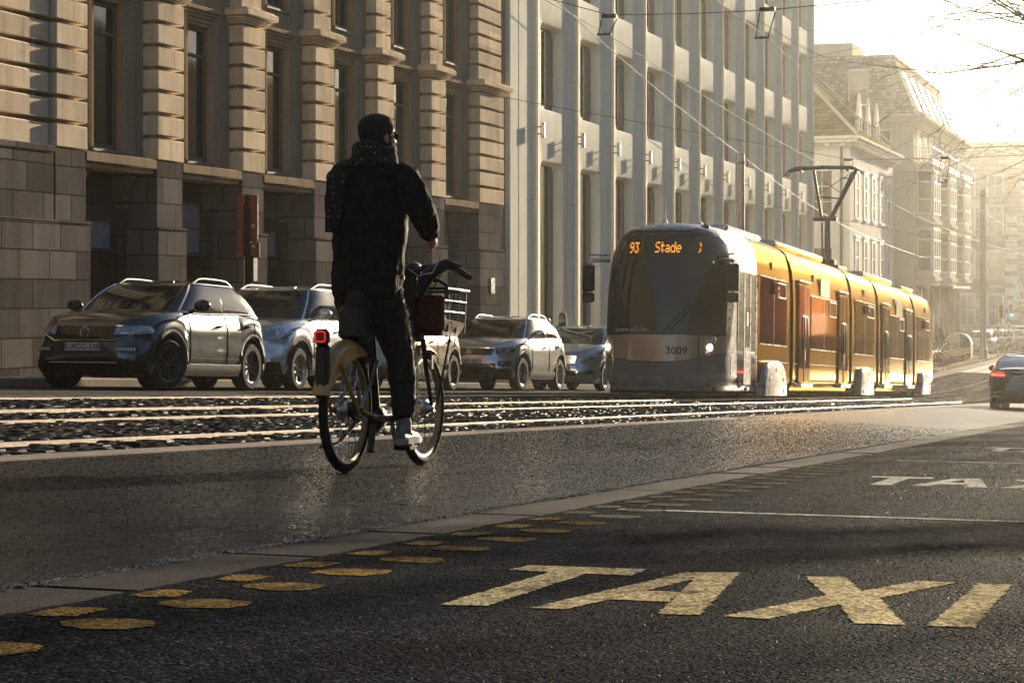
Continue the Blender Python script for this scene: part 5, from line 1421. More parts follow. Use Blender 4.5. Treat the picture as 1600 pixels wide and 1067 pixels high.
# --- grey-blue hatchback, partly behind the tram
cE = Car(4.28, 1.78, 1.58, .92, 2.78, .32, hood=(.86, 1.08), cowl=1.02, roof0=1.75, roof1=3.5, tail=4.10, belt=1.06, deck=1.08, nexp=3.8, tumble=.18, clear=.17)
pE = carpaint('paint_grey_blue', (.30, .37, .43), .24, .65)
t, s, fg, K, zf, body = build_car('parked_hatchback', 'grey-blue hatchback with chrome slatted grille, partly hidden by the tram', (47.9 - cE.xw[0], 13.33 + .90), cE, pE, cladding=False, rails=False, spokes=10)
mb = MB(); mb.grid(lambda u, v: tuple(s.end((-.36 - .05 * v) + (.72 + .1 * v) * u, .62 + .19 * v, .010)), 20, 5); g = mb.build('grille', M['gloss_black'], t, smooth=60)
mb = MB()
for k in range(4): mb.tube([tuple(s.end((-.36 - .012 * k) * (1 - 2 * i / 12), .645 + .048 * k, .018)) for i in range(13)], .012, 5)
mb.build('slat', M['chrome'], g)
for sg in (-1, 1):
    mb = MB(); mb.grid(lambda u, v: tuple(s.end(sg * (.45 + .35 * u), .65 + .09 * u + .16 * v - .06 * v * (1 - u), .012)), 12, 6); h = mb.build('headlight', M['lamp_glass'], t, smooth=60)
    mb = MB()
    for y, z in ((.55, .74), (.68, .79)): mb.tube([tuple(s.end(sg * (y + .045 * math.cos(a)), z + .045 * math.sin(a), .017)) for a in [2 * math.pi * i / 14 for i in range(15)]], .008, 5, cap=False)
    mb.build('lamp_ring', M['chrome'], h)
    mb = MB(); mb.grid(lambda u, v: tuple(s.end(sg * (.45 + .30 * u), .36 + .08 * v + .03 * u, .010)), 10, 3); mb.build('lower_intake', M['gloss_black'], t, smooth=60)
mb = MB(); mb.grid(lambda u, v: tuple(s.end(-.40 + .80 * u, .34 + .12 * v, .010)), 16, 3); mb.build('lower_grille', M['gloss_black'], t, smooth=60)
plate(s, '1-DZN-865', .53, t)

# --- black saloon driving away on the right
cF = Car(4.94, 1.88, 1.45, .90, 2.92, .345, hood=(.72, .95), cowl=1.45, roof0=2.15, roof1=3.35, tail=4.35, belt=.95, deck=1.02, nexp=4.2, tumble=.22, clear=.17, rear_n=4.2)
pF = carpaint('paint_black', (.010, .010, .012), .18, .3)
XF = 54.3 + 4.94 / 2
t, s, fg, K, zf, body = build_car('black_saloon', 'black saloon car driving away at the right edge with lit red tail lights', (XF, 4.28), cF, pF, rot=math.pi, cladding=False, rails=False, spokes=10)
M['tail_lit'] = emit('lit_tail_lamp', (1, .03, .02), 3.0)
for sg in (-1, 1):
    mb = MB(); mb.grid(lambda u, v: tuple(s.end(sg * (.42 + .44 * u), .80 + .015 * u + .115 * v, .010, True)), 14, 4); l = mb.build('tail_light', M['red_lamp'], t, smooth=60)
    mb = MB(); mb.grid(lambda u, v: tuple(s.end(sg * (.48 + .36 * u), .835 + .012 * u + .05 * v, .015, True)), 14, 2); mb.build('light_strip', M['tail_lit'], l, smooth=60)
    mb = MB(); mb.grid(lambda u, v: tuple(s.end(sg * (.50 + .28 * u), .30 + .04 * v, .012, True)), 10, 2); mb.build('exhaust_trim', M['chrome'], t, smooth=60)
    mb = MB(); mb.grid(lambda u, v: tuple(s.end(sg * (.55 + .25 * u), .46 + .025 * v, .012, True)), 10, 2); mb.build('reflector', M['red_lamp'], t, smooth=60)
mb = MB(); mb.tube([tuple(s.end(-.84 + 1.68 * i / 24, .935, .012, True)) for i in range(25)], .010, 5); mb.build('chrome_strip', M['chrome'], t)
mb = MB(); mb.grid(lambda u, v: tuple(s.end(-.7 + 1.4 * u, .20 + .14 * v, .008, True)), 20, 2); mb.build('diffuser', M['black_plastic'], t, smooth=60)
plate(s, '1-LAK-417', .80, t, rear=True, ink='dark_ink')
mb = MB()
for k in range(4):
    c = -.105 + .07 * k; mb.tube([tuple(s.end(c + .045 * math.cos(a), 1.0 - .015 + .045 * math.sin(a), .006, True)) for a in [2 * math.pi * i / 16 for i in range(17)]], .006, 5, cap=False)
mb.build('emblem', M['chrome'], t)
mb = MB(); mb.tube([tuple(s.Gn(math.pi - R(26) + 2 * R(26) * i / 10, .95, .012)) for i in range(11)], .014, 5); mb.build('brake_light', M['tail_lit'], t)

# --- row of small parked cars far down the street
far_specs = [
    (143.0, 'pale silver hatchback, nearest of the far parked cars beside the pole', (.42, .44, .46), 1.52),
    (148.6, 'dull brown car, second in the far parked row', (.10, .085, .07), 1.58),
    (154.0, 'grey estate car, third in the far parked row', (.22, .22, .22), 1.50),
    (159.4, 'pale grey car, fourth in the far parked row', (.36, .36, .34), 1.48),
    (165.0, 'tall dark grey suv, fifth in the far parked row', (.08, .085, .09), 1.72),
    (171.0, 'dark blue car at the far end of the parked row', (.04, .05, .07), 1.5)]
for k, (x, lab, col, H) in enumerate(far_specs):
    c_ = Car(4.2, 1.78, H, .85, 2.56, .32, hood=(.84 + (H - 1.5) * .5, 1.0 + (H - 1.5) * .6), cowl=1.05, roof0=1.75, roof1=3.4, tail=4.0, belt=1.0 + (H - 1.5) * .6, nexp=4, tumble=.18, clear=.2)
    p_ = carpaint('far_paint', col, .28, .5)
    t, s, fg, K, zf, body = build_car('parked_car', lab, (x, 14.0 - .25 * k), c_, p_, cladding=H > 1.6, rails=H > 1.6, spokes=7, group='cars parked far down the street')
    for sg in (-1, 1):
        mb = MB(); mb.grid(lambda u, v: tuple(s.end(sg * (.45 + .35 * u), .66 + .13 * v + .05 * u, .012)), 6, 3); mb.build('headlight', M['lamp_glass'], t, smooth=60)
    mb = MB(); mb.grid(lambda u, v: tuple(s.end(-.4 + .8 * u, .40 + .2 * v, .01)), 10, 3); mb.build('grille', M['gloss_black'], t, smooth=60)
# ------------------------------------------------------------------ bicycle
M['bike_yellow'] = carpaint('bike_yellow', (.42, .22, .03), .35, .1)
M['bike_black'] = simple('bike_black', (.006, .006, .006), .42, .1, .25, 20)
M['bike_grey'] = simple('bike_grey', (.16, .20, .24), .35, .6, .2, 20)
M['basket_red'] = simple('basket_red', (.07, .010, .007), .35, 0, .2, 14)
M['tan_wall'] = simple('tan_rim', (.34, .25, .14), .35, .4, .2, 20)
M['tail_ring'] = emit('lit_bike_lamp', (1, .03, .04), .18)
BX, BY = 10.76, 4.49
BK = thing('bicycle', 'yellow and black hire bicycle with basket and lit red tail lamp, ridden in the road', 'bicycle', (BX, BY, gz(BX, BY) + .005), (0, slope(11), 0))
RW, WB = .345, 1.20
def bike_wheel(x, hub, parent, steer=0):
    Mx = Matrix.Translation((x, 0, RW)) @ Matrix.Rotation(steer, 4, 'Z') @ Matrix.Rotation(R(90), 4, 'X')
    mb = MB(); mb.lathe([(RW - .045, -.018), (RW - .03, -.026), (RW - .012, -.020), (RW, -.007), (RW, .007), (RW - .012, .020), (RW - .03, .026), (RW - .045, .018)], Mx, 56)
    w = mb.build('wheel', M['rubber'], parent)
    mb = MB(); mb.lathe([(RW - .046, -.0175), (RW - .05, -.019), (RW - .064, -.014), (RW - .066, 0), (RW - .064, .014), (RW - .05, .019), (RW - .046, .0175)], Mx, 56); mb.build('rim', M['tan_wall'], w)
    mb = MB(); mb.lathe([(.015, -.075), (.022, -.07), (hub * .8, -.035), (hub, -.03), (hub, -.02), (hub * .85, 0), (hub, .02), (hub, .03), (hub * .8, .035), (.022, .07), (.015, .075)], Mx, 20, cap=True); mb.build('hub', M['steel'], w)
    mb = MB()
    for k in range(32):
        a = 2 * math.pi * k / 32; b = a + (.35 if (k // 2) % 2 else -.35); s = .024 if k % 2 else -.024
        p = Mx @ Vector((hub * math.cos(b), hub * math.sin(b), s)); q = Mx @ Vector(((RW - .06) * math.cos(a), (RW - .06) * math.sin(a), 0)); mb.tube([p, q], .0016, 4, cap=False)
    mb.build('spokes', M['steel'], w); return w
bike_wheel(0, .055, BK); bike_wheel(WB, .05, BK, 0)
mb = MB()
mb.tube([(.47, 0, .29), (.60, 0, .30), (.82, 0, .42), (.95, 0, .66), (1.0, 0, .86)], [.035, .036, .036, .034, .03], 12)
mb.tube([(.45, 0, .29), (.40, 0, .52), (.35, 0, .82)], [.03, .026, .022], 10)
for s in (-1, 1):
    mb.tube([(.44, s * .04, .29), (.25, s * .055, .31), (0, s * .075, RW)], .013, 8)
mb.tube([(1.01, 0, .90), (1.04, 0, .76)], .026, 10)
mb.ell((.47, 0, .29), .085, .055, .075, 16, 10); mb.box(.50, .80, -.035, .035, .30, .36, .02)
f = mb.build('frame', M['bike_black'], BK)
mb = MB()
for s in (-1, 1): mb.tube([(.38, s * .03, .62), (.2, s * .06, .48), (0, s * .078, RW)], .010, 8)
mb.build('seat_stay', M['bike_grey'], f)
mb = MB()
for s in (-1, 1): mb.tube([(1.045, s * .055, .76), (1.10, s * .062, .56), (WB, s * .062, RW)], [.017, .015, .011], 8)
mb.box(1.0, 1.08, -.06, .06, .74, .79, .015); mb.build('fork', M['bike_black'], BK)
def fender(cx, a0, a1, r, wd, flare=.0):
    mb = MB()
    def fn(u, v):
        a = R(a0 + (a1 - a0) * u); c = (v - .5) * 2; rr = r - .030 * abs(c) ** 2.2; w = wd * (1 + flare * math.sin(math.pi * u))
        return (cx + rr * math.cos(a), c * w, RW + rr * math.sin(a))
    mb.grid(fn, 40, 12)
    return mb
mb = fender(0, 42, 168, .385, .052)
# side skirt of the rear guard
for s in (-1, 1):
    def fn(u, v):
        a = R(60 + 105 * u); r0 = .355; r1 = .355 - .085 * math.sin(math.pi * min(1, u * 1.05)) ** .6; r = r0 + (r1 - r0) * v
        return (r * math.cos(a), s * (.050 + .004 * v), RW + r * math.sin(a))
    mb.grid(fn, 24, 4)
    mb.tube([(-.215, s * .056, .60), (-.10, s * .07, .44), (0, s * .085, RW - .03)], [.016, .013, .010], 8)
mb.build('rear_mudguard', M['bike_yellow'], BK, smooth=50)
fender(WB, 58, 150, .382, .040).build('front_mudguard', M['bike_yellow'], BK, smooth=50)
mb = MB(); mb.box(-.36, -.30, -.04, .04, .40, .70, .02); mb.box(-.37, -.32, -.044, .044, .69, .78, .02)
tl = mb.build('tail_lamp_housing', M['bike_black'], BK)
mb = MB(); pts = []
for cx, cz, a0 in ((.016, .752, 0), (-.016, .752, 90), (-.016, .722, 180), (.016, .722, 270)):
    for k in range(5): a = R(a0 + 22.5 * k); pts.append((-.372, cx + .012 * math.cos(a), cz + .012 * math.sin(a)))
mb.tube(pts + [pts[0]], .0055, 6, cap=False); mb.build('tail_lamp', M['tail_ring'], tl)
mb = MB(); mb.box(-.3725, -.362, -.024, .024, .714, .758); mb.build('reflector', M['red_lamp'], tl, smooth=0)
mb = MB(); mb.tube([(.36, 0, .80), (.34, 0, .92)], .016, 8); mb.tube([(.10, 0, .955), (.18, 0, .965), (.32, 0, .945), (.42, 0, .94)], [.05, .10, .07, .025], 14, flat=1.0)
mb.box(.02, .26, -.075, .075, .72, .93, .03); mb.build('saddle', M['bike_black'], BK)
# bars, stem, grips, lever
mb = MB(); mb.tube([(1.0, 0, .86), (.97, 0, 1.0), (.985, 0, 1.14)], [.03, .034, .04], 12); mb.ell((1.02, 0, 1.16), .09, .06, .06, 14, 8)
bar = [(.99, .35, 1.13), (1.04, .26, 1.18), (1.07, .16, 1.20), (1.03, .05, 1.18), (1.03, -.05, 1.18), (1.07, -.16, 1.20), (1.04, -.26, 1.18), (.99, -.35, 1.13)]
mb.tube(bar, .017, 10); hb = mb.build('handlebar', M['bike_black'], BK)
for s in (-1, 1):
    mb = MB(); mb.tube([(1.035, s * .27, 1.175), (.98, s * .37, 1.12)], [.021, .019], 10); mb.build('grip', M['bike_black'], hb)
    mb = MB(); mb.tube([(1.06, s * .22, 1.17), (1.10, s * .27, 1.145), (1.06, s * .37, 1.08)], [.011, .008, .007], 6); mb.build('brake_lever', M['steel'], hb)
    mb = MB(); mb.tube([(1.05, s * .2, 1.2), (1.12, s * .12, 1.12), (1.10, s * .04, .98), (1.06, 0, .8)], .005, 5); mb.build('cable', M['bike_black'], hb)
mb = MB(); mb.tube([(.97, -.04, 1.0), (1.0, -.10, 1.14), (1.05, -.2, 1.205), (1.04, -.29, 1.18)], [.03, .045, .036, .024], 10); mb.tube([(.97, .04, 1.0), (1.0, .10, 1.14), (1.05, .2, 1.205), (1.04, .29, 1.18)], [.03, .045, .036, .024], 10); mb.build('bar_shroud', M['bike_black'], hb)
# basket
bx = 1.17
mb = MB()
v = [(bx - .06, -.15, .78), (bx + .24, -.15, .78), (bx + .24, .15, .78), (bx - .06, .15, .78), (bx - .10, -.18, .88), (bx + .30, -.18, .86), (bx + .30, .18, .86), (bx - .10, .18, .88)]
mb.add(v, [(0, 3, 2, 1), (0, 1, 5, 4), (1, 2, 6, 5), (2, 3, 7, 6), (3, 0, 4, 7)])
bs = mb.build('basket', M['basket_red'], BK, smooth=0, bevel=.01)
so = bs.modifiers.new('thick', 'SOLIDIFY'); so.thickness = .012
mb = MB()
for z, r, q in ((1.06, .010, 1.0), (.99, .0055, .95), (.925, .0055, .9)):
    x1 = bx + .30 + .04 * (z - .86) / .2; w = .185 * q + .01
    mb.tube([(bx - .12, -w, z), (x1 - .05, -w, z), (x1, -w + .05, z), (x1, w - .05, z), (x1 - .05, w, z), (bx - .12, w, z), (bx - .12, -w, z)], r, 6)
for y in (-.185, -.06, .06, .185):
    mb.tube([(bx + .30, y * .9, .80), (bx + .325, y * .9, 1.06)], .006, 5)
for x in (bx, bx + .15):
    for s in (-1, 1): mb.tube([(x, s * .165, .80), (x, s * .19, 1.06)], .005, 5)
mb.build('basket_rail', M['dark_metal'], bs)
mb = MB(); mb.box(bx - .135, bx - .10, -.19, .19, .80, 1.02, .015); mb.build('basket_panel', M['basket_red'], bs)
mb = MB(); mb.tube([(bx - .12, -.20, 1.0), (bx - .12, -.20, 1.08), (bx - .12, -.15, 1.11), (bx - .12, .15, 1.11), (bx - .12, .20, 1.08), (bx - .12, .20, 1.0)], .013, 8); mb.build('basket_hoop', M['bike_black'], bs)
mb = MB(); mb.tube([(bx + .12, -.14, .78), (WB + .02, -.085, RW + .02)], .007, 6); mb.tube([(bx + .12, .14, .78), (WB + .02, .085, RW + .02)], .007, 6); mb.build('basket_stay', M['bike_black'], bs)
# cranks, pedals, chain case, stand, number tag
mb = MB(); mb.tube([(.47, .085, .29), (.42, .10, .45)], .014, 8); mb.build('crank', M['steel'], BK); mb = MB(); mb.tube([(.47, -.085, .29), (.52, -.10, .13)], .014, 8); cr = mb.build('crank', M['steel'], BK)
for x, s, z in ((.53, -1, .125), (.42, 1, .46)):
    mb = MB(); mb.box(x - .055, x + .06, s * .15 - .05, s * .15 + .05, z - .014, z + .014, .006); mb.build('pedal', M['black_plastic'], cr)
mb = MB(); mb.tube([(.47, -.06, .29), (.24, -.062, .30), (0, -.065, RW)], [.07, .035, .045], 12, flat=.3); mb.lathe([(0, -.012), (.06, -.012), (.062, 0), (.06, .012), (0, .012)], Matrix.Translation((0, -.06, RW)) @ Matrix.Rotation(R(90), 4, 'X'), 20); mb.build('chain_case', M['bike_black'], BK)
mb = MB(); mb.tube([(.30, .05, .28), (.10, .09, .15), (-.10, .10, .14)], .012, 6); mb.tube([(.28, -.05, .26), (.20, -.07, .11)], .02, 8); mb.build('kick_stand', M['bike_black'], BK)
mb = MB(); mb.box(1.135, 1.16, -.082, -.078, .58, .66); mb.build('number_tag', M['pale_ink'], BK, smooth=0)
# ------------------------------------------------------------------ people
M['skin'] = simple('skin', (.42, .21, .14), .5, 0, .12, 18)
M['coat_black'] = simple('black_coat', (.0035, .0035, .004), .9, 0, .3, 9, .25, 60, spec=.2)
M['jeans_black'] = simple('black_jeans', (.0035, .0035, .004), .9, 0, .3, 12, .3, 160)
M['beanie'] = simple('black_beanie', (.005, .005, .005), .9, 0, .3, 30, .5, 140)
t = NT('dotted_scarf'); v = t.coord((1, 1, 1), 'UV'); 
vo = t.n('ShaderNodeTexVoronoi'); vo.inputs['Scale'].default_value = 1.0; vo.inputs['Randomness'].default_value = .25
mp = t.n('ShaderNodeMapping'); mp.inputs['Scale'].default_value = (38, 38, 30); tc = t.n('ShaderNodeTexCoord'); t.l(tc.outputs['Object'], mp.inputs['Vector']); t.l(mp.outputs['Vector'], vo.inputs['Vector'])
t.base(t.mix(t.ramp(vo.outputs['Distance'], [(.17, 1.0), (.25, 0.0)]), (.006, .006, .006), (.16, .15, .135))); t.set(Roughness=.9, Normal=t.bump(t.noise(mp.outputs['Vector'], 4, 4), .5, .01)); M['scarf'] = t.m
M['shoe_grey'] = simple('shoe_grey', (.16, .155, .145), .6, 0, .25, 20)
M['shoe_sole'] = simple('shoe_sole', (.30, .28, .25), .6, 0, .2, 20)
M['frayed'] = simple('frayed_thread', (.5, .44, .34), .8, 0, .3, 30)
def remesh(mb, name, mat, parent, vox=.008, smooth=4, disp=None):
    o = mb.build(name, mat, parent, recalc=True)
    mods = [('REMESH', dict(mode='VOXEL', voxel_size=vox)), ('SMOOTH', dict(factor=.5, iterations=smooth))]
    applied(o, *mods)
    if disp:
        st, sc = disp
        from mathutils import noise
        cs = [v.co.copy() for v in o.data.vertices]; ns = [v.normal.copy() for v in o.data.vertices]; out = []
        for c_, n_ in zip(cs, ns):
            k = noise.noise(Vector((c_.x * sc, c_.y * sc, c_.z * sc * .6))) + .5 * noise.noise(c_ * sc * 2.3); out += (c_ + n_ * (k * st))[:]
        o.data.vertices.foreach_set('co', out); o.data.update()
    return o
def ring_loft(mb, secs, n=20):
    """secs: (centre, half width y, half depth x, yaw) horizontal sections"""
    rs = []
    for (cx, cy, cz), ry, rx, yaw in secs:
        r = []
        for k in range(n):
            a = 2 * math.pi * k / n; px = rx * math.copysign(abs(math.cos(a)) ** .85, math.cos(a)); py = ry * math.copysign(abs(math.sin(a)) ** .85, math.sin(a))
            r.append((cx + px * math.cos(yaw) - py * math.sin(yaw), cy + px * math.sin(yaw) + py * math.cos(yaw), cz))
        rs.append(r)
    return mb.rings(rs, cap=True)
def hand(mb, wrist, direction, palm_n, sg, curl=.6, s=1.0, spread=.10):
    """palm plus four unequal bent fingers and a thumb leaving the side of the palm"""
    d = Vector(direction).normalized(); n = Vector(palm_n); n = (n - d * n.dot(d)).normalized(); w = d.cross(n) * sg
    W = Vector(wrist)
    # palm as a flattened loft
    rs = []
    for q, hw, th in ((-.012, .024, .020), (.02, .031, .017), (.055, .038, .015), (.088, .039, .013), (.098, .034, .010)):
        c = W + d * q * s; rs.append([tuple(c + w * hw * s * math.cos(a) + n * th * s * math.sin(a)) for a in [2 * math.pi * k / 14 for k in range(14)]])
    mb.rings(rs, cap=True)
    for k, (off, L) in enumerate(((-.029, .070), (-.010, .080), (.010, .075), (.028, .060))):
        p = W + d * .090 * s + w * off * s; a = 0; pts = [p - d * .01 * s]; dd = d + w * (off * spread * 20)
        dd.normalize(); cur = p
        for j, frac in enumerate((.42, .32, .26)):
            a += curl * (.75 + .12 * k) * (.8 if j == 0 else 1.0)
            v = dd * math.cos(a) + n * math.sin(a); cur = cur + v * L * frac * s; pts.append(cur.copy())
        mb.tube(pts, [.0095 * s, .0092 * s, .0085 * s, .0068 * s], 9)
    p = W + d * .030 * s - w * .026 * s
    mb.tube([p + w * .012 * s, p - w * .016 * s + d * .022 * s + n * .006 * s, p - w * .022 * s + d * .052 * s + n * (.012 + .012 * curl) * s, p - w * .014 * s + d * .074 * s + n * (.018 + .022 * curl) * s], [.014 * s, .0125 * s, .011 * s, .008 * s], 9)
def head_mb(mb, c, yaw, s=1.0, n=24):
    """skull, jaw, nose, lips, brow, eyes sockets and ears; c is the middle of the head, facing +x turned by yaw"""
    Z = Matrix.Translation(c) @ Matrix.Rotation(yaw, 4, 'Z') @ Matrix.Scale(s, 4)
    st = len(mb.v)
    prof = [(-.115, .036, .045, .040), (-.105, .046, .060, .034), (-.085, .056, .076, .022), (-.055, .064, .086, .012), (-.02, .070, .092, .004), (.02, .075, .096, -.002), (.055, .077, .097, -.004), (.085, .068, .086, -.006), (.108, .048, .062, -.008), (.120, .018, .025, -.008)]
    ring_loft(mb, [((dx, 0, z), ry, rx, 0) for z, ry, rx, dx in prof], n)
    mb.tube([(.088, 0, .022), (.102, 0, .0), (.118, 0, -.022), (.100, 0, -.034)], [.009, .011, .0145, .010], 10)
    for y in (-.012, .012): mb.ell((.102, y, -.030), .010, .010, .008, 10, 6)
    mb.ell((.094, 0, -.056), .012, .026, .006, 12, 6); mb.ell((.092, 0, -.068), .012, .022, .007, 12, 6); mb.ell((.084, 0, -.102), .020, .022, .016, 12, 8)
    for y in (-1, 1):
        mb.ell((.084, y * .034, .030), .014, .026, .009, 12, 6); mb.ell((.080, y * .033, .010), .012, .015, .011, 12, 8); mb.ell((.066, y * .046, -.030), .022, .018, .020, 12, 8)
        mb.ell((-.006, y * .079, -.008), .022, .009, .032, 12, 8); mb.ell((.0, y * .077, -.036), .012, .007, .010, 10, 6)
    mb.xform(Z, st)
    return Z
# --- the cyclist, in the bicycle's own axes (x forward, y left, z up from the road)
PN = thing('person', 'man in black coat, beanie and dotted scarf riding the hire bicycle, seen from behind', 'person', (BX, BY, gz(BX, BY) + .005))
HIPR, KNR, ANR = (.34, -.10, .95), (.52, -.135, .585), (.535, -.145, .245)
HIPL, KNL, ANL = (.34, .10, .95), (.70, .14, .86), (.42, .145, .56)
SHR, ELR, WRR = (.42, -.195, 1.665), (.35, -.335, 1.44), (.52, -.315, 1.335)
SHL, ELL, WRL = (.43, .195, 1.665), (.61, .285, 1.42), (.885, .30, 1.25)
mb = MB()
ring_loft(mb, [((.33, 0, .86), .12, .09, 0), ((.33, 0, .95), .155, .11, 0), ((.34, 0, 1.05), .15, .105, 0), ((.36, 0, 1.2), .135, .095, 0), ((.39, 0, 1.38), .155, .11, 0), ((.41, 0, 1.55), .165, .11, 0), ((.42, 0, 1.66), .15, .09, 0), ((.43, 0, 1.72), .08, .065, 0)])
mb.tube([(.43, 0, 1.68), (.445, 0, 1.76), (.46, 0, 1.83)], [.062, .056, .055], 14)
HC = Vector((.475, -.01, 1.905)); HYAW = R(-30)
HZ = head_mb(mb, HC, HYAW, 1.0)
for sh, el, wr in ((SHR, ELR, WRR), (SHL, ELL, WRL)):
    mb.tube([sh, tuple((Vector(sh) + Vector(el)) / 2), el, tuple((Vector(el) + Vector(wr)) / 2), wr], [.055, .046, .040, .036, .026], 12)
    mb.ell(sh, .062, .062, .062, 12, 8)
for h, k, a in ((HIPR, KNR, ANR), (HIPL, KNL, ANL)):
    mb.tube([h, tuple((Vector(h) + Vector(k)) / 2), k, tuple((Vector(k) * .6 + Vector(a) * .4)), a], [.085, .074, .055, .054, .036], 14)
    mb.tube([a, (a[0] + .03, a[1], a[2] - .06), (a[0] + .14, a[1] - .005, a[2] - .085)], [.036, .036, .026], 10)
hand(mb, WRR, (.72, .12, -.66), (.35, .9, .1), -1, .55)
hand(mb, WRL, (.86, .22, -.46), (-.2, 0, -1), 1, .95)
PN.scale = (1, 1, .985)
body = remesh(mb, 'body', M['skin'], PN, .0052, 3)
# coat: torso, skirt and sleeves in one garment
mb = MB()
ring_loft(mb, [((.31, 0, .965), .178, .155, 0), ((.31, 0, 1.0), .196, .162, 0), ((.32, 0, 1.06), .204, .16, 0), ((.34, 0, 1.18), .205, .152, 0), ((.37, .0, 1.32), .215, .155, 0), ((.39, 0, 1.46), .218, .155, 0), ((.40, 0, 1.58), .225, .15, 0), ((.41, 0, 1.67), .205, .125, 0), ((.42, 0, 1.725), .13, .10, 0), ((.43, 0, 1.765), .085, .08, 0)], 28)
for sh, el, wr in ((SHR, ELR, WRR), (SHL, ELL, WRL)):
    S, E_, W_ = Vector(sh), Vector(el), Vector(wr)
    mb.tube([S * .8 + Vector((.41, 0, 1.68)) * .2, S, S.lerp(E_, .5), E_, E_.lerp(W_, .5), W_.lerp(E_, .06)], [.085, .092, .082, .078, .068, .056], 16)
    mb.ell(tuple(S + Vector((0, 0, -.01))), .10, .088, .085, 16, 10)
coat = remesh(mb, 'coat', M['coat_black'], PN, .010, 5, (.011, 13))
mb = MB()   # open neck and cuffs are closed by the body; turned-up collar
ring_loft(mb, [((.43, 0, 1.735), .088, .082, 0), ((.43, 0, 1.79), .083, .079, 0), ((.435, 0, 1.83), .080, .078, 0)], 24)
# scarf wound round the neck with one end down the left of the back
st = MB()
for dz, r0, ph in ((0, .105, .3), (.045, .100, 1.2), (.085, .092, 2.2)):
    pts = []
    for k in range(25):
        a = 2 * math.pi * k / 24 + ph; pts.append((.435 + (r0 - .012) * math.cos(a), r0 * math.sin(a), 1.745 + dz + .018 * math.sin(a * 2 + ph)))
    st.tube(pts, .040, 10)
ends = [(.36, .09, 1.77), (.265, .125, 1.735), (.235, .145, 1.66), (.23, .16, 1.54), (.235, .17, 1.44), (.232, .182, 1.345)]
for k, (a, b) in enumerate(zip(ends, ends[1:])): pass
rs = []
for k, p in enumerate(ends):
    c = Vector(p); wdt = (.05, .054, .056, .055, .048, .030)[k]; th = .020
    along_ = Vector((.55, -.83, 0)) if k < 2 else Vector((-.42, .90, 0)) * -1
    nn = Vector((-.83, -.55, .1)) if k < 2 else Vector((-.90, .30, .1))
    rs.append([tuple(c + along_ * wdt * math.cos(a) + nn.normalized() * th * math.sin(a)) for a in [2 * math.pi * q / 14 for q in range(14)]])
st.rings(rs, cap=True)
scarf = remesh(st, 'scarf', M['scarf'], PN, .009, 3, (.006, 22))
# beanie
mb = MB(); Z = Matrix.Translation(HC) @ Matrix.Rotation(HYAW, 4, 'Z')
s0 = len(mb.v)
ring_loft(mb, [((-.03, 0, -.055), .078, .080, 0), ((-.018, 0, -.012), .083, .092, 0), ((-.012, 0, .035), .088, .108, 0), ((-.010, 0, .075), .086, .106, 0), ((-.012, 0, .105), .074, .090, 0), ((-.014, 0, .128), .048, .058, 0), ((-.015, 0, .138), .016, .02, 0)], 28)
mb.xform(Z @ Matrix.Rotation(R(-9), 4, 'Y'), s0)
remesh(mb, 'beanie', M['beanie'], PN, .007, 3, (.003, 40))
mb = MB(); s0 = len(mb.v)
for y in (-1, 1):
    rs = [[(.101 - .008 * abs(q), y * (.034 + .024 * math.cos(a)), .008 + .016 * math.sin(a)) for a in [2 * math.pi * k / 16 for k in range(16)]] for q in (0, 1)]
    mb.rings(rs, cap=True); mb.tube([(.10, y * .058, .018), (.05, y * .080, .018), (-.01, y * .083, .006)], .0035, 6)
mb.tube([(.102, -.012, .016), (.106, 0, .02), (.102, .012, .016)], .003, 6)
mb.xform(HZ, s0); mb.build('glasses', M['gloss_black'], PN)
# jeans
mb = MB()
ring_loft(mb, [((.33, 0, .84), .15, .125, 0), ((.33, 0, .94), .175, .135, 0), ((.34, 0, 1.04), .165, .12, 0)], 24)
for (h, k, a), rr in (((HIPR, KNR, ANR), (.112, .100, .080, .074, .062)), ((HIPL, KNL, ANL), (.108, .095, .078, .072, .060))):
    H_, K_, A_ = Vector(h), Vector(k), Vector(a)
    mb.tube([H_ + Vector((0, 0, .02)), H_.lerp(K_, .5), K_, K_.lerp(A_, .5), A_.lerp(K_, .10)], rr, 16)
jeans = remesh(mb, 'jeans', M['jeans_black'], PN, .010, 4, (.008, 15))
mb = MB(); rnd = random.Random(21)   # frayed outer seam
H_, K_, A_ = Vector(HIPR), Vector(KNR), Vector(ANR)
pts = []
for i in range(70):
    q = i / 69; c = (H_.lerp(K_, q / .5) if q < .5 else K_.lerp(A_, (q - .5) / .5)); rad = .110 + (.066 - .110) * q
    pts.append(c + Vector((.020 + rnd.uniform(-.010, .010), -rad * .98 + rnd.uniform(-.006, .002), 0)))
mb.tube(pts, .0042, 5)
for i in range(110):
    p = pts[rnd.randrange(3, 67)]; mb.tube([p, p + Vector((rnd.uniform(-.03, .03), rnd.uniform(-.014, .004), rnd.uniform(-.035, .03)))], [.0026, .0012], 4)
mb.build('frayed_seam', M['frayed'], jeans)
mb = MB()
for i in range(14):
    z = 1.04 - .16 * i / 13; mb.ell((.36 + rnd.uniform(-.012, .012), -.197 + rnd.uniform(-.006, .006), z - .02), .013, .009, .011, 8, 5)
mb.build('waist_cord', M['frayed'], jeans)
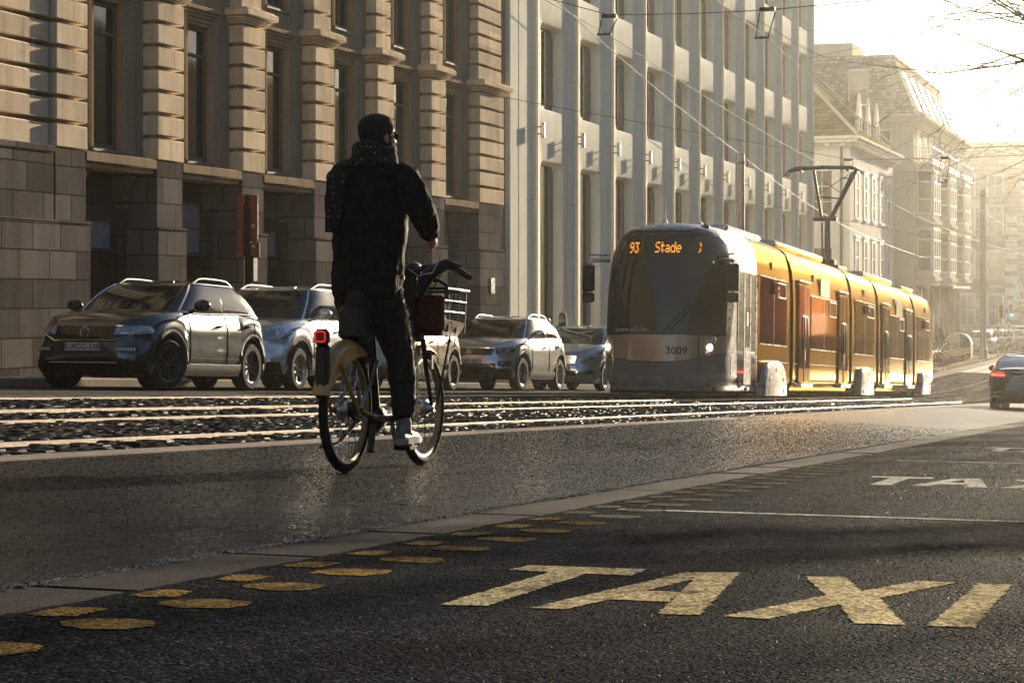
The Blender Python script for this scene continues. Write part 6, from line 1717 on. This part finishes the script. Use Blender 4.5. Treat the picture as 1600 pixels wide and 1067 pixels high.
# shoes
for (ax, ay, az), tilt in ((ANR, 0), (ANL, R(-8))):
    mb = MB(); z0 = az - .105
    L_ = [(-.075, .030, .025, .050), (-.06, .036, .028, .070), (-.02, .038, .036, .078), (.03, .039, .034, .062), (.08, .044, .026, .042), (.13, .046, .022, .034), (.17, .040, .018, .028), (.195, .024, .012, .02)]
    rs = []
    for dx, w, lo, hi in L_:
        rs.append([(ax + dx, ay + w * math.cos(a) * (1 if math.sin(a) < .3 else .72), z0 + .018 + max(0, math.sin(a)) * hi * 1.1) for a in [2 * math.pi * k / 16 for k in range(16)]])
    mb.rings(rs, cap=True); mb.tube([(ax - .01, ay, z0 + .06), (ax - .005, ay, z0 + .125)], [.046, .044], 14)
    sh = remesh(mb, 'shoe', M['shoe_grey'], PN, .006, 3)
    mb = MB(); plan = [(ax + dx, ay + (w + .004) * s) for s in (1, -1) for dx, w, _, _ in (L_ if s == 1 else L_[::-1])]
    mb.prism(plan, lambda p, t: (p[0], p[1], t), z0 - .012, z0 + .020); mb.build('sole', M['shoe_sole'], sh)
    mb = MB()
    for k in range(5): mb.tube([(ax + .035 + .018 * k, ay - .03, z0 + .085 - .008 * k), (ax + .04 + .018 * k, ay, z0 + .097 - .009 * k), (ax + .035 + .018 * k, ay + .03, z0 + .085 - .008 * k)], .004, 5)
    mb.build('laces', M['frayed'], sh)
# earphone lead
mb = MB(); mb.tube([(.60, -.32, 1.27), (.62, -.33, 1.20), (.58, -.30, 1.12), (.48, -.25, 1.10), (.42, -.215, 1.14)], .003, 5); mb.build('cord', M['frayed'], PN)

# --- pedestrians
def walker(label, loc, yaw, coat, trousers, hatc, mask=False, hood=False, group=None, vox=.012, scale=1.0, cat_name='person'):
    x, y = loc
    p = thing('person', label, 'person', (x, y, gz(x, y) + (.14 if y > 11.6 else 0)), (0, 0, yaw), group)
    mb = MB()
    ring_loft(mb, [((0, 0, .82), .12, .09, 0), ((0, 0, .95), .155, .11, 0), ((0, 0, 1.1), .135, .10, 0), ((0, 0, 1.3), .16, .11, 0), ((0, 0, 1.42), .155, .09, 0), ((0, 0, 1.48), .07, .06, 0)])
    mb.tube([(0, 0, 1.44), (.01, 0, 1.58)], .055, 12); HZ = head_mb(mb, Vector((.02, 0, 1.64)), 0)
    legs = (((0, -.09, .9), (.10, -.10, .5), (.08, -.10, .08)), ((0, .09, .9), (.02, .10, .5), (-.16, .10, .10)))
    for h, k, a in legs: mb.tube([h, k, a], [.08, .055, .038], 12); mb.tube([a, (a[0] + .15, a[1], a[2] - .04)], [.04, .03], 10)
    arms = (((0, -.19, 1.40), (-.08, -.25, 1.13), (.04, -.24, .92)), ((0, .19, 1.40), (.02, .25, 1.12), (.16, .20, .96)))
    for s, e, w in arms: mb.tube([s, e, w], [.055, .042, .03], 12)
    for (s, e, w), sg in zip(arms, (-1, 1)): hand(mb, w, (Vector(w) - Vector(e)), (0, -sg, 0), sg, .5)
    b = remesh(mb, 'body', M['skin'], p, .007 if vox < .014 else .012, 3)
    mb = MB(); ring_loft(mb, [((-.01, 0, .72), .19, .14, 0), ((-.01, 0, .95), .19, .14, 0), ((0, 0, 1.15), .18, .135, 0), ((0, 0, 1.36), .20, .14, 0), ((0, 0, 1.45), .14, .11, 0), ((0, 0, 1.51), .08, .08, 0)])
    for s, e, w in arms: S, E_, W_ = map(Vector, (s, e, w)); mb.tube([S, S.lerp(E_, .5), E_, E_.lerp(W_, .92)], [.088, .078, .07, .055], 14)
    remesh(mb, 'coat', coat, p, vox, 4, (.008, 14))
    mb = MB()
    for h, k, a in legs: mb.tube([h, k, (a[0], a[1], a[2] + .03)], [.10, .075, .065], 14)
    remesh(mb, 'trousers', trousers, p, vox, 3)
    mb = MB()
    for h, k, a in legs: mb.tube([(a[0] - .07, a[1], a[2] - .03), (a[0] + .03, a[1], a[2] - .025), (a[0] + .18, a[1], a[2] - .045)], [.045, .05, .035], 12)
    remesh(mb, 'shoes', M['black_plastic'], p, vox, 2)
    mb = MB(); s0 = 0
    if hood: ring_loft(mb, [((-.03, 0, -.15), .11, .10, 0), ((-.025, 0, -.05), .102, .105, 0), ((-.02, 0, .04), .100, .115, 0), ((-.02, 0, .10), .088, .105, 0), ((-.02, 0, .145), .05, .06, 0)], 24); mb.xform(Matrix.Translation((-.012, 0, .0)), 0)
    else: ring_loft(mb, [((-.025, 0, -.06), .084, .085, 0), ((-.015, 0, .02), .088, .105, 0), ((-.012, 0, .08), .084, .103, 0), ((-.012, 0, .125), .05, .06, 0)], 24)
    mb.xform(HZ, 0); remesh(mb, 'hood' if hood else 'hair', hatc, p, .008, 3)
    if mask:
        mb = MB(); mb.grid(lambda u, v: (.106 + .018 * math.sin(math.pi * v) * math.sin(math.pi * u) - .045 * (2 * u - 1) ** 2, (u - .5) * .15, -.095 + .085 * v), 12, 8); mb.xform(HZ, 0); mb.build('face_mask', M['plate_white'], p)
    if scale != 1: p.scale = (scale,) * 3
    return p
M['coat_brown'] = simple('dark_brown_coat', (.035, .024, .018), .85, 0, .3, 9); M['coat_navy'] = simple('navy_coat', (.02, .022, .028), .85, 0, .3, 9); M['hair_brown'] = simple('brown_hair', (.07, .035, .018), .6, 0, .3, 30)
walker('hooded pedestrian in dark coat with white face mask behind the pale silver suv', (53.5, 16.1), R(188), M['coat_navy'], M['jeans_black'], M['coat_navy'], True, True, 'pedestrians', scale=1.05)
walker('brown-haired pedestrian with only the head showing over the pale silver suv', (53.8, 16.62), R(195), M['coat_brown'], M['jeans_black'], M['hair_brown'], False, False, 'pedestrians', scale=.99)
walker('hazy dark pedestrian standing left behind the row of hire bikes', (112.0, 13.9), R(170), M['coat_navy'], M['jeans_black'], M['hair_brown'], False, False, 'pedestrians', .016)
walker('hazy pedestrian in a dark hood beside the domed kiosk', (114.5, 13.4), R(150), M['coat_brown'], M['coat_brown'], M['coat_brown'], False, True, 'pedestrians', .016)
# ------------------------------------------------------------------ overhead line
def wire(label, pts, r=.012, mat='wire', sag=0, name='overhead_wire'):
    P = [Vector(p) for p in pts]; out = []
    for a, b in zip(P, P[1:]):
        n = max(2, int((b - a).length / 2.5))
        for i in range(n): q = i / n; p = a.lerp(b, q); p.z -= sag * 4 * q * (1 - q); out.append(p)
    out.append(P[-1])
    mb = MB(); mb.tube(out, r, 6)
    return tag(mb.build(name, M[mat]), label, 'wire')
CH = 6.05
def cz_(x, y): return gz(x, y) + CH
for y, lab in ((9.42, 'pale contact wire running down the street above the tram'), (6.75, 'pale contact wire above the nearer empty track')):
    pts = [(x, y + .0 * x, cz_(x, y)) for x in (8, 34, 59, 85, 112, 140, 170, 205)]
    wire(lab, pts, .0065, 'wire_copper', .10, 'contact_wire')
SP = []
def span(x, y0, z0, y1, z1, label, z_mid, x0=None):
    a = (x if x0 is None else x0, y0, z0); wire(label, [a, (x, 9.42, z_mid), (x, 6.75, z_mid - .03), (x, y1, z1)], .008, 'wire', .02, 'span_wire')
span(34.0, 17.45, 7.9, -6, 6.1, 'dark span wire crossing high from the office side at the top of the photo', 5.42)
span(59.0, 17.45, 5.97, -6, 4.9, 'dark span wire crossing behind the pantograph from the stone building corner', 4.58, 52.6)
span(86.0, 17.30, 4.6, -6, 3.6, 'thin span wire crossing low in front of the white house', 2.95)
span(122.0, 17.3, 3.4, -6, 3.4, 'faint far span wire near the tall pole', 2.35)
for x, top, lab in ((34.0, 5.42, ('nearer', )), (59.0, 4.58, ('farther', ))):
    for y, w in ((9.42, 'above the tram track'), (6.75, 'above the nearer track')):
        h = thing('wire_hanger', f'small V-shaped wire hanger on the {lab[0]} span wire {w}', 'wire hanger', (x, y, top - .02), group='contact wire hangers')
        zc = cz_(x, y) - top + .03
        mb = MB(); mb.box(-.04, .04, -.13, .13, -.03, .035, .012); mb.build('clamp', M['dark_metal'], h)
        mb = MB(); mb.tube([(0, .13, -.05), (-.05, .18, zc), ], .010, 5); mb.tube([(0, -.13, -.05), (-.05, -.02, zc)], .010, 5); mb.tube([(-.05, -.05, zc), (-.05, .20, zc)], .018, 5); mb.build('stirrup', M['wire'], h)
wire('thin bundled cable strung along the facades above the wall lamps', [(56, 17.0, 8.9), (80, 16.9, 6.2), (104, 16.7, 4.2), (138, 16.0, 3.0)], .012, 'wire', .15, 'facade_cable')
# poles
def pole(x, y, h, r, label, name='line_pole'):
    p = thing(name, label, 'pole', (x, y, gz(x, y) + .13))
    mb = MB(); mb.lathe([(r * 1.6, 0), (r * 1.6, .5), (r * 1.1, .62), (r, 1.2), (r * .82, h), (0, h + .04)], n=14); mb.build('shaft', M['bare_steel_dark'], p)
    mb = MB(); mb.lathe([(r * 1.05, 0), (r * 1.05, .1)], Matrix.Translation((0, 0, h - .4)), 14); mb.build('collar', M['dark_metal'], p); return p
pole(76.0, 16.05, 8.35, .14, 'plain grey steel line pole in front of the office, rising behind the tram roof')
pole(122.5, 11.9, 9.6, .17, 'tall hazy pole beside the hire bikes and the far parked cars')
# ------------------------------------------------------------------ traffic signal seen from behind
TSX, TSY = 34.35, 16.2
M['signal_red'] = simple('faded_red_board', (.22, .035, .015), .5, 0, .25, 7)
ts = thing('traffic_signal', 'traffic signal on a black post with red backing board, seen from behind over cars', 'traffic signal', (TSX, TSY, gz(TSX, TSY) + .13))
mb = MB(); mb.lathe([(.09, 0), (.09, .3), (.055, .36), (.055, 3.3), (0, 3.32)], n=12); mb.build('post', M['black_iron'], ts)
mb = MB(); mb.box(-.03, .0, -.20, .21, 2.47, 3.30, .012); bd = mb.build('backing_board', M['signal_red'], ts)
mb = MB(); mb.box(-.034, .0, -.24, .22, 2.18, 2.455, .012); mb.build('lower_board', M['signal_red'], ts)
mb = MB(); mb.box(-.09, -.035, -.075, .055, 2.2, 3.1, .015); mb.box(.01, .22, -.12, .12, 2.50, 3.2, .04); mb.box(-.08, .12, -.14, -.02, 1.75, 2.22, .02); mb.build('signal_body', M['black_plastic'], ts)
mb = MB(); mb.box(-.037, -.03, -.15, -.085, 2.72, 2.78); mb.box(-.041, -.03, -.15, -.10, 2.36, 2.41); mb.build('sticker', M['plate_white'], ts, smooth=0)
# ------------------------------------------------------------------ hire bikes, kiosk, far traffic lights
M['far_yellow'] = simple('matt_yellow', (.30, .20, .025), .9, 0, .25, 9, spec=.05)
def mini_bike():
    g = thing('hire_bicycle', 'x', 'bicycle', (0, 0, 0))
    for x in (0, 1.08):
        Mx = Matrix.Translation((x, 0, .34)) @ Matrix.Rotation(R(90), 4, 'X'); mb = MB(); mb.lathe([(.29, -.02), (.335, -.018), (.345, 0), (.335, .018), (.29, .02)], Mx, 22); mb.build('wheel', M['rubber'], g)
    mb = MB(); mb.tube([(0, 0, .34), (.42, 0, .30), (.88, 0, .72), (.98, 0, .70), (1.08, 0, .34)], .03, 6); mb.tube([(.42, 0, .30), (.33, 0, .9)], .025, 6); mb.tube([(.95, 0, .7), (.92, 0, 1.05)], .022, 6); mb.tube([(.86, -.28, 1.06), (.96, 0, 1.08), (.86, .28, 1.06)], .018, 6); mb.ell((.31, 0, .93), .13, .07, .03, 10, 6); mb.build('frame', M['bike_black'], g)
    mb = MB()
    for cx, a0, a1 in ((0, 20, 175), (1.08, 40, 150)):
        mb.grid(lambda u, v: (cx + .385 * math.cos(R(a0 + (a1 - a0) * u)), (v - .5) * .11, .34 + .385 * math.sin(R(a0 + (a1 - a0) * u))), 14, 2)
    for s in (-1, 1):
        mb.add([(-.36, s * .055, .42), (.12, s * .055, .70), (.05, s * .06, .52), (-.15, s * .06, .36)], [(0, 1, 2, 3)])
    mb.build('mudguard', M['far_yellow'], g, smooth=50)
    mb = MB(); mb.add([(1.0, -.15, .72), (1.3, -.15, .74), (1.3, .15, .74), (1.0, .15, .72), (.98, -.19, .98), (1.36, -.19, .98), (1.36, .19, .98), (.98, .19, .98)], [(0, 3, 2, 1), (0, 1, 5, 4), (1, 2, 6, 5), (2, 3, 7, 6), (3, 0, 4, 7)]); mb.build('basket', M['bare_steel_dark'], g, smooth=0)
    return g
proto = mini_bike()
names = ['nearest the tram', 'second from the tram', 'third from the tram', 'fourth from the tram', 'fifth from the tram', 'sixth from the tram', 'seventh from the tram', 'eighth from the tram', 'ninth from the tram', 'nearest the domed kiosk']
for k in range(10):
    o = proto if k == 0 else dup(proto)
    x = 104.5 + 1.55 * k; y = 12.25 + .03 * k
    o.location = (x, y, gz(x, y) + .13); o.rotation_euler = (0, 0, R(84 + random.uniform(-4, 4)))
    tag(o, 'yellow hire bicycle docked in the far rack, ' + names[k], 'bicycle', 'hire bicycles in the far rack')
ks = thing('kiosk', 'dark domed kiosk with a bright curved roof edge beside the hire bikes', 'kiosk', (124.0, 13.4, gz(124, 13.4) + .13))
mb = MB(); rs = []
for x in (-1.2, 1.2): rs.append([(x, -1.15, 0)] + [(x, -1.15 * math.cos(R(a)), 1.1 + .95 * math.sin(R(a))) for a in range(0, 181, 12)] + [(x, 1.15, 0)])
mb.rings(rs, cap=True); mb.build('shell', M['black_iron'], ks, smooth=40)
mb = MB()
for x in (-1.2,): mb.tube([(x, -1.16, .2)] + [(x, -1.17 * math.cos(R(a)), 1.1 + .97 * math.sin(R(a))) for a in range(0, 181, 12)] + [(x, 1.16, .2)], .05, 6)
mb.build('roof_edge', M['white_frame'], ks); ks.scale = (.62, .62, .70)
M['lamp_green'] = emit('lit_green_signal', (.05, 1, .45), 2.5)
for k, (x, y, lit, lab) in enumerate(((128.5, 11.6, False, 'striped traffic light post left of the green light'), (139, 11.9, True, 'striped traffic light post with a lit green lamp over the far cars'), (146, 11.0, False, 'hazy striped traffic light post, rightmost of the far posts'))):
    p = thing('traffic_light', lab, 'traffic light', (x, y, gz(x, y) + .13), group='far traffic lights')
    mb = MB(); mb.lathe([(.06, 0), (.055, 3.4), (0, 3.42)], n=10); mb.build('post', M['white_frame'], p)
    mb = MB()
    for q in range(5): mb.lathe([(.0, .35 + q * .42), (.066, .35 + q * .42), (.066, .55 + q * .42), (.0, .55 + q * .42)], n=10)
    mb.build('band', M['signal_red'], p)
    mb = MB(); mb.box(-.12, .12, -.32, -.06, 2.3, 3.1, .03); hd = mb.build('signal_head', M['signal_red'] if k != 1 else M['black_plastic'], p)
    mb = MB()
    for q in range(3): mb.lathe([(.0, -.02), (.08, -.02), (.085, .0)], Matrix.Translation((-.12, -.19, 2.45 + q * .25)) @ Matrix.Rotation(R(90), 4, 'Y'), 12)
    mb.build('lens', M['under'], hd)
    if lit:
        mb = MB(); mb.lathe([(.0, -.025), (.08, -.025), (.085, .0)], Matrix.Translation((-.122, -.19, 2.45)) @ Matrix.Rotation(R(90), 4, 'Y'), 12); mb.build('lit_lens', M['lamp_green'], hd)
# small metal sign and bins along the far kerb
sg_ = thing('information_board', 'small pale information board standing by the hire bikes', 'board', (117.0, 12.9, gz(117, 12.9) + .13))
mb = MB(); mb.box(-.05, .05, -.3, .3, .5, 1.5, .02); mb.build('panel', M['cream_render'], sg_); mb = MB(); mb.box(-.04, .04, -.05, .05, 0, .5); mb.build('leg', M['dark_metal'], sg_)
# ------------------------------------------------------------------ bare street trees on the park side
M['bark'] = stone('bark', (.10, .08, .058), (.15, .122, .09), (.03, .025, .02), rough=.9, bump=.6)
def tree_mesh(seed, h, r0, limbs=(), depth=5, spread=1.0):
    rnd = random.Random(seed); trunk = MB(); crown = MB()
    def grow(mb, p, d, L, r, lev):
        n = 4 if lev < 3 else 3; pts = [p]; rad = [r]; cur = p.copy(); dd = d.copy()
        for i in range(n):
            dd = (dd + Vector((rnd.gauss(0, .13), rnd.gauss(0, .13), rnd.gauss(.03, .09)))).normalized(); cur = cur + dd * L / n; pts.append(cur.copy()); rad.append(r * (1 - .38 * (i + 1) / n))
        mb.tube(pts, rad, 8 if lev < 2 else 5 if lev < 4 else 3, cap=False)
        if lev >= depth: return
        nb = rnd.choice((3, 4, 4)) if lev < 2 else rnd.choice((3, 4, 5))
        for b in range(nb):
            k = rnd.uniform(.35, 1.0) if b else 1.0
            i = min(n, max(1, int(round(k * n)))); base = pts[i]
            ax = dd.cross(Vector((rnd.gauss(0, 1), rnd.gauss(0, 1), rnd.gauss(0, 1)))).normalized()
            nd = (Matrix.Rotation(R(rnd.uniform(22, 58)) * (1 if b else .45), 3, ax) @ dd)
            nd = (nd + Vector((0, 0, .05))).normalized()
            grow(crown, base, nd, L * rnd.uniform(.58, .80), rad[i] * rnd.uniform(.55, .75), lev + 1)
    p0 = Vector((0, 0, 0)); top = Vector((rnd.uniform(-.1, .1), rnd.uniform(-.1, .1), h * .36))
    trunk.tube([(0, 0, -.2), (0, 0, .15), (0, 0, .6), tuple(top * .6), tuple(top)], [r0 * 1.9, r0 * 1.35, r0 * 1.05, r0 * .92, r0 * .85], 12)
    for k in range(6):
        a = 2 * math.pi * k / 6 + rnd.uniform(-.3, .3); d = Vector((math.cos(a) * .75 * spread, math.sin(a) * .75 * spread, rnd.uniform(.55, 1.2))).normalized()
        grow(crown, top - Vector((0, 0, rnd.uniform(0, .5))), d, h * rnd.uniform(.24, .30), r0 * rnd.uniform(.46, .62), 1)
    for (base_h, end, r) in limbs:
        b = Vector((0, 0, base_h)); e = Vector(end); d = (e - b).normalized(); L = (e - b).length
        pts = [b + (e - b) * q + Vector((rnd.gauss(0, .06), rnd.gauss(0, .06), .35 * math.sin(math.pi * q))) for q in (0, .2, .4, .6, .8, 1)]
        crown.tube(pts, [r * (1 - .8 * q) for q in (0, .2, .4, .6, .8, 1)], 7, cap=False)
        for q in (1, 2, 3, 3, 4, 4, 4, 4, 5, 5, 5, 5):
            ax = d.cross(Vector((rnd.gauss(0, 1), rnd.gauss(0, 1), rnd.gauss(0, 1)))).normalized(); grow(crown, pts[q], Matrix.Rotation(R(rnd.uniform(12, 50)), 3, ax) @ d, L * .28, r * (1 - .13 * q) * .5, 3)
    return trunk, crown
def tree(label, x, y, seed, h, r0, limbs=(), depth=5, group=None, proto=None):
    t = thing('bare_tree', label, 'tree', (x, y, gz(x, y) + .05), group=group)
    if proto is None:
        a, b = tree_mesh(seed, h, r0, limbs, depth); a.build('trunk', M['bark'], t); b.build('crown', M['bark'], t, recalc=False)
    else:
        for o in [c for c in bpy.data.objects if c.parent == proto]:
            c = o.copy(); C.objects.link(c); c.parent = t
        t.rotation_euler = (0, 0, R(seed))
    return t
G_ = 'bare trees along the park side'
T1 = tree('bare tree whose thin branches reach into the top right corner', 27.5, -5.2, 5, 11, .24, [(3.0, (-2.3, 6.6, 4.5), .08), (3.3, (-.8, 6.5, 4.85), .075), (3.6, (.5, 6.3, 5.3), .07)], 5, G_)
T2 = tree('hazy farther bare tree with twigs at the right edge below the other branches', 56.0, -5.2, 12, 12, .26, [(4.5, (-1, 8.7, 6.75), .085)], 5, G_)
tree('bare park-side tree outside the frame, farthest along the street', 84, -5.5, 220, 0, 0, group=G_, proto=T2)

# ------------------------------------------------------------------ the unseen rest of the street: fills reflections, holds back sky light
M['brownstone_dark'] = stone('dark_brownstone', (.06, .042, .028), (.09, .065, .042), (.03, .022, .015))
def plain_block(name, label, x0, x1, y0, y1, h, face, mat, step=3.5):
    b = thing(name, label, 'building', ((x0 + x1) / 2, y0, gz((x0 + x1) / 2, y0)))
    mb = MB(); mb.box(x0, x1, y0, y1, -12, h); mb.build('wall', mat, b, smooth=0, world=True)
    mb = MB(); mb.box(x0 - .3, x1 + .3, y0 - .3, y1 + .3, h, h + .5, .05); mb.build('cornice', mat, b, smooth=0, world=True)
    yf = y0 if face < 0 else y1
    n = int((x1 - x0) / step)
    for i in range(n):
        x = x0 + step * (i + .5)
        mb = MB(); mb.box(x - step / 2 - .35, x - step / 2 + .35, yf - .35 if face < 0 else yf, yf if face < 0 else yf + .35, -10, h - .02); mb.build('pier', mat, b, smooth=0, world=True)
        mb = MB()
        for z in frange(1.2, h - 4, 4): mb.box(x - .6, x + .6, yf - .03 if face < 0 else yf - .1, yf + .1 if face < 0 else yf + .03, z, z + 2.6)
        mb.build('window', M['pane_brown'], b, smooth=0, world=True)
plain_block('office_building', 'dark pier-fronted building behind the camera on the left side of the street', -75, 1.5, 17.6, 27, 12, -1, M['limestone_recess'])  # behind-camera blocks, heights set to limit sky light from there
plain_block('office_building', 'tall dark corner building behind the camera on the right side', -75, -4, -24, -8.5, 8, 1, M['plinth'])
for k, (a, b, h) in enumerate(((0, 58, 11), (60, 118, 13), (120, 184, 12), (186, 246, 14))):
    plain_block('reflected_terrace', 'unseen terrace added across the park on the right, ' + ['nearest to the camera', 'second from the camera', 'third from the camera', 'farthest from the camera'][k], a, b, -42, -28, h + 4, 1, M['brownstone_dark'], 4.5)  # added so the tram mirrors dark fronts instead of bright sky
# ------------------------------------------------------------------ light, air, camera
sc = bpy.context.scene
w = bpy.data.worlds.new('World'); sc.world = w; w.use_nodes = True
n = w.node_tree; bg = n.nodes['Background']
SAZ, SEL = R(8.5), R(11.0)          # sun to the right of the street axis, low
sky = n.nodes.new('ShaderNodeTexSky'); sky.sky_type = 'NISHITA'; sky.sun_disc = False
sky.sun_elevation = SEL; sky.altitude = 60; sky.air_density = .8; sky.dust_density = .6; sky.ozone_density = 1.0
d = Vector((math.cos(SEL) * math.cos(SAZ), -math.cos(SEL) * math.sin(SAZ), math.sin(SEL)))   # towards the sun
sky.sun_rotation = math.atan2(d.x, d.y)
n.links.new(sky.outputs[0], bg.inputs[0]); bg.inputs[1].default_value = .05
sun = bpy.data.lights.new('sun', 'SUN'); sun.energy = 5.0; sun.angle = R(.55); sun.color = (1.0, .83, .59)
so = bpy.data.objects.new('sun', sun); C.objects.link(so); so.rotation_euler = d.to_track_quat('Z', 'Y').to_euler(); so.location = d * 200
HAZE = .0006
if HAZE:
    hz = bpy.data.materials.new('haze'); hz.use_nodes = True; t_ = hz.node_tree; t_.nodes.remove(t_.nodes['Principled BSDF'])
    pv = t_.nodes.new('ShaderNodeVolumePrincipled'); pv.inputs['Color'].default_value = (.96, .93, .84, 1); pv.inputs['Density'].default_value = HAZE; pv.inputs['Anisotropy'].default_value = .94
    t_.links.new(pv.outputs[0], t_.nodes['Material Output'].inputs['Volume'])
    mb = MB(); mb.box(-12, 330, -60, 70, -7.5, 27)
    tag(mb.build('haze', hz, smooth=0), kind='stuff')
cam = bpy.data.cameras.new('camera'); co = bpy.data.objects.new('camera', cam); C.objects.link(co)
cam.sensor_width = 36; cam.lens = 36 * 3300 / 1600; cam.shift_y = -67.5 / 1600
cam.clip_start = .05; cam.clip_end = 5000
th_ = math.atan(1080 / 3300)
co.location = (0, 0, CAMZ); co.rotation_euler = (R(90), 0, th_ - R(90))
sc.camera = co
cam.dof.use_dof = False
sc.view_settings.view_transform = 'Standard'; sc.view_settings.look = 'None'; sc.view_settings.exposure = 1.8; sc.view_settings.gamma = 1
sc.cycles.use_denoising = True
try: sc.cycles.denoiser = 'OPENIMAGEDENOISE'
except Exception: pass
sc.cycles.caustics_reflective = False; sc.cycles.caustics_refractive = False
sc.cycles.volume_bounces = 1; sc.cycles.max_bounces = 6; sc.cycles.transparent_max_bounces = 8
sc.cycles.volume_step_rate = 4; sc.cycles.sample_clamp_indirect = 8; sc.cycles.use_adaptive_sampling = True
bpy.data.scenes.remove(TMP)
